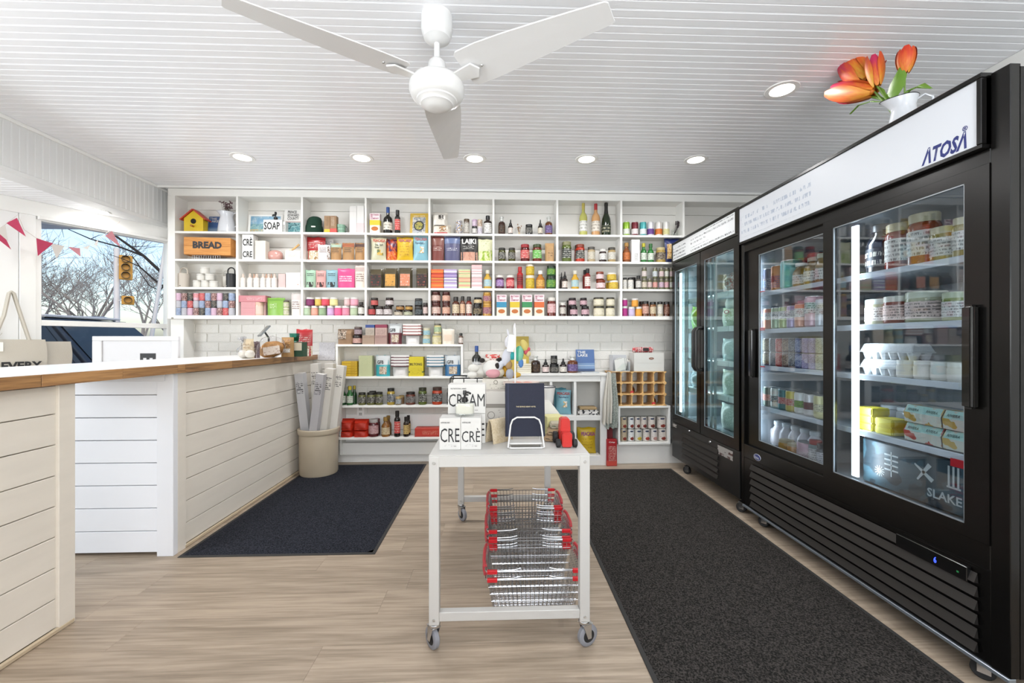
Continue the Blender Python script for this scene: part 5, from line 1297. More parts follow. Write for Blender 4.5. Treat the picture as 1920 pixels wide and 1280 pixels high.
# ---------------- contents of the sliding-door fridge
OY = ('-y', 'from shelf wall')
SHN = ['top', 'second', 'third', 'fourth', 'floor']
def in_fridge(items, zi, side, place_):
    for it in items:
        kind, desc, pa, pb, h, o = it
        X = FX + .095 + o.get('deep', 0.0)
        if kind in PROFILES or kind == 'can':
            y_a, y_b = at_x(pa, 0, X + .03).y, at_x(pb, 0, X + .03).y
            w = abs(y_a - y_b); w = min(w, o.get('wmax', .2)); yy = (y_a + y_b) / 2; d = w
        else:
            y_a, y_b = at_x(pa, 0, X).y, at_x(pb, 0, X).y
            w = abs(y_a - y_b); yy = (y_a + y_b) / 2; d = depth_of(kind, w, o)
        product(kind, desc, X + d / 2, yy, FZ[zi] + .0005 + o.get('up', 0.0), w, h, o, -90, place_ % SHN[zi], OY, 'goods in the sliding-door fridge')
PN, PF = '%s shelf behind near sliding door', '%s shelf behind far sliding door'
BL = '#e6e2d8'
in_fridge([
    ('milk', 'dark cold brew growler with white emblem', 1622, 1662, .225, dict(b='#15161a', l='#1d1d20', t='#17181c', k='#e6dfcf', lines=4)),
    ('jar', 'tall jar of red preserve', 1658, 1701, .205, dict(b='#8a2c1c', l='#c9b98e', t=BL, deep=.01)),
    ('jar', 'big jar of orange preserve', 1699, 1748, .215, dict(b='#a04a1f', l='#d0c29a', t=BL)),
    ('squat', 'wide jar of golden sauerkraut', 1742, 1792, .135, dict(b='#a89445', l='#cfc49e', t=BL)),
    ('jar', 'golden jar partly hidden by the door frame', 1790, 1822, .15, dict(b='#a08c40', l='#cfc49e', t=BL)),
    ('jar', 'red preserve jar standing behind others', 1695, 1725, .20, dict(b='#7a2c1c', l='#b9a97e', deep=.15)),
], 0, 'n', PN)
in_fridge([
    ('squat', 'round tub of pale dip with circular label', 1620, 1661, .118, dict(b='#b9b596', l='#cfd2c9', t='#ebe4dc', k='#6a5a5a')),
    ('squat', 'jar of red relish with pink label', 1657, 1694, .122, dict(b='#8a3a28', l='#c6c9bd', t='#e6c9bf', k='#3a3434')),
    ('squat', 'wide jar of grey-green kraut with pink label', 1692, 1752, .130, dict(b='#9aa07c', l='#c2cab4', t='#e6cfc6', k='#3a3434')),
    ('squat', 'grey-green jar standing behind others', 1745, 1775, .118, dict(b='#8a8f6a', l='#b9c2a8', deep=.06)),
    ('squat', 'green pickle jar with white label', 1768, 1808, .112, dict(b='#7a8a3a', l='#c6cfae', t='#e9e8e0', k='#555555')),
    ('box', 'white plastic tub row at the back', 1660, 1740, .07, dict(b='#cfd6d9', deep=.35, d=.1, n='food_tub', c='tub')),
], 1, 'n', PN)
# glass yoghurt jars and egg cartons
in_fridge([('squat', 'small glass yoghurt jar', a, b_, .075, dict(b='#e9e4d8', l='#efeee6', rough=.15, t='#efeae0', k='#b9a99a', dens=.3)) for a, b_ in ((1683, 1717), (1716, 1748), (1747, 1784), (1780, 1812))], 2, 'n', PN)
def egg_carton(y0, y1, z, desc, deep=0.0):
    t = thing('egg_carton', desc, 'egg carton', (FX + .10 + deep, (y0 + y1) / 2, z))
    w = y1 - y0; EG = mat('#cfd3d4', .8, bump=.3, bscale=120)
    lo, hi = MB(), MB()
    for i in range(6):
        for j in range(2):
            cy = -w / 2 + w * (i + .5) / 6; cx = .028 + j * .05
            lo.lathe([(0, 0), (.014, 0), (.024, .032)], 8, (cx, cy, 0), 1, .9)
    lo.box(.0, .105, -w / 2, w / 2, .032, .036)
    hi.add([(0, -w / 2, .036), (.105, -w / 2, .036), (.105, w / 2, .036), (0, w / 2, .036), (.014, -w / 2 + .012, .072), (.091, -w / 2 + .012, .072), (.091, w / 2 - .012, .072), (.014, w / 2 - .012, .072)], [(0, 1, 2, 3), (4, 7, 6, 5), (0, 4, 5, 1), (1, 5, 6, 2), (2, 6, 7, 3), (3, 7, 4, 0)])
    obj('tray', lo.mesh('tray'), EG, t); obj('lid', hi.mesh('lid', .003), EG, t)
egg_carton(1.72, 1.98, FZ[2] + .001, 'grey egg carton, lower of two in near fridge', .01)
egg_carton(1.72, 1.98, FZ[2] + .074, 'grey egg carton, upper of two in near fridge', .012)
egg_carton(1.42, 1.69, FZ[2] + .001, 'grey egg carton behind the yoghurt jars', .13)
# butter blocks
for i, (ya, yb, k, d) in enumerate(((1.90, 1.985, 0, 'yellow butter block, lowest of the near pile'), (1.90, 1.985, 1, 'yellow butter block, middle of the near pile'), (1.90, 1.985, 2, 'yellow butter block topping the pile'), (1.80, 1.885, 0, 'yellow butter block beside the pile, lower'), (1.80, 1.885, 1, 'yellow butter block beside the pile, upper'))):
    t = thing('butter_block', d, 'butter', (FX + .10, (ya + yb) / 2, FZ[3] + .0005 + k * .0355)); w = yb - ya
    obj('wrapped_block', MB().box(0, .09, -w / 2, w / 2, 0, .035).mesh('bu', .004, 2), mat('#d9cf3c', .35), t); obj('fold_flap', MB().prism([(.012, .004), (.03, .017), (.012, .031)], -w / 2 - .0016, -w / 2 - .0002, 'y').mesh('ff'), mat('#e6de6a', .4), t)
# yoghurt four-packs in card sleeves
def yoghurt_pack(y0, y1, z, desc, fruit):
    t = thing('yoghurt_pack', desc, 'yoghurt pack', (FX + .095, (y0 + y1) / 2, z)); w = y1 - y0
    obj('sleeve', MB().add([(.0, -w / 2, .004), (.07, -w / 2, .004), (.08, -w / 2, .045), (.062, -w / 2, .075), (.012, -w / 2, .075), (-.006, -w / 2, .045), (.0, w / 2, .004), (.07, w / 2, .004), (.08, w / 2, .045), (.062, w / 2, .075), (.012, w / 2, .075), (-.006, w / 2, .045)],
        [(0, 6, 7, 1), (1, 7, 8, 2), (2, 8, 9, 3), (3, 9, 10, 4), (4, 10, 11, 5), (5, 11, 6, 0)]).mesh('slv'), blotch_mat('#e6e2d4', '#dfe2d6', fruit, 22), t)
    obj('mint_panel', MB().add([(-.0066, -w / 2 + .004, .046), (.0112, -w / 2 + .004, .0752), (.0112, w / 2 - .004, .0752), (-.0066, w / 2 - .004, .046)], [(0, 1, 2, 3)]).mesh('mp', fix=False), mat('#a9d6cc', .5), t)
    for q in (-.25, .25):
        lettering(t, 'RIVIERA', w * .30, .012, (-.0005, q * w, .058), mat('#2f5a52', .5), (R(-31), 0, R(-90)))
    for q in (-.25, .25):
        obj('yoghurt_cup', MB().lathe([(0, 0), (.027, 0), (.034, .02), (.034, .05), (.029, .07), (0, .07)], 14).mesh('yc'), mat('#cfc6b4', .2), t, (.037, q * w, .0035))
yoghurt_pack(1.585, 1.735, FZ[3] + .001, 'mint strawberry yoghurt pack on the lower layer', '#c9584a'); yoghurt_pack(1.43, 1.58, FZ[3] + .001, 'mint vanilla yoghurt pack on the lower layer', '#d6b45a')
yoghurt_pack(1.585, 1.735, FZ[3] + .077, 'mint vanilla yoghurt pack, upper layer beside butter', '#d0a84a'); yoghurt_pack(1.43, 1.58, FZ[3] + .077, 'mint vanilla yoghurt pack, upper layer beside door frame', '#cfae5a')
in_fridge([('jar', 'pale lidded tub at back', a, b_, .10, dict(b='#aab6bc', l='#cfd9dd', deep=.2)) for a, b_ in ((1650, 1680), (1682, 1712), (1714, 1744))], 3, 'n', PN)
# dark printed beer carton on the fridge floor
t = thing('beer_carton', 'dark teal beer carton printed SLAKE on fridge floor', 'carton', (FX + .12, 1.70, FZ[4] + .007))
obj('carton', MB().box(0, .38, -.27, .27, 0, .20).mesh('bc', .003), blotch_mat('#2f4650', '#3c5a66', '#26363f', 7), t)
CK = mat('#cfd6d6', .6)
lettering(t, 'SLAKE', .13, .035, (-.001, -.10, .052), CK, (0, 0, R(-90)))
mk = MB()
for i in range(4): mk.box(-.0014, -.0004, .09, .155, .085 + i * .022, .092 + i * .022)
mk.box(-.0014, -.0004, .119, .125, .06, .17)
for a in range(0, 180, 30):
    for cy, cz in ((-.21, .055), (.18, .07)):
        dy_, dz_ = .025 * math.cos(R(a)), .025 * math.sin(R(a)); n_ = Vector((0, -dz_, dy_)).normalized() * .0016
        mk.add([(-.001, cy - dy_ - n_.y, cz - dz_ - n_.z), (-.001, cy - dy_ + n_.y, cz - dz_ + n_.z), (-.001, cy + dy_ + n_.y, cz + dz_ + n_.z), (-.001, cy + dy_ - n_.y, cz + dz_ - n_.z)], [(0, 1, 2, 3)])
for a in (35, -55):
    dy_, dz_ = .045 * math.cos(R(a)), .045 * math.sin(R(a)); n_ = Vector((0, -dz_, dy_)).normalized() * .009; cy, cz = -.02, .125
    mk.add([(-.001, cy - dy_ - n_.y, cz - dz_ - n_.z), (-.001, cy - dy_ + n_.y, cz - dz_ + n_.z), (-.001, cy + dy_ + n_.y * .4, cz + dz_ + n_.z * .4), (-.001, cy + dy_ - n_.y * .4, cz + dz_ - n_.z * .4)], [(0, 1, 2, 3)])
for i in range(3): mk.box(-.0014, -.0004, -.155 + i * .017, -.148 + i * .017, .10, .18)
mk.box(-.0014, -.0004, -.16, -.11, .095, .102); mk.box(-.0014, -.0004, -.235, -.225, .12, .165); mk.box(-.0014, -.0004, -.245, -.212, .118, .124); mk.box(-.0014, -.0004, -.245, -.212, .16, .175)
obj('white_print', mk.mesh('mk'), CK, t)

# far door
C_ = lambda b, t_, z=(.12, .6), **k: dict(b=b, t=t_, z=z, **k)
in_fridge([
    ('can', 'navy drink can', 1434, 1449, .155, C_('#1f3a6e', '#2a4a86', k='#e6e6e6')), ('can', 'orange and blue drink can', 1448, 1465, .16, C_('#e08a3a', '#c9502c', k='#24407a')), ('can', 'wide turquoise drink can', 1463, 1488, .175, C_('#6ec0b8', '#7fcabf', k='#6ec0b8')),
    ('milk', 'bottle with white label', 1488, 1508, .14, dict(b='#8a6a34', l='#e6e2d8', t='#eeebe2')), ('milk', 'large bottle with white label', 1507, 1534, .155, dict(b='#8a6a34', l='#c9c2a8', t='#eeebe2')), ('milk', 'bottle partly hidden behind door stile', 1533, 1548, .16, dict(b='#9a7a44', l='#c9c2a8', t='#eeebe2')),
    ('box', 'kraft snack carton behind the cans', 1470, 1488, .22, dict(b='#a5825a', deep=.25, d=.06)), ('jar', 'dark green jar behind the cans', 1488, 1512, .23, dict(b='#2c4a2c', l='#a5302c', deep=.24)), ('jar', 'dark red jar behind the cans', 1512, 1536, .24, dict(b='#6a1c24', l='#a5302c', deep=.24)),
], 0, 'f', PF)
in_fridge([('can', n_ + ' slim can', a, b_, .135 if h_ is None else h_, C_(c_, '#eeece8', (.45, .8), k='#5a5a5a')) for n_, a, b_, c_, h_ in (('salmon', 1434, 1449, '#d88a6a', None), ('pale green', 1449, 1464, '#a9bf9a', None), ('lime', 1463, 1479, '#bcc98a', None), ('lilac', 1478, 1495, '#b6a6c6', None), ('peach', 1493, 1510, '#e0a084', .14), ('tall pink', 1510, 1534, '#e0b4bc', .175), ('white', 1533, 1549, '#e0e2e6', .15))] +
          [('box', 'pink carton behind the slim cans', 1490, 1508, .19, dict(b='#b9707a', deep=.25, d=.05))], 1, 'f', PF)
for lay, up in (('lower', 0), ('upper', .088)):
    in_fridge([('can', '%s stubby can, %s layer' % (n_, lay), a, b_, .087, dict(C_(c_, c2, (.15, .85), k=k2_), up=up)) for n_, a, b_, c_, c2, k2_ in (('dark olive', 1434, 1447, '#4a4a3a', '#5a5a44', '#d6cfae'), ('grey', 1446, 1459, '#8a8f94', '#a0a4a8', '#3a3a3a'), ('red', 1458, 1471, '#b33a34', '#c9483e', '#f0d6c9'), ('brown', 1470, 1484, '#5a3a34', '#6a4a40', '#e6cfae'), ('charcoal', 1483, 1496, '#3a3a3e', '#4a4a50', '#d6d6d6'), ('blue', 1495, 1509, '#4a5a8a', '#6a7aa6', '#e6e6f0'), ('lavender', 1508, 1522, '#b4a6cf', '#c2b6da', '#6a5a8a'), ('mauve', 1521, 1535, '#c6b6d6', '#cfc2de', '#6a5a8a'), ('cream', 1534, 1549, '#d6d2b9', '#e0dcc6', '#6a6a4a'))], 2, 'f', PF)
    if up == 0: pass
in_fridge([('can', n_ + ' beer can', a, b_, .125, C_(c_, c2, (.3, .62), k=k2_)) for n_, a, b_, c_, c2, k2_ in (('dark green', 1434, 1449, '#3f5a4a', '#c9553a', '#f0e6d6'), ('white and brown', 1448, 1463, '#e6e0d0', '#5a3a2a', '#f0e6d6'), ('teal and red', 1462, 1478, '#3f7a7a', '#c9453a', '#f0e6d6'), ('yellow and red', 1476, 1493, '#d0bc3c', '#c9453a', '#f0e6d6'), ('white and green', 1492, 1511, '#ebeae4', '#7ab03a', '#2a2a2a'), ('white and maroon', 1510, 1529, '#ebe6e4', '#7a2a34', '#2a2a2a'), ('pale yellow', 1528, 1549, '#e2dca0', '#ebe6c0', '#4a4a2a'))] +
          [('can', 'beer can in the second rank', a, b_, .125, C_('#c9ccc6', '#b9bfae', (.3, .62), deep=.075)) for a, b_ in ((1470, 1484), (1484, 1499), (1499, 1515), (1514, 1530))], 3, 'f', PF)
in_fridge([('milk', 'white kefir bottle', a, b_, .155, dict(b='#e6e4ea', l='#dfe6ea', t='#ebe8ee', k='#5a4a7a', dens=.3, deep=.05)) for a, b_ in ((1434, 1449), (1449, 1465), (1464, 1481), (1480, 1498), (1497, 1516), (1515, 1535))] +
          [('squat', 'jar of yellow peppers', 1462, 1480, .075, dict(b='#d69a1f', l='#d6c6a0', deep=-.02)), ('squat', 'jar of orange peppers', 1479, 1496, .07, dict(b='#d0861f', l='#d6c6a0', deep=-.02)), ('can', 'pink tin pair', 1494, 1521, .10, C_('#dcb4be', '#e2c0c9', (.1, .5), deep=-.02)),
           ('jar', 'red-topped clear jar', 1520, 1537, .13, dict(b='#7a8a8a', l='#b33a3a', t='#e6e2e2', deep=-.02)), ('jar', 'dark jar beside the door stile', 1536, 1550, .12, dict(b='#2a3444', l='#2a2a34', t='#d6d6de', deep=-.02))], 4, 'f', PF)

# ---------------- contents of the two-door fridge
def bag2(desc, pa, pb, zi, h, c, **k):
    X = FX + .10; ya, yb = at_x(pa, 0, X).y, at_x(pb, 0, X).y
    product('chips', desc, X + .05, (ya + yb) / 2, GZ[zi] + .001 + k.pop('up', 0.0), abs(ya - yb), h, dict(b=c, d=.10, **k), -90, '', OY, 'goods in the two-door fridge')
bag2('clear salad bag with pink print behind near hinged door', 1345, 1376, 0, .15, '#9aa8a0', patt=('#b9c6c2', '#a8504a', '#7a8a7a', 13))
bag2('white wrapped cheese on second fridge shelf', 1350, 1380, 1, .09, '#e6ebe6', up=.13)
bag2('green herb bag with round red sticker', 1344, 1378, 1, .15, '#a9c09a', patt=('#c9d9c0', '#9ab488', '#dfe8dc', 16), text=[('O', .55, .75, .3, .2, '#c0305a')])
bag2('clear sprout bag on third fridge shelf', 1344, 1376, 2, .17, '#9ab4b0', patt=('#b6cfca', '#a3bcb6', '#cfe0dc', 18))
bag2('pale produce bag on fourth fridge shelf', 1344, 1378, 3, .19, '#b6c9b4', patt=('#c6d6c4', '#b4c4ae', '#dfe8dc', 16))
bag2('large pale bread bag on fridge floor', 1342, 1372, 4, .20, '#c2d2c6', patt=('#cfdcd2', '#bccabe', '#e2ebe4', 16))
bag2('pale bread bag on fridge floor beside hinge', 1366, 1382, 4, .15, '#cfdad0')
bag2('lime green package behind far hinged door', 1289, 1308, 1, .20, '#7fc02c')
bag2('pale lettuce bag behind far hinged door', 1289, 1307, 2, .14, '#c6d6b0', up=.002)
bag2('clear tray package on far fridge shelf', 1288, 1308, 3, .14, '#a9bcc0')
# ================================================================= lower shelf unit between counter and cart
Z5 = (600, 590, 280 / 1378.0)
def z5(x): return 600 + x * Z5[2]
LZ = [1.134, .835, .566, .268]
lx0, lx1 = at_y(z5(145), 0, 3.98).x, at_y(z5(1318), 0, 3.98).x
ls = thing('low_shelf_unit', 'white open four-shelf unit on the brick wall', 'shelf', ((lx0 + lx1) / 2, WALL_Y, 0)); cx = (lx0 + lx1) / 2; hw = (lx1 - lx0) / 2
for i, z in enumerate(LZ):
    obj('shelf_board', MB().box(-hw + (.0 if i < 2 else -.0), hw, 3.98 - WALL_Y, -.008, z - .02, z).mesh('sb', .0015), SHELF_WHITE, ls)
for s in (-1, 1):
    obj('side_panel', MB().box(s * hw - (.018 if s > 0 else 0), s * hw + (0 if s > 0 else .018), 3.982 - WALL_Y, -.008, LZ[1], LZ[0] - .02).mesh('sp', .001), SHELF_WHITE, ls)
    obj('bracket_panel', MB().box(s * (hw - .03) - .009, s * (hw - .03) + .009, 4.02 - WALL_Y, -.008, .10, LZ[1] - .02).mesh('bp', .001), SHELF_WHITE, ls)
for i in range(6): obj('screw', MB().ball((0, 0, 0), .003, .003, .003, 6, 4).mesh('sc'), mat('#3a3a3a', .5), ls, (-hw + .08 + i * .2, 4.05 - WALL_Y, LZ[0] - .021))
obj('toe_board', MB().box(-hw, hw, 4.06 - WALL_Y, -.025, .087, .20).mesh('toe', .002), SHELF_WHITE, ls)
LN = ['top', 'second', 'third', 'lowest']
def low(row, items): shelf_row(0, LZ[row], items, '%s shelf of low unit' % LN[row], 'goods on the low shelf unit', x0y0s=Z5, yfront=3.995)
GFB = lambda c: dict(b=c, d=.065, top='#d9dee0', tv=.55, text=[('GFB', .36, .68, .42, .17, '#1d1d1f')], win=('#d9c9b0', '#8a6a4a', '#efe6da', 12), wz=(.28, .80, .1, .46), gloss=.3)
STR = lambda c: dict(b='#e6e4e2', d=.075, top=c, tv=.90, t='#e6e4e2', k='#b9b4b2', z=(.15, .85, .15, .4), dens=.35, n='striped_pouch')
low(0, [
    ('brick', 'brown paper bag with printed window', 150, 300, 130, None, dict(b='#a08062', d=.10, win=('#5c4a3a', '#d6c6b4', '#8a6a54', 8), wz=(.08, .6, .35, .95), gloss=.7, n='paper_bag')),
    ('squat', 'dark preserve jar, lower of two', 303, 390, 190, None, dict(b='#2a1a18', l='#2a2220', t='#e0b9ae', k='#8a2a24')), ('squat', 'dark preserve jar, upper of two', 318, 388, 110, 190, dict(b='#3a1f22', l='#5c4a44', t='#8f7a84', k='#e6d6d6')),
    ('box', 'kraft pasta carton under the blue carton', 390, 500, 190, None, dict(b='#b39a86', d=.10, t='#b39a86', k='#6a4438', lines=5, z=(.05, .95, .72, .98))), ('box', 'blue-topped kraft carton', 420, 500, 92, 190, dict(b='#c2b4a6', d=.09, bands=[(.72, 1, '#2f4a8f')], t='#c2b4a6', z=(.1, .9, .1, .6))),
    ('box', 'kraft pasta carton under the crimson carton', 505, 617, 190, None, dict(b='#b3938a', d=.10, t='#b3938a', k='#6a2a34', lines=5, z=(.05, .95, .72, .98))), ('box', 'crimson-topped kraft carton', 510, 615, 90, 190, dict(b='#c9a9a0', d=.09, bands=[(.70, 1, '#8f2f4c')], t='#c9a9a0', z=(.1, .9, .1, .6))),
    ('stand', 'grey and maroon granola pouch lettered GFB', 622, 750, 80, None, GFB('#6a2f36')),
])
for i, (b_, tp) in enumerate(((None, 188), (188, 160), (160, 133), (133, 108), (108, 84))):
    low(0, [('box' if i else 'stand', 'white snack pouch lying in a pink-striped stack, layer ' + ['one', 'two', 'three', 'four', 'five'][i], 765 if i else 785, 930 if i else 910, tp, b_, dict(b='#ece8e6', d=.10 if i else .08, bands=[(.0, .38, '#a8605c')] if i else [], n='snack_pouch', c='pouch', t='#efecea', k='#c9c2c0', dens=.3))])
low(0, [
    ('squat', 'cream tin with blue label, lower of two', 948, 1018, 196, None, dict(b='#d6cfa8', l='#cfc9b0', t='#7ab6c9', k='#f0ede0')), ('squat', 'cream tin with blue label, upper of two', 952, 1018, 120, 196, dict(b='#d6cfa8', l='#cfc9b0', t='#7ab6c9', k='#f0ede0')),
    ('jar', 'pale honey jar, lower of two', 1036, 1122, 175, None, dict(b='#cdbf86', l='#b9b49c', t='#e9e0b9', k='#7a6a3a')), ('jar', 'pale honey jar, upper of two', 1052, 1120, 80, 175, dict(b='#cdbf86', l='#6a665a', t='#b9cfa8', k='#5a6a4a')),
    ('stand', 'cream tea pouch', 1124, 1238, 130, None, dict(b='#e9dfcf', d=.06, t='#e9d2bc', k='#c9a98a', dens=.3)),
    ('slim', 'small dark-capped bottle with white label at the end', 1279, 1322, 170, None, dict(b='#5a3a2a', l='#17130f', t='#efe6de', k='#5a2a24')),
])
for i in range(6):
    tp = 568 - (i + 1) * 23
    low(1, [('box', 'yellow snack carton, ' + ['lowest', 'second', 'third', 'fourth', 'fifth', 'topmost'][i] + ' of six', 192 + i * 2, 340, tp, None if i == 0 else 568 - i * 23, dict(b='#e0b92c', d=.10, bands=[(.1, .16, '#8a5a1c')], t='#e0b92c', k='#6a3a14', lines=3, z=(.6, .95, .1, .9), n='snack_carton'))])
low(1, [
    ('box', 'pale green cracker carton with dark window', 358, 478, 378, None, dict(b='#cdd3a6', d=.08, t='#cdd3a6', k='#5c6a3a', dens=.35, z=(.1, .9, .55, .95))),
    ('stand', 'white and turquoise granola pouch lettered GFB', 508, 640, 375, None, GFB('#3fb0b9')),
])
for grp, a, b_, c_ in (('maroon-striped', 655, 822, '#6a3a44'), ('blue-striped', 985, 1140, '#3a7a96')):
    for i, (bt, tp) in enumerate(((None, 478), (478, 450), (450, 424), (424, 398), (398, 372))):
        low(1, [('box' if i else 'stand', 'white pouch in a %s stack, layer ' % grp + ['one', 'two', 'three', 'four', 'five'][i], a if i else a + 10, b_ if i else b_ - 12, tp, bt, dict(b='#eceae8', d=.10 if i else .08, bands=[(.0, .38, c_)] if i else [], n='snack_pouch', c='pouch', t='#efecea', k='#c9c2c0', dens=.3))])
low(1, [
    ('box', 'yellow biltong packet printed BILTONG', 818, 952, 388, None, dict(b='#e0cc1f', d=.09, t='#e0cc1f', k='#5a5414', lines=5, dens=.4, z=(.1, .9, .1, .42), bands=[(.18, .26, '#6a7a34')], text=[('BILTONG', .5, .62, .84, .13, '#2c2a10')], n='biltong_packet', c='packet')),
    ('stand', 'white and deep blue granola pouch lettered GFB', 1148, 1295, 375, None, GFB('#2f6f9f')),
])
OLV = dict(b='#6a6a3a', l='#2c2a26', t='#1b1a18', k='#e6e2d6')
low(2, [
    ('sauce', 'green juice bottle with dark cap', 172, 240, 655, None, dict(b='#1f4a26', l='#1f3a22', t='#dfe2d6', k='#4a6a4a')), ('sauce', 'green juice bottle with yellow cap', 246, 305, 660, None, dict(b='#2c6a34', l='#d0b93a', t='#dfe2d6', k='#4a6a4a')), ('sauce', 'green juice bottle set back', 296, 340, 655, None, dict(b='#1f4a26', l='#c9b22c', back=.06)),
    ('jar', 'olive jar with black label', 355, 422, 720, None, OLV), ('jar', 'olive jar with black label', 434, 510, 720, None, OLV), ('jar', 'olive jar with black label', 513, 580, 715, None, OLV), ('jar', 'dark olive jar set back', 455, 522, 706, None, dict(b='#3a3a22', l='#1f1d1a', back=.08)),
    ('jar', 'tall jar of yellow peppers', 620, 690, 680, None, dict(b='#b59a3c', l='#2a2824', t='#4a4f54', k='#e6e6e6')), ('squat', 'small jar with grey label', 698, 750, 758, None, dict(b='#8a7a5a', l='#c6a86a', t='#8f979c', k='#e6e6e6')), ('squat', 'small jar set back', 730, 778, 745, None, dict(b='#8a6a4a', l='#c6a86a', back=.06)),
    ('jar', 'wide jar of brown chutney with grey label', 792, 880, 715, None, dict(b='#6a3a2c', l='#2a2422', t='#4f4a4a', k='#d6d0c9')), ('jar', 'tall pickle jar with black label', 908, 985, 675, None, dict(b='#5c6a2c', l='#3a3c2a', t='#1f211c', k='#e6e6da')),
    ('jar', 'red pepper jar with black label', 1035, 1128, 672, None, dict(b='#b8401f', l='#4a342c', t='#1f1d1b', k='#e6e6e6')), ('jar', 'dark jar at the shelf end behind the boxes', 1172, 1250, 680, None, dict(b='#2a2a24', l='#1f1f1c', t='#2f2f2c', k='#d6d6d6')),
])
for i, (a, b_, tp, bt, d) in enumerate(((176, 295, 1065, None, 'red pasta bag, lower one by the crock'), (296, 440, 1060, None, 'red pasta bag, lower one beside the jam jar'), (180, 300, 965, 1068, 'red pasta bag, upper one by the crock'), (296, 445, 970, 1063, 'red pasta bag, upper one beside the jam jar'))):
    low(3, [('brick', d, a, b_, tp, bt, dict(b='#c9331f', d=.11, gloss=.25, t='#c9331f', k='#e89a7a', dens=.35, n='pasta_bag'))])
low(3, [
    ('jar', 'wide jam jar with pale label', 450, 540, 970, None, dict(b='#5a141c', l='#b9b4b0', t='#d8b4b4', k='#8a1f2c')), ('jar', 'jam jar set back', 490, 556, 962, None, dict(b='#5a141c', l='#8a4a4a', back=.08)),
    ('sauce', 'amber syrup bottle with label', 568, 645, 950, None, dict(b='#8a5a1f', l='#a5803a', t='#e2d2a8', k='#7a1f24')), ('sauce', 'amber syrup bottle set back', 600, 660, 935, None, dict(b='#8a5a1f', l='#a5803a', back=.075)),
    ('slim', 'tall black bottle with red oval label', 685, 740, 890, None, dict(b='#17110f', l='#171212', t='#d8413f', k='#f6d5c8')), ('slim', 'small dark sauce bottle with yellow label', 770, 820, 945, None, dict(b='#2a1a10', l='#171210', t='#e2c27a', k='#3a1f14')), ('slim', 'small dark sauce bottle set back', 795, 836, 930, None, dict(b='#2a1a10', l='#171210', t='#e2c27a', back=.06)),
    ('box', 'flat red pasta packet lying on the shelf', 875, 1100, 1048, None, dict(b='#d0402f', d=.11, t='#d0402f', k='#f0b49a', lines=3, z=(.3, .95, .3, .7), n='pasta_packet', c='packet', bands=[(0, .14, '#b02c20')])),
])
# outlet plate on the wall
ox = at_y(z5(378), 0, WALL_Y).x; oz = at_y(0, 590 + 912 * Z5[2], WALL_Y).z
t = thing('wall_outlet', 'white double power outlet above the red pasta bags', 'outlet', (ox, WALL_Y - .008, oz - .055))
obj('plate', MB().box(-.035, .035, -.006, 0, 0, .115).mesh('pl', .002), WHITE_GLOSS, t)
for zz in (.02, .068):
    so = obj('socket', MB().box(-.015, .015, -.008, -.006, zz, zz + .028).mesh('sk', .001), mat('#dcdcd8', .4), t)
    obj('slots', MB().box(-.008, -.005, -.0085, -.008, zz + .012, zz + .022).box(.005, .008, -.0085, -.008, zz + .012, zz + .022).mesh('sl'), BLACK, so)
# paper notice on the wall beside the counter
nx = at_y(614, 0, WALL_Y).x
t = thing('paper_notice', 'white paper notice taped to the brick beside the counter', 'notice', (nx, WALL_Y - .009, .98))
obj('sheet', MB().box(-.075, .075, -.001, 0, 0, .17).mesh('sh'), print_mat('#ecebf0', '#8a8a98', 75, .45, 240, .7, gap=.35), t)

# ================================================================= white cube bookcase
Z6 = (860, 600, 410 / 1874.0)
def z6(x): return 860 + x * Z6[2]
BY = 3.94
bx0, bx1 = at_y(868, 0, BY).x, at_y(1138, 0, BY).x
bc = thing('cube_bookcase', 'white low bookcase with open cubbies behind the cart', 'bookcase', ((bx0 + bx1) / 2, WALL_Y, 0)); cx = (bx0 + bx1) / 2; hw = (bx1 - bx0) / 2; fy = BY - WALL_Y
BW = mat('#f2f1ee', .4)
TOPB = .862
obj('top', MB().box(-hw - .012, hw + .012, fy - .012, -.03, TOPB - .022, TOPB).mesh('top', .003), BW, bc)
obj('face_rail', MB().box(-hw + .05, hw - .055, fy, fy + .02, TOPB - .078, TOPB - .022).mesh('fr', .002), BW, bc)
for s in (-1, 1):
    obj('face_stile', MB().box(s * hw - (.062 if s > 0 else 0), s * hw + (0 if s > 0 else .062), fy, fy + .022, 0, TOPB - .022).mesh('fs', .002), BW, bc)
    obj('side_panel', MB().box(s * hw - (.018 if s > 0 else 0), s * hw + (0 if s > 0 else .018), fy + .022, -.03, 0, TOPB - .022).mesh('sd', .001), BW, bc)
MZ = at_y(1050, 600 + 820 * Z6[2], BY).z; MB_ = at_y(1050, 600 + 1165 * Z6[2], BY).z
obj('middle_shelf', MB().box(-hw + .03, hw - .055, fy + .001, -.03, MZ - .045, MZ).mesh('ms', .002), BW, bc)
obj('bottom_shelf', MB().box(-hw + .03, hw - .055, fy + .001, -.03, MB_ - .09, MB_).mesh('bs', .002), BW, bc)
for zx in (792, 999, 560, 330):
    x_ = at_y(z6(zx), 0, BY).x - cx
    obj('divider', MB().box(x_ - .012, x_ + .012, fy + .002, -.03, MB_, TOPB - .03).mesh('dv', .001), BW, bc)
obj('back_board', MB().box(-hw + .02, hw - .02, -.03, -.022, .02, TOPB - .03).mesh('bb'), mat('#dedcd6', .5), bc)
def cube(z, items, place, back=.0): shelf_row(0, z, items, place, 'goods on the cube bookcase', x0y0s=Z6, yfront=BY + .05 + back)
T_ = TOPB + .0005
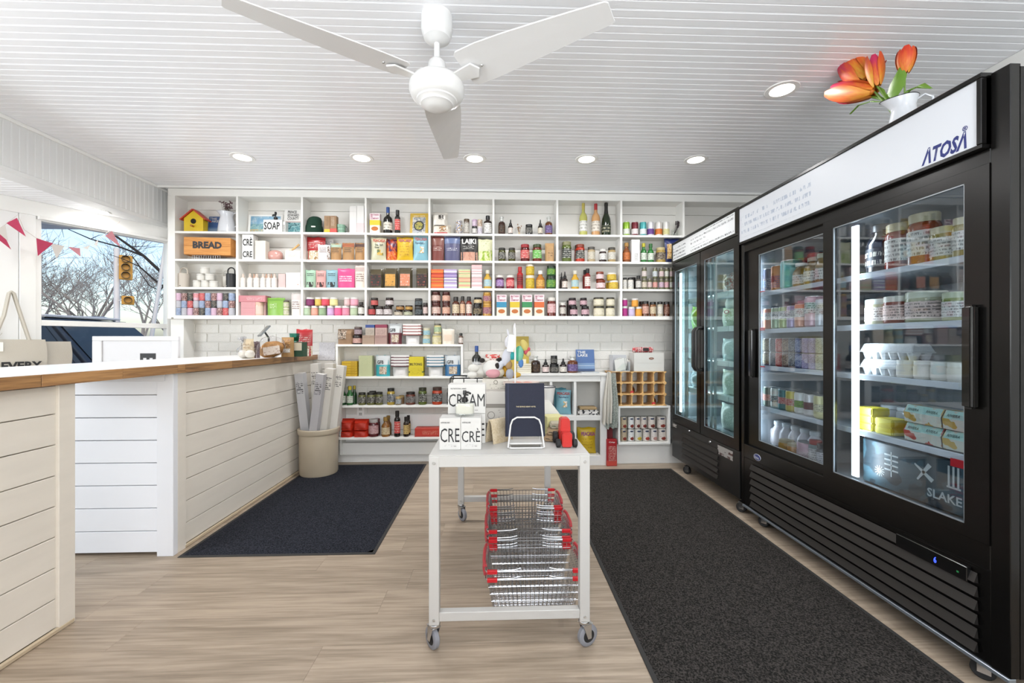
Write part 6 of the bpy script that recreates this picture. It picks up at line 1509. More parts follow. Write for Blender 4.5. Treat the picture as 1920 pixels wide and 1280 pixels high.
cube(T_, [
    ('wine', 'black wine bottle with blue capsule beside the plush toys', 113, 195, 220, None, dict(b='#14140f', l='#27509b', t='#e6e6e6', k='#5a5a5a')),
    ('chips', 'red and white chip bag behind the plush toys', 225, 355, 295, None, dict(b='#c9483e', d=.06, patt=('#d9c9c0', '#c0302c', '#d9564a', 5), back=.05, n='chip_bag')),
    ('flask', 'dark brown syrup flask', 620, 700, 305, None, dict(b='#2a140c', t='#20120c', k='#8a6a4c')),
    ('dropper', 'small dark bottle with pink round label', 715, 775, 335, None, dict(b='#1f1512', l='#151515', t='#f1e6e2', k='#c0706a')),
    ('squat', 'low black jar, lower of two', 780, 858, 378, None, dict(b='#191817', l='#111111', t='#222222', k='#c9c4b8')), ('squat', 'low black jar, upper of two', 788, 846, 305, 378, dict(b='#191817', l='#111111', t='#222222', k='#c9c4b8')),
    ('dropper', 'small dark bottle with cream round label', 865, 927, 330, None, dict(b='#1f1512', l='#151515', t='#f1ece2', k='#8a7a6a')),
    ('flask', 'amber syrup flask with purple label', 930, 1022, 305, None, dict(b='#6d3a17', t='#5c477e', k='#b9a6d2')),
], 'on white cube bookcase')
k6 = mpp(.4, 4.0) * Z6[2]
lake_book(at_y(z6(1089), 0, 4.05).x, 4.06, TOPB + .012, 162 * k6, 190 * k6, 'blue lake photo book propped on the cube bookcase', -10)
x_ = at_y(z6(1120), 0, 4.0).x
t = thing('open_booklet', 'thin grey booklet lying flat before the lake book', 'booklet', (x_, 4.0, TOPB + .0005), rz=R(4)); obj('pages', bbox_mesh(.17, .07, .009, .001), mat('#c9ccd0', .5), t)
x_ = at_y(z6(505), 0, 4.08).x
t = thing('yellow_book', 'mustard yellow book standing behind the hanging plush', 'book', (x_, 4.09, TOPB + .0005), rot=(R(-5), 0, 0)); obj('cover', bbox_mesh(200 * k6, .02, 315 * k6, .001), mat('#c2a83a', .5), t); obj('title_block', bbox_mesh(30 * k6, .0206, 90 * k6, .0005), mat('#f0e9c9', .5), t, (60 * k6, 0, 25 * k6))
for i in range(5):
    x_ = at_y(z6(560), 0, 4.0).x
    t = thing('cream_book', 'cream paperback, ' + ['lowest', 'second', 'third', 'fourth', 'topmost'][i] + ' in the pile on the bookcase', 'book', (x_, 4.02, TOPB + .0005 + i * .0175), rz=R((i % 2) * 3 - 1)); obj('cover', bbox_mesh(122 * k6, .085, .017, .001), mat('#d8d0b4', .55), t); obj('pages', bbox_mesh(118 * k6, .0856, .012, .0005), mat('#efe9d9', .7), t, (0, 0, .0025))
cube(MZ + .0005, [
    ('chips', 'light blue chip bag in front, upper cubby', 835, 970, 600, None, dict(b='#86bccb', d=.07, rz=-6, text=[('PEACASA', .5, .86, .8, .12, '#c33b36'), ('Ranchero', .5, .72, .6, .08, '#2b4a6a')], win=('#86bccb', '#e5b24c', '#f2efe6', 5), wz=(.3, .75, .3, .55))),
    ('chips', 'light blue chip bag behind, upper cubby', 815, 925, 582, None, dict(b='#5f9fae', d=.05, back=.075)),
], 'in cube bookcase')
cube(MB_ + .0005, [('chips', 'yellow chip bag in the lowest cubby', 1018, 1186, 925, None, dict(b='#dcb81f', d=.08, text=[('PEACASA', .55, .78, .7, .15, '#a03a8a')], t='#dcb81f', k='#a8801a', z=(.2, .8, .2, .6), lines=6))], 'in cube bookcase')
cube(MB_ + .0005, [('chips', 'dark yellow chip bag in the next lowest cubby', 850, 965, 935, None, dict(b='#8a7a2a', d=.07))], 'in cube bookcase')
x_ = at_y(z6(1105), 0, 4.0).x; k_ = mpp(x_, 4.0) * Z6[2]
for i, (c_, hh, d_) in enumerate(((None, 45, 'folded white cloth with black line print'), ('#b39a72', 22, 'folded tan cloth on top of printed cloth'))):
    t = thing('folded_cloth', d_, 'cloth', (x_ - .0, 4.015, MZ + .0005 + (0 if i == 0 else 46 * k_))); w_ = (175 if i == 0 else 150) * k_
    obj('fold', MB().box(-w_ / 2, w_ / 2, -.06, .06, 0, hh * k_).mesh('fd', hh * k_ * .3, 2), blotch_mat('#efece8', '#efece8', '#22262e', 30) if c_ is None else mat(c_, .9), t)
# tea towels hanging at the bookcase corner
def towel(px0, px1, py0, py1, Y, m, desc, waves=3):
    a, b = at_y(px0, py0, Y), at_y(px1, py1, Y); w, h = b.x - a.x, a.z - b.z
    t = thing('tea_towel', desc, 'towel', ((a.x + b.x) / 2, Y, b.z)); vs, fs = [], []
    nu, nv = 14, 16
    for side in (0, 1):
        for j in range(nv + 1):
            for i in range(nu + 1):
                u, v = i / nu, j / nv; sp = .35 + .65 * min(1, (1 - v) * 1.8)
                vs.append(((u - .5) * w * sp + .02 * (v - .5), .018 * math.sin(u * waves * 6.28) * (1.15 - v) + side * .0025, v * h - .02 * abs(math.sin(u * 7)) * (1 - v)))
    W = nu + 1; H = W * (nv + 1)
    for j in range(nv):
        for i in range(nu):
            q = j * W + i; fs.append((q, q + 1, q + W + 1, q + W)); fs.append((H + q, H + q + W, H + q + W + 1, H + q + 1))
    obj('cloth', MB().add(vs, fs, True).mesh('tw'), m, t); obj('hook', MB().tube([(0, .03, h - .01), (0, 0, h + .004), (0, -.006, h - .004)], .003, 6).mesh('hk'), CHROME, t)
    return t
CHK = print_mat('#dfe4da', '#3a4a44', 120, .55, 330, .95, 0.0, 'z', 'x', .6)
towel(1136, 1160, 700, 800, 3.925, CHK, 'green and white checked tea towel hanging from bookcase corner')
towel(1131, 1149, 697, 792, 3.90, mat('#e2ddd2', .95), 'cream linen tea towel hanging from bookcase corner')
# red cartons on the floor
k_ = mpp(1.1, 3.93) * Z6[2]
x_ = at_y(z6(1311), 0, 3.92).x
product('box', 'red crispbread carton standing on the floor', x_, 3.94, .001, 86 * k_, 225 * k_, dict(b='#b01f26', d=.06, rough=.4, t='#b01f26', k='#f0d6c6', lines=7, z=(.15, .9, .2, .75), bands=[(.02, .2, '#c9483a')], text=[('Crisp', .5, .9, .6, .07, '#f4f0ea')]))
product('box', 'dark red carton standing behind the crispbread carton', at_y(z6(1290), 0, 4.0).x, 4.03, .001, 56 * k_, 375 * k_, dict(b='#7a141c', d=.08))

# ================================================================= white crate with tins, bottle rack, boxes on top
CYf = 3.93
cx0, cx1 = at_y(z6(1368), 0, CYf).x, at_y(z6(1815), 0, CYf).x; czt = at_y(0, 600 + 765 * Z6[2], CYf).z; czb = at_y(0, 600 + 1095 * Z6[2], CYf).z
cr = thing('tin_cabinet', 'white open box cabinet full of food tins beside the fridge', 'cabinet', ((cx0 + cx1) / 2, CYf, 0)); hw = (cx1 - cx0) / 2; cxm = (cx0 + cx1) / 2
obj('top', MB().box(-hw, hw, 0, .19, czt - .018, czt).mesh('t', .0015), SHELF_WHITE, cr); obj('floor_board', MB().box(-hw, hw, 0, .19, czb - .02, czb).mesh('b', .0015), SHELF_WHITE, cr)
for s in (-1, 1): obj('side', MB().box(s * hw - (.018 if s > 0 else 0), s * hw + (0 if s > 0 else .018), .001, .19, czb, czt - .018).mesh('s', .001), SHELF_WHITE, cr)
obj('back', MB().box(-hw, hw, .19, .198, czb - .02, czt).mesh('bk'), mat('#d9d5cc', .6), cr); obj('plinth', MB().box(-hw - .02, hw + .2, .06, .19, 0, czb - .021).mesh('pl', .002), SHELF_WHITE, cr)
CYF = ('x', 'from cream towel')
def tin_row(zt, zb_, base, spec, lay):
    for a, b_, c_, kk, nm_ in spec:
        Y = CYf + .03; x = at_y(z6((a + b_) / 2), 0, Y + .03).x; w = (b_ - a) * mpp(x, Y + .03) * Z6[2]; h = (zb_ - zt) * mpp(x, Y) * Z6[2]
        t_ = product('can', '%s food tin, %s layer' % (nm_, lay), x, Y + w / 2, base, w, h, dict(b='#d9d5cc', t=c_, k=kk, z=(.06, .94), n='food_tin', c='tin', dens=.38, lines=4), 0, 'in white cabinet', ('x', 'from cream towel'), 'tins in the white cabinet')
        obj('logo_oval', cached('tin_oval', lambda: MB().ball((0, 0, 0), .5, .5, .5, 12, 8).mesh('ov')), mat('#1f2c4e', .4), t_, (0, -w * .46, h * .82), (0, 0, 0), (w * .5, w * .14, h * .15))
        obj('food_picture', cached('tin_oval', None), mat(kk if kk not in ('#23304a', '#26304a', '#1f2126') else '#8a3020', .5), t_, (w * .06, -w * .46, h * .24), (0, 0, 0), (w * .55, w * .14, h * .3))
tin_row(985, 1093, czb + .0005, [(1385, 1440, '#cbb79a', '#23304a', 'tan and blue'), (1448, 1502, '#eeeeec', '#1f2126', 'white and black patterned'), (1505, 1572, '#dcd9cf', '#c9b23a', 'white and olive'), (1575, 1638, '#e0dad2', '#a83a2c', 'white and tomato'), (1642, 1703, '#e3dcd6', '#b98a80', 'pale pink'), (1708, 1778, '#e0d6cc', '#26304a', 'white and chilli')], 'lower')
tin_row(878, 984, czb + .0005 + 108 * mpp(1.5, 3.96) * Z6[2], [(1385, 1440, '#d0bd9e', '#23304a', 'tan and blue'), (1448, 1502, '#eeeeec', '#1f2126', 'white and black patterned'), (1505, 1555, '#ddd3c9', '#6a1f18', 'white and bean'), (1556, 1612, '#ddd3c9', '#7a2a20', 'white and bean'), (1618, 1685, '#e0d6cc', '#7a3020', 'white and bean'), (1700, 1775, '#e0d6cc', '#26304a', 'white and bean')], 'upper')
# bottle rack of octagonal cells
ry0 = CYf + .0; rx0, rx1 = at_y(z6(1395), 0, ry0).x, at_y(z6(1768), 0, ry0).x; rz0, rz1 = czt + .001, at_y(0, 600 + 455 * Z6[2], ry0).z
rk = thing('bottle_rack', 'wooden bottle rack with octagonal openings on white cabinet', 'rack', ((rx0 + rx1) / 2, ry0, rz0)); nx_, nz_ = 4, 3
dx_, dz_ = (rx1 - rx0) / nx_, (rz1 - rz0) / nz_; x0 = -(rx1 - rx0) / 2 - dx_
for j in range(nz_ + 1):
    obj('rail', MB().box(x0, (rx1 - rx0) / 2 + .012, .01, .17, j * dz_ - .006 if j else 0, j * dz_ + .006 if j < nz_ else nz_ * dz_).mesh('rl', .001), RACK_WOOD, rk)
for i in range(nx_ + 2):
    obj('upright', MB().box(x0 + i * dx_ - .005, x0 + i * dx_ + .005, .012, .168, .002, nz_ * dz_ - .002).mesh('up', .001), RACK_WOOD, rk)
cn = cached('corner_block', lambda: MB().prism([(-.020, 0), (0, -.020), (.020, 0), (0, .020)], 0, .168, 'y').mesh('cb', .001))
for j in range(nz_ + 1):
    for i in range(nx_ + 2):
        if j in (0, nz_):
            if j == 0: me_ = cached('cb_lo', lambda: MB().prism([(-.020, 0), (.020, 0), (0, .020)], 0, .168, 'y').mesh('cbl', .001))
            else: me_ = cached('cb_hi', lambda: MB().prism([(-.020, 0), (0, -.020), (.020, 0)], 0, .168, 'y').mesh('cbh', .001))
        else: me_ = cn
        obj('corner_block', me_, RACK_WOOD, rk, (x0 + i * dx_, 0, j * dz_))
def lying_bottle(i, j, desc, off):
    t = thing('rack_bottle', desc, 'bottle', (rk.location.x + x0 + (i + .5) * dx_ + off, ry0 + .19, rz0 + (j + .5) * dz_ - .016), rot=(R(96), 0, R(-16)))
    obj('glass', cached('rackb', lambda: MB().lathe([(0, 0), (.028, 0), (.03, .01), (.03, .09), (.02, .125), (.013, .14), (.013, .16)], 16).mesh('rb')), mat('#8a4a2c', .12, coat=.3), t)
    obj('capsule', cached('rackc', lambda: MB().lathe([(.0145, .14), (.0155, .142), (.0155, .19), (0, .192)], 14).mesh('rc')), mat('#d8333c', .35), t)
lying_bottle(2, 1, 'red-capped bottle lying in the middle row of the rack', 0.0); lying_bottle(4, 0, 'red-capped bottle lying in the bottom row of the rack', 0.0)
# cardboard box, card crate and wrapped candy on the rack
k_ = mpp(1.5, CYf) * Z6[2]; zt_ = rz1 + .001
t = thing('shipping_box', 'white cardboard box with oval brown logo on bottle rack', 'box', (at_y(z6(1640), 0, CYf).x, CYf + .10, zt_)); w_, h_ = 262 * k_, 158 * k_
obj('carton', bbox_mesh(w_, .16, h_, .002), mat('#e9e6e0', .6, noise=.02, nscale=8), t)
lg = obj('oval_logo', MB().lathe([(0, .0), (.024, 0), (.024, .001), (0, .001)], 24, sx=1, sy=.45).mesh('ol'), mat('#8a4a2c', .5), t, (.02, -.0805, h_ * .70), (R(90), 0, 0)); lettering(lg, 'ETS', .026, .010, (0, 0, .0022), mat('#f0e0d0'), (R(-90), 0, 0))
obj('tape_seam', bbox_mesh(w_ * .8, .0004, .0015, 0), mat('#c9c4bc'), t, (0, -.0805, h_ * .45))
t = thing('card_crate', 'clear-fronted crate stuffed with white cards on bottle rack', 'crate', (at_y(z6(1400), 0, CYf).x, CYf + .08, zt_)); w_, h_ = 150 * k_, 140 * k_
obj('crate', MB().box(-w_ / 2, w_ / 2, -.06, .06, 0, .006).box(-w_ / 2, -w_ / 2 + .005, -.06, .06, .006, h_).box(w_ / 2 - .005, w_ / 2, -.06, .06, .006, h_ * .6).box(-w_ / 2, w_ / 2, .055, .06, .006, h_).mesh('cc', .001), mat('#d9dade', .4), t)
obj('front_panel', MB().box(-w_ / 2, w_ / 2, -.062, -.06, .004, h_ * .5).mesh('cf'), GLASS_CLEAR, t)
for i in range(7):
    obj('card', MB().box(-.05, .05, -.001, .001, 0, .115).mesh('cd'), blotch_mat('#efece6', '#efece6', '#3a3430', 20) if i % 2 else PAPER, t, (-.006 + .004 * i, -.05 + i * .014, .008), (R(12), R(-12 + 5 * i), R(8)))
t = thing('wrapped_candy_bag', 'red and white wrapped candy bag on the shipping box', 'candy', (at_y(z6(1605), 0, CYf).x, CYf + .09, zt_ + 159 * k_))
cb = MB(); cw_ = 175 * k_; n = 10
for i in range(n):
    x_ = -cw_ / 2 + cw_ * (i + .5) / n; cb.ball((x_, 0, .028), cw_ / n * .62, .035, .027, 8, 6)
obj('candy_sticks', cb.mesh('cs'), blotch_mat('#d8414a', '#f0dcd8', '#c9303a', 40), t); obj('sticker', bbox_mesh(.055, .002, .03, .0005), mat('#2a2020', .4), t, (.02, -.036, .016), (R(-8), 0, 0))
# ================================================================= rolling white cart
KY0, KY1, KX0, KX1, KZ = 1.585, 2.79, -.256, .346, .735
MW = mat('#d9d7d3', .4)
xl, xr = at_y(804, 0, KY0).x, at_y(1106, 0, KY0).x
ct = thing('rolling_cart', 'white metal rolling cart with open frame on casters', 'cart', ((xl + xr) / 2, (KY0 + KY1) / 2, 0)); kx, ky = (xl + xr) / 2, (KY0 + KY1) / 2
hx, hy = (xr - xl) / 2, (KY1 - KY0) / 2; lg_ = .038; ZT = at_y(950, 852, KY0).z
obj('top_plate', MB().box(-hx, hx, -hy, hy, ZT - .004, ZT).mesh('tp', .0015), MW, ct)
obj('apron', MB().box(-hx, hx, -hy, -hy + .004, ZT - .045, ZT - .004).box(-hx, hx, hy - .004, hy, ZT - .045, ZT - .004).box(-hx, -hx + .004, -hy + .004, hy - .004, ZT - .045, ZT - .004).box(hx - .004, hx, -hy + .004, hy - .004, ZT - .045, ZT - .004).mesh('ap', .001), MW, ct)
for sx in (-1, 1):
    for sy in (-1, 1):
        x0, x1 = (-hx, -hx + lg_) if sx < 0 else (hx - lg_, hx); y0, y1 = (-hy - .002, -hy + lg_) if sy < 0 else (hy - lg_, hy + .002)
        l = obj('leg', MB().box(x0, x1, y0, y1, .105, ZT - .006).mesh('lg', .002), MW, ct)
        for zz in (.125, ZT - .03):
            obj('bolt', MB().lathe([(0, .003), (.005, .0025), (.006, 0)], 10).mesh('bt'), GALV, l, ((x0 + x1) / 2, (y0 if sy < 0 else y0) - .0005, zz), (R(90), 0, 0))
        cxx, cyy = (x0 + x1) / 2, (y0 + y1) / 2
        c = obj('caster', MB().lathe([(0, .104), (.021, .104), (.021, .094), (.017, .090), (0, .090)], 18).prism([(-.014, .092), (.024, .092), (.024, .034), (.008, .034)], -.018, -.0145, 'x').prism([(-.014, .092), (.024, .092), (.024, .034), (.008, .034)], .0145, .018, 'x').box(-.018, .018, -.016, .03, .088, .092).mesh('ck', .001), CHROME, ct, (cxx, cyy, 0), (0, 0, R(-66 if sx > 0 else 38) + (math.pi if sy > 0 else 0)))
        obj('wheel', cached('kw', lambda: MB().lathe([(0, -.010), (.024, -.011), (.036, -.011), (.041, -.007), (.041, .007), (.036, .011), (.024, .011), (0, .010)], 24).mesh('kw')), mat('#9a9ca4', .5), c, (0, .016, .041), (0, R(90), 0))
        obj('wheel_hub', cached('kh', lambda: MB().lathe([(0, -.0125), (.022, -.0120), (.025, -.0105), (.025, .0105), (.022, .0120), (0, .0125)], 20).mesh('kh')), RUBBER, c, (0, .016, .041), (0, R(90), 0))
for sy in (-1, 1):
    y0, y1 = (-hy, -hy + .03) if sy < 0 else (hy - .03, hy)
    obj('lower_rail', MB().box(-hx + lg_, hx - lg_, y0, y1, .118, .152).mesh('lr', .002), MW, ct)
CTZ = ZT + .0005

# ---------------- things on the cart
Z7 = (800, 650, 320 / 1707.0)
def z7(x): return 800 + x * Z7[2]
def z7y(y): return 650 + y * Z7[2]
CW = mat('#e6e4e0', .5, noise=.015, nscale=10)
def cream_box(x, y, z, w, d, h, desc, text, tw=.9, small=True):
    t = thing('cream_carton', desc, 'box', (x, y, z))
    obj('carton', bbox_mesh(w, d, h, .0015), CW, t)
    lettering(t, text, w * tw, h * .44, (0, -d / 2 - .0008, h * .46), INK, bold=0.0)
    lettering(t, 'NUTRITIONAL HAND', w * .42, h * .045, (-w * .22, -d / 2 - .0008, h * .86), mat('#4a4a4a'))
    obj('side_print', MB().box(w / 2 + .0002, w / 2 + .0006, -d * .35, d * .35, h * .12, h * .75).mesh('sp'), print_mat('#e6e4e0', '#2a2a2a', 130, .5, 190, .5, 0.0, 'z', 'y'), t)
    obj('fine_print', MB().box(-w * .3, w * .3, -d / 2 - .0009, -d / 2 - .0006, h * .10, h * .16).mesh('fp'), print_mat('#e6e4e0', '#a8a4a0', 160, .5, 120, .5), t)
    return t
yb = 1.66; xa, xm, xb = at_y(z7(125), 0, yb).x, at_y(z7(340), 0, yb).x, at_y(z7(546), 0, yb).x; bh_ = at_y(0, z7y(742), yb).z - CTZ
cream_box((xa + xm) / 2, yb + .043, CTZ, xm - xa - .001, .085, bh_, 'white cream carton printed CRE, front pair nearest counter', 'CRE'); cream_box((xm + xb) / 2, yb + .043, CTZ, xb - xm - .001, .085, bh_, 'white cream carton printed CRÈ, front pair nearest tractor', 'CRÈ')
yb2 = 1.762; xa2, xb2 = at_y(z7(213), 0, yb2).x, at_y(z7(588), 0, yb2).x; xm2 = (xa2 + xb2) / 2
for q, (u0, u1) in enumerate(((xa2, xm2), (xm2, xb2))):
    cream_box((u0 + u1) / 2, yb2 + .045, CTZ, u1 - u0 - .001, .085, bh_, 'white cream carton supporting the CREAM carton, ' + ('nearer counter' if q == 0 else 'nearer tractor'), 'CRE')
bh2 = at_y(0, z7y(395), yb2).z - (CTZ + bh_)
cream_box(xm2, yb2 + .044, CTZ + bh_ + .0005, xb2 - xa2, .09, bh2, 'wide white carton printed CREAM on top of the stack', 'CREAM', .96)
# glass pump bottle in front
yp = 1.705; xp = at_y(z7(380), 0, yp).x; kp = mpp(xp, yp) * Z7[2]
t = thing('hand_cream_bottle', 'round clear bottle of white cream with black pump on cartons', 'bottle', (xp, yp, CTZ + bh_ + .0008)); w_ = 190 * kp
obj('vessel', MB().lathe([(0, 0), (.48, 0), (.5, .03), (.5, .66), (.45, .74), (.3, .78), (.2, .80)], 28).mesh('vs'), GLASS_CLEAR, t, scale=(w_, w_ * .45, 172 * kp)); obj('cream', MB().lathe([(0, .14), (.46, .14), (.475, .16), (.475, .66), (.42, .72), (0, .74)], 28).mesh('crm'), mat('#ece9dd', .4), t, scale=(w_, w_ * .42, 172 * kp))
obj('pump', MB().lathe([(.3, .0), (.32, .02), (.32, .38), (.28, .42), (.12, .44), (.12, .62), (.2, .64), (.2, .92), (.17, 1), (0, 1)], 18).mesh('pm'), BLACK, t, (0, 0, 138 * kp), scale=(78 * kp * 1.2, 78 * kp, 118 * kp)); obj('spout', MB().tube([(0, 0, 0), (.016, -.01, .001), (.024, -.016, -.003)], .0045, 8).mesh('spt'), BLACK, t, (0, 0, 235 * kp))
# navy book in a white wire stand
yn = 1.715; xn = at_y(z7(987), 0, yn).x; kn = mpp(xn, yn) * Z7[2]; bw_, bhh = 400 * kn, 532 * kn
zb_ = at_y(0, z7y(940), yn).z
t = thing('navy_book', 'navy clothbound book with small gold title in wire stand', 'book', (xn, yn + .004, zb_), rot=(R(-9), 0, 0))
NV = mat('#161c33', .75, bump=.15, bscale=400)
obj('cover', MB().box(-bw_ / 2, bw_ / 2, 0, .003, 0, bhh).box(-bw_ / 2, bw_ / 2, .021, .024, 0, bhh).box(-bw_ / 2, -bw_ / 2 + .003, .003, .021, 0, bhh).mesh('cv', .0008), NV, t); obj('page_block', MB().box(-bw_ / 2 + .004, bw_ / 2 - .004, .003, .021, .003, bhh - .003).mesh('pg'), mat('#e9e4d8', .8), t)
obj('hinge_groove', MB().box(-bw_ / 2 + .0105, -bw_ / 2 + .0135, -.0004, .0005, .001, bhh - .001).mesh('hg'), mat('#2a3350', .6), t); lettering(t, 'THE GEORGE HENRY HOTEL', bw_ * .5, .0052, (.004, -.0006, bhh * .555), mat('#cbb98e', .4))
t = thing('book_stand', 'white bent-wire book stand holding the navy book', 'stand', (xn, yn, CTZ)); zt1 = at_y(0, z7y(738), yn - .03).z - CTZ; sw = 150 * kn; sw2 = 176 * kn
WM = mat('#f2f1ee', .3)
obj('front_loop', MB().tube([(-sw2, -.05, .006), (-sw, -.032, zt1 - .03), (-sw + .008, -.031, zt1 - .010), (-sw + .026, -.030, zt1), (sw - .026, -.030, zt1), (sw - .008, -.031, zt1 - .010), (sw, -.032, zt1 - .03), (sw2, -.05, .006), (sw2 - .01, -.052, .0035), (-sw2 + .01, -.052, .0035)], .0032, 8, closed=True).mesh('fl'), WM, t)
obj('ledge', MB().box(-sw2 + .006, sw2 - .006, -.038, .03, .014, .020).mesh('ld', .002), WM, t); obj('back_rest', MB().tube([(-sw, .03, .017), (-sw, .05, .11), (sw, .05, .11), (sw, .03, .017)], .003, 8).mesh('br'), WM, t)
obj('foot', MB().tube([(-sw2 + .01, -.045, .0035), (-sw2 + .01, .06, .0035), (sw2 - .01, .06, .0035), (sw2 - .01, -.045, .0035)], .0032, 8).mesh('ft'), WM, t)
# bent plywood holder
yw = 1.76; xw = at_y(z7(722), 0, yw).x; kw = mpp(xw, yw) * Z7[2]
t = thing('plywood_arch', 'bent plywood arch beside the navy book', 'holder', (xw, yw + .04, CTZ), rz=R(-48)); hh = 235 * kw
pts = [(-64, 0), (-52, 60), (-34, 150), (-16, 215), (-4, 235), (14, 232), (30, 212), (44, 150), (60, 60), (70, 0)]
arch = [(a * kw, b * kw) for a, b in pts]; inn = [(a * .86, b - .006 if b > .1 * hh else b) for a, b in arch]
vs, fs = [], []; n = len(arch)
for yy in (-.055, .055):
    vs += [(a, yy, b) for a, b in arch] + [(a * .9 + .0, yy, max(0, b - .006)) for a, b in arch]
for i in range(n - 1):
    fs += [(i, i + 1, n + i + 1, n + i), (2 * n + i, 3 * n + i, 3 * n + i + 1, 2 * n + i + 1), (i, 2 * n + i, 2 * n + i + 1, i + 1), (n + i, n + i + 1, 3 * n + i + 1, 3 * n + i)]
obj('ply_sheet', MB().add(vs, fs, True).mesh('ply'), wood_mat('birch_ply', '#cbb591', '#e6d6b9', 2.0, .5, .04), t)
# toy tractor
yt = 1.665; xt = at_y(z7(1408), 0, yt).x; kt = mpp(xt, yt) * Z7[2]
t = thing('toy_tractor', 'red wooden toy tractor with black wheels on the cart', 'toy', (xt, yt + .05, CTZ)); TR = mat('#d3261f', .35)
obj('hood', MB().box(-50 * kt, 50 * kt, -.048, .02, 8 * kt, 150 * kt).mesh('hd', .004, 2), TR, t)
obj('cab', MB().prism([(-56 * kt, 140 * kt), (56 * kt, 140 * kt), (48 * kt, 262 * kt), (38 * kt, 275 * kt), (-38 * kt, 275 * kt), (-48 * kt, 262 * kt)], .0, .055, 'y').mesh('cab', .003, 2), TR, t)
obj('body', MB().box(-54 * kt, 54 * kt, .015, .06, 20 * kt, 142 * kt).mesh('bd', .003), TR, t)
TW = cached('tw', lambda: MB().lathe([(0, -.008), (.013, -.009), (.0165, -.0065), (.0165, .0065), (.013, .009), (0, .008)], 20).mesh('tw'))
for sx in (-1, 1):
    obj('front_wheel', TW, RUBBER, t, (sx * 84 * kt, -.03, .0168), (0, R(90), 0)); obj('rear_wheel', TW, RUBBER, t, (sx * 88 * kt, .05, .024), (0, R(90), 0), (1.42, 1.42, 1.1))
# kraft packages behind the tractor
for i, (a, b_, tp, bt, yy, c_, d_) in enumerate(((1190, 1330, 860, 905, 1.78, '#b99a74', 'flat kraft packet beside the tractor, lowest'), (1215, 1350, 795, 858, 1.80, '#c9ad86', 'kraft packet with black print, middle of the pile'), (1240, 1375, 730, 793, 1.82, '#c6bda6', 'small packet with green print topping the kraft pile'))):
    x_ = at_y(z7((a + b_) / 2), 0, yy).x; k_ = mpp(x_, yy) * Z7[2]; h_ = .022
    t = thing('kraft_packet', d_, 'packet', (x_, yy + .03, CTZ + .0005 + i * .0228), rz=R(-14 + 5 * i)); obj('wrap', MB().box(-(b_ - a) * k_ / 2, (b_ - a) * k_ / 2, -.035, .06, 0, h_).mesh('wr', .005, 2), mat(c_, .7, noise=.05, nscale=20), t)
    obj('print', MB().box(-(b_ - a) * k_ * .38, (b_ - a) * k_ * .38, -.0356, -.0350, .004, h_ - .004).mesh('pt'), print_mat(c_, '#3a2c20' if i < 2 else '#4a6a4a', 110, .55, 60), t)
# pale block and yellow notes behind
x_ = at_y(z7(1225), 0, 1.9).x
t = thing('sticky_notes', 'pale yellow sticky note pad behind the kraft packets', 'note pad', (x_ + .02, 1.93, CTZ + .0), rz=R(12)); obj('pad', bbox_mesh(.08, .08, .085, .001), mat('#e9e2a2', .7), t)
t = thing('white_envelope_box', 'slanted white card box behind the navy book', 'box', (x_ + .0, 2.03, CTZ)); obj('carton', MB().prism([(-.05, 0), (.07, 0), (.07, .07), (.02, .135), (-.05, .135)], -.03, .05, 'y').mesh('eb', .001), mat('#e9e6df', .5), t)
# white product boxes behind, holding the basket of plush toys
yq = 1.98
def at7(zx, Y): return at_y(z7(zx), 0, Y).x
x0_, x1_ = at7(590, yq), at7(785, yq); k_ = mpp(x0_, yq) * Z7[2]
t = thing('stone_box', 'grey and white tall carton with round emblem behind cream cartons', 'box', ((x0_ + x1_) / 2, yq + .05, CTZ)); w_ = x1_ - x0_; h_ = at_y(0, z7y(470), yq).z - CTZ
obj('carton', bbox_mesh(w_, .10, h_, .0015), mat('#e3ded6', .5), t); obj('grey_band', bbox_mesh(w_ + .001, .101, h_ * .10, .0005), mat('#9a948c', .5), t, (0, 0, h_ * .60)); obj('dark_base', bbox_mesh(w_ + .001, .101, h_ * .22, .0005), mat('#6a625c', .6, noise=.2, nscale=25), t, (0, 0, .002))
obj('emblem', MB().tube([(.016 * math.cos(a), 0, .016 * math.sin(a)) for a in [i * math.pi / 12 for i in range(24)]], .0012, 6, closed=True).mesh('em'), mat('#8a847c'), t, (-.02, -.0508, h_ * .42))
obj('vertical_print', MB().box(.015, .03, -.0508, -.0504, h_ * .3, h_ * .55).mesh('vp'), print_mat('#e3ded6', '#6a645c', 60, .5, 60), t)
xb0, xb1 = at7(560, 2.08), at7(820, 2.08); zb0, zb1 = at_y(0, z7y(470), 2.08).z, at_y(0, z7y(335), 2.08).z
t = thing('plush_carton', 'cream display carton carrying plush toys', 'box', ((xb0 + xb1) / 2, 2.15, CTZ)); w_ = xb1 - xb0
PC = mat('#e2dccf', .6)
obj('carton', bbox_mesh(w_, .14, zb1 - CTZ, .002), PC, t); obj('ring_mark', MB().tube([(.009 * math.cos(a), 0, .009 * math.sin(a)) for a in [i * math.pi / 8 for i in range(16)]], .0014, 6, closed=True).mesh('rm'), mat('#7a7468'), t, (.0, -.0708, (zb1 - CTZ) * .93))
obj('fine_print', MB().box(-.03, .05, -.0708, -.0704, (zb1 - CTZ) * .80, (zb1 - CTZ) * .89).mesh('fp'), print_mat('#e2dccf', '#9a9488', 90, .5, 60), t)
PZ = zb1 + .0005
def fuzzy(c): return mat(c, .95, bump=.4, bscale=140)
BALL = cached('unitball', lambda: MB().ball((0, 0, 0), 1, 1, 1, 18, 12).mesh('ball'))
def part(t, name, c, x, y, z, rx, ry, rz_, rot=(0, 0, 0)): return obj(name, BALL, fuzzy(c), t, (x, y, z), rot, (rx, ry, rz_))
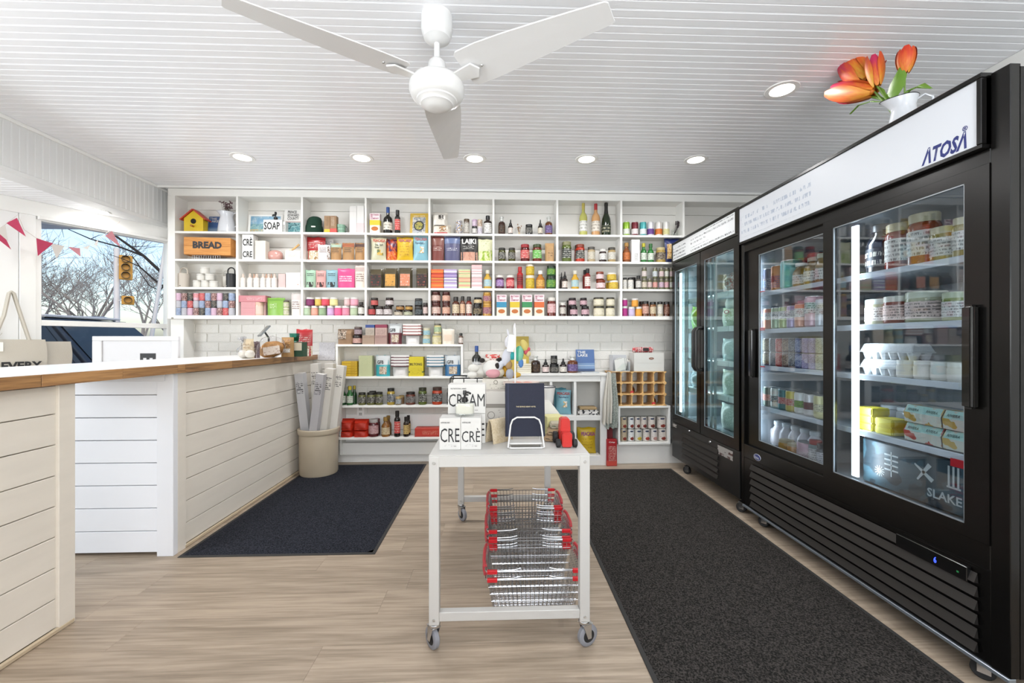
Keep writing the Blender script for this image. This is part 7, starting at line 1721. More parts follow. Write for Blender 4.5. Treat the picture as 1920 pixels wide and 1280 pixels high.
# cow plush
xc_ = at7(640, 2.12); t = thing('cow_plush', 'white plush cow with pink muzzle and black patches', 'plush toy', (xc_, 2.13, PZ))
part(t, 'body', '#efece4', -.05, .02, .032, .055, .045, .032); part(t, 'head', '#f1eee8', .01, -.02, .048, .05, .045, .043); part(t, 'muzzle', '#e8a9b0', .012, -.05, .027, .036, .026, .024)
part(t, 'ear', '#2c2622', -.042, -.015, .088, .014, .012, .012); part(t, 'ear', '#2c2622', .042, -.015, .088, .016, .012, .013); part(t, 'eye_patch', '#2c2622', .034, -.052, .062, .015, .012, .016); part(t, 'hoof', '#efece4', -.09, -.03, .018, .026, .022, .018); part(t, 'tuft', '#efe9df', -.02, .0, .09, .018, .014, .010); part(t, 'leg', '#efece4', -.085, -.02, .050, .028, .02, .02)
# giraffe plush
xg_ = at7(755, 2.12); t = thing('giraffe_plush', 'yellow plush giraffe with brown spots beside plush cow', 'plush toy', (xg_, 2.13, PZ))
part(t, 'body', '#e6d9b0', -.01, .02, .034, .045, .04, .034); part(t, 'head', '#e2a92c', .022, -.01, .05, .022, .03, .046, (0, R(12), 0)); part(t, 'snout', '#e9e0c9', -.02, -.03, .03, .032, .025, .024); part(t, 'ear', '#8a5a34', -.012, 0, .092, .011, .009, .012); part(t, 'ear', '#d6952a', .03, 0, .096, .012, .009, .016); part(t, 'spot', '#8a5a34', .03, -.036, .075, .010, .006, .010); part(t, 'foot', '#e3b84a', .058, -.02, .016, .036, .022, .016); part(t, 'horn', '#8a5a34', .006, 0, .098, .006, .006, .012)
# tray with stand pole and hanging plush toys
yq2 = 2.02; xpole = at_y(966, 0, yq2).x; zp0, zp1 = at_y(0, 724, yq2).z, at_y(0, 612, yq2).z
t = thing('toy_display_stand', 'white display pole with oval tray behind the navy book', 'stand', (xpole + .03, yq2 + .02, CTZ))
obj('pole', MB().tube([(-.03, -.02, .0), (-.03, -.02, zp1 - CTZ)], .0045, 10).mesh('pl'), WM, t); obj('tray', MB().lathe([(0, .0), (.9, 0), (1.0, .5), (1.04, 1), (.98, 1), (.92, .3), (0, .2)], 28).mesh('tr'), mat('#ead9cf', .4), t, (.0, 0, zp0 - CTZ - .012), scale=(.085, .06, .024)); obj('tray_post', MB().tube([(0, 0, 0), (0, 0, zp0 - CTZ - .01)], .012, 10).mesh('tp'), WM, t)
obj('tray_candy', MB().ball((-.02, 0, 0), .028, .02, .008).ball((.03, 0, 0), .03, .02, .007).mesh('tc'), mat('#d8785c', .5), t, (0, 0, zp0 - CTZ + .004))
k8 = mpp(xpole, yq2)
def hang(name, desc, px, py, comps):
    x_ = at_y(px, 0, yq2 + .05).x; z_ = at_y(0, py, yq2 + .05).z; t = thing(name, desc, 'plush toy', (x_, yq2 + .06, z_))
    for n_, c_, dx, dz, rx, rz_, rot in comps: part(t, n_, c_, dx * k8, -.0 if n_ != 'face' else -.02, dz * k8, rx * k8, min(rx, rz_) * k8 * .8, rz_ * k8, (0, R(rot), 0))
    return t
hang('bunny_plush', 'white plush bunny with hangtag and upright ears on pole', 954, 660, [('head', '#eceaf0', 2, 18, 10, 14, 0), ('ear', '#eceaf0', -1, 36, 2.4, 8, -14), ('ear', '#f2f0f2', 11, 44, 2.6, 11, 6), ('body', '#dfe0ea', -4, -10, 9, 18, 14), ('leg', '#dcdfe8', -16, -26, 6, 12, 40)])
t = thing('hang_tag', 'white rectangular hangtag on the plush bunny', 'tag', (at_y(957, 0, yq2).x, yq2 + .028, at_y(0, 660, yq2).z), rot=(0, R(8), 0)); obj('card', bbox_mesh(13 * k8, .001, 32 * k8, .0003), PAPER, t)
hang('turtle_plush', 'green plush turtle hanging on the display pole', 972, 664, [('shell', '#4fae8c', 0, 0, 7, 15, 4), ('head', '#3fb9b9', -12, -4, 7, 8, 0), ('flipper', '#5a8fd0', 5, -18, 5, 9, 0), ('rim', '#8fcfae', 3, 0, 7.5, 15.5, 4)])
hang('duck_plush', 'yellow plush with pink foot hanging on the pole', 985, 652, [('body', '#e2cf7a', -2, 4, 7, 12, -20), ('foot', '#d8606c', 2, -8, 5, 6, 0), ('foot', '#e0606c', 6, -3, 4, 4, 0), ('paw', '#e3d39a', 6, -12, 5, 6, 0)])
hang('bear_plush', 'small tan and grey plush bear below the bunny', 956, 688, [('head', '#b9986a', -2, 2, 7, 9, 0), ('body', '#b9bcc6', 0, -15, 8, 10, 0), ('ear', '#a5845a', -7, 10, 3, 3, 0)])
# far tray corner: black wire rack behind the cream cartons
xk = at_y(882, 0, 2.3).x; t = thing('wire_tray', 'black wire tray at the rear of the cart', 'tray', (xk, 2.40, CTZ))
wt = MB(); zt_ = at_y(0, 712, 2.3).z - CTZ; w_ = .11
for zz in (zt_, zt_ - .035): wt.tube([(-w_, -.09, zz), (w_, -.09, zz), (w_, .09, zz), (-w_, .09, zz)], .004, 6, closed=True)
for q in (-1, -.33, .33, 1): wt.tube([(q * w_, -.09, 0), (q * w_, -.09, zt_)], .003, 6); wt.tube([(q * w_, .09, 0), (q * w_, .09, zt_)], .003, 6)
obj('wire_frame', wt.mesh('wt'), BLACK, t); obj('papers', bbox_mesh(.19, .15, .02, .001), PAPER, t, (0, 0, zt_ - .03))
# enamel cup at the far side
xk = at_y(z7(1215), 0, 2.2).x; t = thing('enamel_cup', 'white enamel cup with dark rim behind the navy book', 'cup', (xk, 2.25, CTZ)); zc = at_y(0, z7y(430), 2.2).z - CTZ
obj('cup', MB().lathe([(0, zc - .09), (.03, zc - .09), (.036, zc - .06), (.045, zc), (.043, zc), (.034, zc - .06), (0, zc - .08)], 22).mesh('cup'), mat('#eceae6', .25), t); obj('rim', MB().tube([(.045 * math.cos(a), .045 * math.sin(a), zc) for a in [i * math.pi / 12 for i in range(24)]], .0025, 6, closed=True).mesh('rim'), mat('#1f2a3a', .3), t); obj('riser', bbox_mesh(.07, .07, zc - .091, .002), mat('#2a3350', .6), t)

# ---------------- wire shopping baskets under the cart
def basket_mesh():
    w0, w1, d0, d1, h = .34, .40, .21, .27, .17; m = MB(); r = .0013
    for k in range(6):
        q = k / 5; w, d, z = w0 + (w1 - w0) * q, d0 + (d1 - d0) * q, .004 + (h - .004) * q
        m.tube([(-w / 2, -d / 2, z), (w / 2, -d / 2, z), (w / 2, d / 2, z), (-w / 2, d / 2, z)], r * (1.9 if k in (0, 5) else 1), 4, closed=True)
    for k in range(1, 20):
        q = k / 20 - .5
        m.tube([(q * w1, -d1 / 2, h), (q * w0, -d0 / 2, .004), (q * w0, d0 / 2, .004), (q * w1, d1 / 2, h)], r, 4)
    for k in range(1, 13):
        q = k / 13 - .5
        m.tube([(-w1 / 2, q * d1, h), (-w0 / 2, q * d0, .004), (w0 / 2, q * d0, .004), (w1 / 2, q * d1, h)], r, 4)
    return m.mesh('basket')
BK = basket_mesh()
def handle_mesh(s):
    # side-hinged carrying handle folded flat along the rim, red grip in the middle
    return MB().tube([(s * .06, -.133, .012), (s * .09, -.134, .006), (s * .198, -.138, .003), (s * .206, -.13, .003), (s * .206, .13, .003), (s * .198, .138, .003), (s * .09, .134, .006), (s * .06, .133, .012)], .0024, 6).mesh('hw')
HW = {s: handle_mesh(s) for s in (-1, 1)}
GRIP = {s: MB().tube([(s * .208, -.095, .004), (s * .214, -.05, .006), (s * .214, .05, .006), (s * .208, .095, .004)], .0075, 8).mesh('grip') for s in (-1, 1)}
CLIP = MB().box(-.021, .021, -.007, .007, -.008, .008).mesh('clip', .002)
xb_ = .158
def basket(y, z, desc, sc=1.0, dx=0.0):
    t = thing('shopping_basket', desc, 'basket', (xb_ + dx, y, z), group='wire baskets under the cart')
    obj('wire_frame', BK, CHROME, t)
    for s in (-1, 1):
        h = obj('handle', HW[s], CHROME, t, (0, 0, .17)); obj('grip', GRIP[s], mat('#d8404a', .4), h)
        for q in (-1, 1): obj('hinge_clip', CLIP, RED_PL, t, (s * .178, q * .136, .17))
for k, lay in ((0, 'lower'), (1, 'upper')): basket(1.895, .001 + k * .034, 'chrome wire basket with red grips, nest nearest viewer, ' + lay)
for k, lay in ((0, 'lowest'), (1, 'middle'), (2, 'topmost')): basket(2.19, .001 + k * .034, 'chrome wire basket with red grips, middle nest, ' + lay)
for k, lay in ((0, 'lowest'), (1, 'middle'), (2, 'topmost')): basket(2.49, .001 + k * .034, 'chrome wire basket with red grips, rear nest, ' + lay)
# ================================================================= crock with poster cartons
cxk, cyk = -1.567, 3.79
t = thing('stoneware_crock', 'cream stoneware crock standing on the dark mat', 'crock', (cxk, cyk, .0085))
obj('vessel', MB().lathe([(0, 0), (.152, 0), (.158, .012), (.160, .30), (.158, .345), (.168, .352), (.172, .362), (.172, .392), (.166, .398), (.150, .396), (.148, .36), (.146, .02), (0, .018)], 40).mesh('cr'), mat('#cdbfa8', .4, noise=.04, nscale=6), t)
def tube_box(x, y, lean_x, lean_y, L, w, desc, col, px=.0):
    t = thing('poster_carton', desc, 'carton', (x, y, .03), rot=(R(lean_y), R(lean_x), R(px)))
    obj('carton', bbox_mesh(w, w, L, .0015), mat(col, .55), t)
    obj('print', MB().box(-w * .40, w * .40, -w / 2 - .0006, -w / 2 - .0002, L * .80, L * .92).mesh('pr'), print_mat(col, '#2a2a2e', 60, .5, 70, .6), t)
    obj('end_flap', bbox_mesh(w * .98, w * .98, .002, 0), mat('#f4f2ee', .5), t, (0, 0, L))
for x, y, lx, ly, L, w, d, c in ((-1.640, 3.80, -4.5, 4, .86, .072, 'grey-white poster carton leaning toward the counter', '#d2d2d6'), (-1.605, 3.89, -1.5, 1, .93, .07, 'tall white poster carton at the rear of the crock', '#e9e6e0'), (-1.525, 3.905, 1.0, 0.5, .93, .075, 'white poster carton behind the grey one', '#e6e2da'),
                               (-1.610, 3.69, 7.5, 1, .86, .066, 'grey poster carton leaning across the middle', '#c2c0c4'), (-1.555, 3.765, 7.0, 1, .90, .07, 'cream poster carton leaning toward the shelves', '#e4dfd6'), (-1.495, 3.835, 7.0, 0.5, .92, .07, 'outermost white poster carton leaning over the crock rim', '#eae6df')):
    tube_box(x, y, lx, ly, L, w, d, c)

# ================================================================= things on the counter
CTT = CT + .002
def on_counter(px, py): return at_z(px, py, CTT)
def cpos(px, y): return at_y(px, 0, y).x
yk = 3.40
def cm(px, py, Y): return at_y(px, py, Y)
def counter_prod(kind, desc, pa, pb, ptop, Y, o):
    x0, x1 = cpos(pa, Y), cpos(pb, Y); h = cm((pa + pb) / 2, ptop, Y).z - CTT
    product(kind, desc, (x0 + x1) / 2, Y + depth_of(kind, x1 - x0, o) / 2, CTT, x1 - x0, h, o, o.get('rz', 0), 'on the counter', ('x', 'from window'), 'goods on the counter')
counter_prod('brick', 'cream paper bag with small gold print', 452, 471, 635, 3.15, dict(b='#dcc9a8', d=.06, t='#dcc9a8', k='#9a6a2c', z=(.2, .8, .3, .75), lines=4, gloss=.7, n='paper_bag'))
counter_prod('stand', 'clear pouch of dark nuts', 470, 484, 640, 3.22, dict(b='#6a5a5c', d=.05, patt=('#5a4440', '#8a7a84', '#3a2a2c', 9), gloss=.2))
counter_prod('brick', 'kraft bag of granola with window', 524, 547, 632, 3.42, dict(b='#b08a58', d=.07, win=('#8a5a2c', '#c99a5c', '#5a3a1c', 9), wz=(.2, .85, .5, .92), t='#f0ede6', k='#6a6a6a', z=(.3, .85, .22, .42), gloss=.6, n='paper_bag'))
counter_prod('box', 'dark green gift carton with cream tag', 546, 568, 641, 3.50, dict(b='#27503c', d=.08, t='#e9dfc9', k='#7a5a4a', z=(.25, .9, .42, .95), dens=.3))
counter_prod('stand', 'red granola pouch', 552, 583, 617, 3.62, dict(b='#b8262c', d=.07, low=('#d9c6a6', '#efe6d8', '#a8855a', 8), lv=.38, t='#b8262c', k='#f0d8d2', z=(.15, .9, .5, .75)))
x_ = cpos(549, 3.52); k_ = mpp(x_, 3.52)
t = thing('green_candle_glass', 'teal glass tumbler candle on the green carton', 'candle', (x_, 3.55, cm(549, 641, 3.50).z + .001)); obj('tumbler', MB().lathe([(0, 0), (.36, 0), (.40, .05), (.5, 1), (.47, 1), (.37, .1), (0, .08)], 18).mesh('tm'), glass_mat('teal_glass', (.45, .72, .66), 1.0), t, scale=(18 * k_, 18 * k_, 16 * k_)); obj('wax', MB().lathe([(0, .1), (.36, .1), (.41, .55), (0, .56)], 16).mesh('wx'), mat('#3f8f6a', .4), t, scale=(18 * k_, 18 * k_, 16 * k_))
# loaf in clear bag
x_ = cpos(503, 3.30); k_ = mpp(x_, 3.30)
t = thing('bagged_loaf', 'round seeded loaf in a clear bag with white label', 'bread', (x_, 3.34, CTT))
lf = MB().ball((0, 0, 0), 1, 1, 1, 22, 14); rg = random.Random(4)
lf.v = [(a * (1 + .03 * math.sin(9 * b)), b, c * (1 + .04 * math.sin(7 * a + 3 * c))) for a, b, c in lf.v]
obj('loaf', lf.mesh('loaf'), mat('#b5803f', .75, noise=.35, nscale=3.5, bump=.5, bscale=9), t, (0, 0, 15 * k_), (0, R(-18), 0), (23 * k_, .055, 15.5 * k_)); bgm = MB().ball((0, 0, 0), 1, 1, 1, 20, 12)
bgm.v = [(a * (1 + .05 * math.sin(11 * c + 5 * b)), b, c + (.25 * max(0, c)) * abs(math.sin(5 * a))) for a, b, c in bgm.v]
obj('clear_bag', bgm.mesh('bag'), glass_mat('cellophane', (.97, .97, .98), 1.6, .08), t, (0, 0, 18 * k_), (0, R(-10), 0), (27 * k_, .062, 19 * k_)); obj('label', bbox_mesh(31 * k_, .001, 15 * k_, .0003), print_mat('#e6d8cc', '#b99a8a', 60, .45, 60, .6), t, (10 * k_, -.064, 6 * k_), (0, R(-8), 0))
x_ = cpos(445, 3.05); t = thing('bagged_buns', 'clear bag of white buns at the end of the counter goods', 'bread', (x_, 3.12, CTT))
for dx in (-.012, .035): obj('bun', BALL, mat('#e6dfd2', .7), t, (dx, .02, .032), (0, 0, 0), (.032, .035, .03))
obj('clear_bag', bgm.mesh('bag2'), glass_mat('cellophane2', (.97, .97, .98), 1.6, .08), t, (.01, .02, .048), (0, 0, 0), (.065, .05, .046)); obj('twist_top', MB().lathe([(.004, 0), (.006, .012), (.03, .05), (.02, .06), (0, .02)], 10).mesh('tt'), glass_mat('cellophane3', (.9, .9, .92), 1.6, .1), t, (.0, .02, .10), (0, R(-25), 0))
# tablet on its stand
x_ = cpos(489, 3.7); z_ = cm(489, 640, 3.7).z
t = thing('tablet_till', 'grey tablet on a slanted stand behind the loaf', 'tablet', (x_, 3.75, CTT)); h_ = cm(489, 607, 3.7).z - CTT
obj('tablet', MB().box(-.006, .006, -.062, .062, -.06, .06).mesh('tab', .002, 2), mat('#8a8f92', .3, metal=.4), t, (0, 0, h_ - .06), (0, R(40), R(38))); obj('screen', MB().box(-.0072, -.006, -.056, .056, -.054, .054).mesh('scr'), mat('#3a4044', .15, coat=.4), t, (0, 0, h_ - .06), (0, R(40), R(38))); obj('stand_arm', MB().tube([(0, .0, h_ - .06), (.03, .02, h_ - .12), (.03, .02, .01)], .008, 8).mesh('sa'), BLACK, t); obj('stand_base', MB().lathe([(0, .012), (.06, .01), (.065, 0), (0, 0)], 24).mesh('sbs'), BLACK, t, (.03, .02, 0))

# ================================================================= window corner: tote bags, sign, bunting
def tote(s, off, z0, w, h, desc, text=None, hook_z=None, d=.06, top_slant=0.0):
    p = bay(s, off, z0); t = thing('tote_bag', desc, 'bag', p, rot=(0, 0, bay_rot[2]))
    nu, nv = 8, 8; vs, fs = [], []
    for side in (-1, 1):
        for j in range(nv + 1):
            for i in range(nu + 1):
                u, v = i / nu, j / nv
                vs.append(((u - .5) * w * (1 + .06 * math.sin(v * 3)), side * d * (.25 + .75 * math.sin(math.pi * u) ** .6) * (1 - .75 * v) * .5 + .004 * math.sin(8 * u + 5 * v), v * h + top_slant * (u - .5) * v))
    W = nu + 1; H = W * (nv + 1)
    for j in range(nv):
        for i in range(nu):
            q = j * W + i; fs += [(q, q + 1, q + W + 1, q + W), (H + q, H + q + W, H + q + W + 1, H + q + 1)]
    for j in range(nv):
        q = j * W; fs += [(q, q + W, H + q + W, H + q), (q + nu, H + q + nu, H + q + W + nu, q + W + nu)]
    for i in range(nu): fs.append((i, H + i, H + i + 1, i + 1))
    CV = mat('#ded8cc', .9, bump=.25, bscale=350)
    obj('canvas', MB().add(vs, fs, True).mesh('cv'), CV, t)
    if hook_z:
        hz = hook_z - z0
        for yy in (-.008, .01): obj('strap', MB().tube([(-w * .24, yy, h * .98), (-w * .1, yy, (h + hz) / 2), (-.01, yy, hz - .01), (.0, yy, hz), (.012, yy, hz - .012), (w * .14, yy, (h + hz) / 2), (w * .26, yy, h * .98)], .010, 6).mesh('st'), CV, t)
    if text: lettering(t, text, .20, .06, (.045, -d * .5 - .004, h * .22), INK, (0, 0, R(0)), .04)
    return t
tote(.02, -.14, .93, .34, .245, 'cream canvas tote bag printed EVERY hanging by the window', 'EVERY', 1.52, .07)
tote(.20, -.07, .93, .30, .23, 'plain cream tote bag behind the printed tote', None, None, .05, .0)
p = bay(-.06, -.185, 1.09); t = thing('price_tag', 'white square price tag on the printed tote bag', 'tag', p, rot=(0, 0, bay_rot[2])); obj('card', bbox_mesh(.065, .0012, .065, .0004), PAPER, t); obj('string', MB().tube([(0, 0, .06), (.01, .0, .10), (.03, .01, .13)], .001, 5).mesh('stg'), mat('#cfc6b4', .8), t)
# white framed board with a sideways letter
Ys = 3.30; x0, x1 = at_y(175, 0, Ys).x, at_y(336, 0, Ys).x; zt = at_y(0, 630, Ys).z
t = thing('framed_sign', 'white framed sign board with a sideways black letter E', 'sign', ((x0 + x1) / 2, Ys, .0)); w_ = (x1 - x0) / 2
FRW = mat('#e9e9ec', .4)
obj('frame', MB().box(-w_, w_, -.012, .014, zt - .035, zt).box(-w_, -w_ + .07, -.012, .014, .25, zt - .035).box(w_ - .05, w_, -.012, .014, .25, zt - .035).mesh('fr', .003), FRW, t); obj('board', MB().box(-w_ + .07, w_ - .05, -.002, .010, .25, zt - .035).mesh('bd'), mat('#e6e6ea', .5), t)
lettering(t, 'E', .10, .115, (at_y(278, 0, Ys).x - (x0 + x1) / 2, -.0035, at_y(0, 675, Ys).z), INK, (0, R(90), 0), .03)
for s in (-1, 1): obj('leg', MB().box(s * (w_ - .03) - .02, s * (w_ - .03) + .02, -.012, .014, 0, .25).mesh('lg', .002), FRW, t)
# bunting
bn = thing('flag_bunting', 'string of pink and white triangle flags across the window', 'bunting', bay(0, -.15, 2.0), rot=(0, 0, bay_rot[2]))
def fl(px, py):
    a, b, c = ray(px, py); ax, ay = AX + BDY * .15, AY - BDX * .15
    tt = (ax * BDY - ay * BDX) / (a * BDY - b * BDX); x, y = a * tt, b * tt
    return (x - ax) * BDX + (y - ay) * BDY, CAM_H + c * tt - 2.0
FLAG = {'r': mat('#d0446a', .8), 'w': mat('#efe9e4', .8), 'p': mat('#e39aa4', .8)}
def flag(p1, p2, p3, c, tw=0.0):
    a, b, d = fl(*p1), fl(*p2), fl(*p3)
    vs = [(a[0], 0, a[1]), (b[0], -tw, b[1]), (d[0], -tw * .4 - .01, d[1]), (a[0], .0015, a[1]), (b[0], .0015 - tw, b[1]), (d[0], .0015 - tw * .4 - .01, d[1])]
    obj('flag', MB().add(vs, [(0, 1, 2), (5, 4, 3), (0, 3, 4, 1), (1, 4, 5, 2), (2, 5, 3, 0)]).mesh('fg'), FLAG[c], bn)
flag((-14, 440), (6, 437), (20, 468), 'r'); flag((12, 418), (30, 409), (47, 444), 'r', .02); flag((-8, 432), (10, 420), (14, 452), 'w')
flag((68, 446), (100, 456), (70, 480), 'r'); flag((95, 457), (121, 461), (105, 485), 'w'); flag((128, 463), (150, 465), (150, 481), 'p'); flag((155, 464), (170, 459), (163, 468), 'w'); flag((176, 458), (184, 450), (181, 462), 'w'); flag((197, 442), (208, 433), (224, 463), 'p', .02)
cord = [fl(*p) for p in ((-30, 470), (12, 419), (34, 402), (45, 430), (68, 446), (100, 457), (128, 463), (155, 463), (180, 453), (203, 434), (225, 415))]
obj('cord', MB().tube([(a, .001, b) for a, b in cord], .0015, 5).mesh('cd'), mat('#e6d9cf', .8), bn)

# ================================================================= jug of tulips on the fridge
jx_, jy_ = 1.80, 1.815; jz = 2.053
jh = 1.0 * (at_x(1690, 188, jx_).z - jz)
t = jug(jx_, jy_, jz - .018, jh + .018, 'white enamel jug of tulips standing on the fridge top', rz=R(-48), r=.80, rim='#2a2a2c'); t.scale = (1, 1, 1)
def petal_mat(name, base, mid, tip, sc):
    m = bpy.data.materials.new(name); m.use_nodes = True
    N, L = m.node_tree.nodes, m.node_tree.links; b = N['Principled BSDF']; b.inputs['Roughness'].default_value = .55
    tc = N.new('ShaderNodeTexCoord'); sp = N.new('ShaderNodeSeparateXYZ'); L.new(tc.outputs['Object'], sp.inputs[0])
    mp = N.new('ShaderNodeMapping'); mp.inputs['Scale'].default_value = (9, 9, 1.6); L.new(tc.outputs['Object'], mp.inputs[0])
    oi = N.new('ShaderNodeObjectInfo'); L.new(oi.outputs['Random'], mp.inputs['Location'])
    nz = N.new('ShaderNodeTexNoise'); nz.inputs['Scale'].default_value = sc; nz.inputs['Detail'].default_value = 4; L.new(mp.outputs[0], nz.inputs['Vector'])
    ma = N.new('ShaderNodeMath'); ma.operation = 'MULTIPLY_ADD'; ma.inputs[1].default_value = 1.1; L.new(nz.outputs[0], ma.inputs[0]); L.new(sp.outputs[2], ma.inputs[2])
    sb = N.new('ShaderNodeMath'); sb.operation = 'SUBTRACT'; sb.inputs[1].default_value = .55; L.new(ma.outputs[0], sb.inputs[0])
    r = N.new('ShaderNodeValToRGB'); e = r.color_ramp.elements; e[0].position = .05; e[0].color = lin(base); e[1].position = .85; e[1].color = lin(tip); k = e.new(.45); k.color = lin(mid)
    L.new(sb.outputs[0], r.inputs[0]); L.new(r.outputs[0], b.inputs['Base Color'])
    return m
TU = {'o': petal_mat('petal_orange', '#f0a02c', '#ee7420', '#e0501c', 1.5), 'd': petal_mat('petal_deep', '#ee8a26', '#e8641e', '#d8381f', 1.5), 'm': petal_mat('petal_magenta', '#ee8a24', '#e4552a', '#cf2a5c', 1.5), 'y': petal_mat('petal_yellow', '#f0b83a', '#ee8a26', '#e05a30', 1.5)}
GL = mat('#6f9a2c', .45, noise=.08, nscale=4); GS = mat('#7a9a4a', .5)
pl = thing('tulip_bouquet', 'bouquet of orange tulips with green leaves in the jug', 'flowers', (jx_, jy_, jz + .1))
def tp(px, py, dx=0.0):
    p = at_x(px, py, jx_ + dx); return p - Vector((jx_, jy_, jz + .1))
def petal_mesh():
    vs, fs = [], []; nu, nv = 6, 8
    for j in range(nv + 1):
        for i in range(nu + 1):
            u, v = i / nu - .5, j / nv
            w = math.sin(math.pi * min(1, .12 + .80 * v)) ** .8 * .62
            a = u * 1.5
            r = .42 * math.sin(math.pi * (.10 + .62 * v)) ** .75
            vs.append((math.sin(a * w * 1.7) * r, -math.cos(a * w * 1.7) * r, v))
    for j in range(nv):
        for i in range(nu):
            q = j * (nu + 1) + i; fs.append((q, q + 1, q + nu + 2, q + nu + 1))
    return MB().add(vs, fs, True).mesh('petal', fix=False)
PET = petal_mesh()
def tulip(base, tip, cols, r=1.0):
    L = (tip - base).length; q = (tip - base).to_track_quat('Z', 'Y').to_euler()
    fl_ = obj('flower', MB().ball((0, 0, .3), .10, .10, .28, 10, 6).mesh('core'), TU[cols[0]], pl, base, q, (L, L, L))
    for k in range(6):
        obj('petal', PET, TU[cols[k % len(cols)]], fl_, (0, 0, 0), (0, 0, R(60 * k + 15)), (r * (1.0 if k % 2 else .9), r * (1.0 if k % 2 else .9), 1.0 if k % 2 else .95))
    obj('stem', MB().tube([base, base * .45 + Vector((0, 0, -.02)), Vector((0, 0, -.06))], .0035, 7).mesh('ts'), GS, pl)
tulip(tp(1640, 172), tp(1562, 172), 'dom', .46); tulip(tp(1622, 152, .02), tp(1590, 118, .02), 'omy', .75); tulip(tp(1645, 162), tp(1638, 105), 'oym', .56); tulip(tp(1628, 155, .06), tp(1655, 112, .06), 'dd', .5); tulip(tp(1697, 138, .03), tp(1700, 90, .03), 'od', .8)
def leaf(pts, w, bend=.01):
    pts = [Vector(p) for p in pts]; vs, fs = [], []; n = len(pts)
    for i, p in enumerate(pts):
        v = i / (n - 1); ww = w * math.sin(math.pi * (.12 + .86 * v)) ** .8
        side = Vector((0, -1, 0)).lerp(Vector((.3, -1, .2)), v).normalized()
        for s in (-1, 0, 1): vs.append(p + side * ww * s + Vector((bend * abs(s), 0, 0)))
    for i in range(n - 1):
        for s in range(2): q = i * 3 + s; fs.append((q, q + 1, q + 4, q + 3))
    obj('leaf', MB().add(vs, fs, True).mesh('leaf', fix=False), GL, pl)
leaf([tp(1668, 190), tp(1674, 172), tp(1680, 150), tp(1686, 127)], .042); leaf([tp(1685, 190), tp(1700, 170), tp(1722, 160), tp(1744, 166)], .018); leaf([tp(1660, 192), tp(1630, 190), tp(1608, 197), tp(1592, 214)], .006); leaf([tp(1662, 190), tp(1640, 182), tp(1610, 180)], .012); leaf([tp(1662, 188), tp(1650, 170), tp(1640, 160)], .010)
# ================================================================= outside the window
GZ0 = -.35
SNOW = mat('#eef1f5', .8, noise=.03, nscale=.6)
gr = MB(); gr.box(-90, 12, 4.9, 95, GZ0 - .3, GZ0)
structure(obj('ground_snow', gr.mesh('snow'), SNOW), 'snow covered ground outside')
BARK = mat('#8a8580', .9, noise=.15, nscale=3); BARK2 = mat('#a09c98', .9, noise=.15, nscale=3)
def bare_tree(x, y, h, seed, desc, m, spread=.55, levels=5):
    rg = random.Random(seed); trunk, tw = MB(), MB()
    def grow(p, d, l, r, lev):
        q = p + d * l; mid = (p + q) / 2 + Vector((rg.uniform(-1, 1), rg.uniform(-1, 1), rg.uniform(-.3, .5))) * l * .07
        (trunk if lev < 2 else tw).tube([p, mid, q], r, 5 if lev < 2 else 3, caps=False, taper=[1, .85, .68])
        if lev >= levels: return
        n = 3 if lev < 4 else 2
        for k in range(n + (lev > 1)):
            ax = Vector((rg.gauss(0, 1), rg.gauss(0, 1), rg.gauss(0, .5)))
            nd = (d + ax.normalized() * (spread + rg.random() * .4)).normalized(); nd.z = nd.z * .8 + .22
            grow(p.lerp(q, .45 + .55 * rg.random()) if k else q, nd.normalized(), l * (.62 + .2 * rg.random()), max(.008, r * .52), lev + 1)
    grow(Vector((0, 0, 0)), Vector((rg.uniform(-.08, .08), rg.uniform(-.08, .08), 1)).normalized(), h * .30, h * .014, 0)
    t = thing('bare_tree', desc, 'tree', (x, y, GZ0), group='bare winter trees'); obj('trunk', trunk.mesh('tr'), m, t); obj('twigs', tw.mesh('tw'), m, t)
spots = [(-24.0, 21.0, 8.5), (-22.0, 23.0, 9.0), (-27.5, 24.5, 9.5), (-20.5, 25.5, 8.5), (-25.5, 28.0, 10.0), (-20.0, 22.0, 7.5), (-19.0, 26.5, 8.0), (-29.0, 28.0, 10.0), (-23.0, 31.0, 10.0)]
for i, (x, y, h) in enumerate(spots):
    bare_tree(x, y, h, 40 + i, 'bare grey winter tree seen through the window', BARK2 if i % 2 else BARK)
# overhanging branch of a near tree
bt = thing('overhanging_branch', 'dark bare branches reaching across the upper window', 'branch', (0, 0, 0))
def far(px, py, t): a, b, c = ray(px, py); return Vector((a * t, b * t, CAM_H + c * t))
br = MB()
for pts, r in (([(360, 590), (318, 525), (270, 480), (218, 443), (205, 430)], .05), ([(270, 480), (225, 463), (170, 448), (122, 427)], .028), ([(340, 560), (290, 525), (262, 500), (248, 480)], .03), ([(318, 520), (300, 545), (280, 535), (255, 500)], .02), ([(262, 500), (230, 485), (200, 475)], .014), ([(122, 427), (116, 430), (120, 445)], .010), ([(170, 448), (185, 441), (196, 440)], .010), ([(246, 462), (268, 462), (280, 460)], .012), ([(300, 500), (310, 478), (330, 470)], .014), ([(296, 530), (312, 515), (335, 512)], .014)):
    br.tube([far(a, b, 11.0) for a, b in pts], r, 6, taper=[1 - .65 * i / (len(pts) - 1) for i in range(len(pts))])
br.tube([far(360, 590, 11.0), far(420, 640, 11.2), far(470, 700, 11.5)], .09, 8); br.tube([far(470, 700, 11.5), Vector((far(470, 700, 11.5).x, far(470, 700, 11.5).y, GZ0))], .14, 8)
obj('limbs', br.mesh('lm'), mat('#2e2a28', .9), bt)
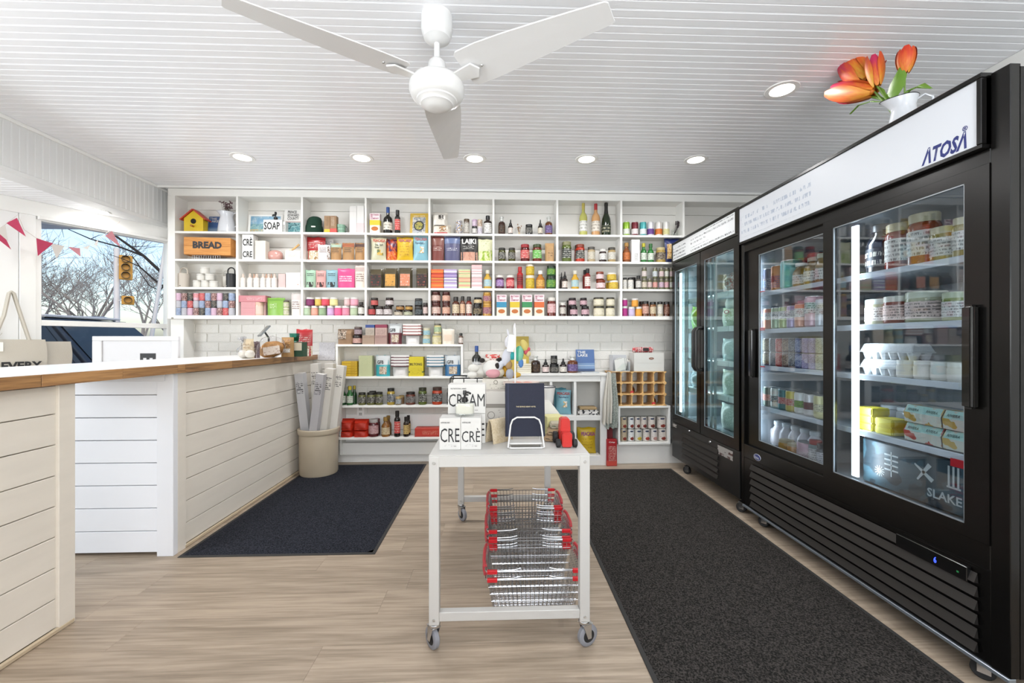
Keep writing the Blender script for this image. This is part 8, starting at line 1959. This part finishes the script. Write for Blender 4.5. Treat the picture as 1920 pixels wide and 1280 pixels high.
# traffic signal pole
D = 15.0; p = far(219, 640, D)
t = thing('traffic_signal', 'white traffic signal pole with two yellow signal heads', 'traffic light', (p.x, p.y, GZ0)); top = far(219, 465, D).z - GZ0
obj('pole', MB().tube([(0, 0, 0), (0, 0, top)], .09, 10).mesh('pl'), mat('#e6e8ec', .5), t)
YL = mat('#dba23a', .5); rt = Vector((CS, -SN, 0))
def head(px, py, w, h, n):
    q = far(px, py, D) - Vector((p.x, p.y, GZ0)); hd = obj('signal_head', MB().box(-w / 2, w / 2, -.12, .12, -h / 2, h / 2).mesh('hd', .02), YL, t, q, (0, 0, R(40)))
    for k in range(n): obj('visor', MB().lathe([(w * .30, 0), (w * .34, .16), (w * .30, .16)], 12).mesh('vs'), mat('#2c2620', .5), hd, (0, -.12, h * (.5 - (k + .5) / n)), (R(90), 0, 0))
head(236, 502, .36, .85, 3); head(240, 563, .34, .30, 1); obj('mast_arm', MB().tube([Vector((0, 0, far(222, 498, D).z - GZ0)), far(240, 492, D) - Vector((p.x, p.y, GZ0))], .05, 8).mesh('ma'), mat('#e6e8ec', .5), t)
obj('lower_arm', MB().tube([Vector((0, 0, far(222, 563, D).z - GZ0)), far(240, 563, D) - Vector((p.x, p.y, GZ0))], .03, 8).mesh('la'), mat('#e6e8ec', .5), t)
a, b = far(284, 640, 8.5), far(312, 450, 8.5); a = far(280, 660, 8.5); t = thing('leaning_shaft', 'slanted white shaft outside the window', 'pole', (a.x, a.y, GZ0)); base = a + (a - b) * ((a.z - GZ0) / (b.z - a.z)); t.location = (base.x, base.y, GZ0)
obj('shaft', MB().tube([(0, 0, 0), b + (b - a) * .1 - Vector(t.location)], .035, 8).mesh('sh'), mat('#eceef0', .5), t)  # shaft put in for a pale slanted line in the window
# parked suv
cy = 6.35
car = thing('parked_suv', 'dark parked SUV with snow on roof outside the window', 'car', (-7.15, cy, GZ0))
BODYC = mat('#1e2126', .25, coat=.5); CGL = mat('#10161c', .08, coat=.5)
def ext(poly, y0, y1, inset_top=0.0): return MB().prism(poly, y0, y1, 'y')
obj('body', ext([(-2.3, .35), (2.35, .35), (2.4, .7), (2.25, .95), (1.25, 1.08), (-2.3, 1.12), (-2.38, .8)], 0, 1.85).mesh('body', .05, 2), BODYC, car)
obj('cabin', MB().add([(-2.2, .06, 1.08), (1.25, .06, 1.06), (.45, .22, 1.86), (-2.0, .22, 1.90), (-2.2, 1.79, 1.08), (1.25, 1.79, 1.06), (.45, 1.63, 1.86), (-2.0, 1.63, 1.90)], [(0, 1, 2, 3), (7, 6, 5, 4), (0, 4, 5, 1), (1, 5, 6, 2), (2, 6, 7, 3), (3, 7, 4, 0)]).mesh('cab', .04, 2), BODYC, car)
for x0, x1, x2, x3 in ((-1.95, -.95, -1.0, -1.85), (-.88, .02, -.02, -.92), (.10, 1.02, .42, .06)):
    obj('side_window', MB().add([(x0, .065, 1.14), (x1, .065, 1.14), (x2, .19, 1.76), (x3, .19, 1.78), (x0, .075, 1.14), (x1, .075, 1.14), (x2, .20, 1.76), (x3, .20, 1.78)], [(0, 1, 2, 3), (7, 6, 5, 4), (0, 4, 5, 1), (1, 5, 6, 2), (2, 6, 7, 3), (3, 7, 4, 0)]).mesh('sw'), CGL, car)
obj('windscreen', MB().add([(1.24, .2, 1.08), (1.24, 1.65, 1.08), (.50, 1.55, 1.83), (.50, .3, 1.83)], [(0, 1, 2, 3)]).mesh('ws', fix=False), mat('#2c3a40', .12, coat=.4), car)
for yy in (.3, 1.5): obj('roof_rail', MB().tube([(-1.8, yy, 1.92), (-1.6, yy, 1.96), (.1, yy, 1.94), (.3, yy, 1.88)], .02, 6).mesh('rr'), GALV, car)
obj('roof_snow', MB().box(-1.95, .35, .27, 1.58, 1.885, 1.925).mesh('rs', .015, 2), SNOW, car); obj('trim_line', MB().box(-2.2, 1.3, -.012, .004, 1.085, 1.11).mesh('tl'), GALV, car); obj('door_line', MB().box(-2.2, 2.2, -.014, .002, .84, .87).mesh('dl'), GALV, car)
for wx in (-1.45, 1.45):
    for wy in (.08, 1.77): obj('wheel', MB().lathe([(0, -.11), (.22, -.115), (.33, -.11), (.36, -.07), (.36, .07), (.33, .11), (.22, .115), (0, .11)], 24).mesh('wh'), RUBBER, car, (wx, wy, .36), (R(90), 0, 0))
obj('mirror', MB().ball((0, 0, 0), .10, .12, .08).mesh('mi'), BODYC, car, (.95, -.12, 1.18))
finish_labels()
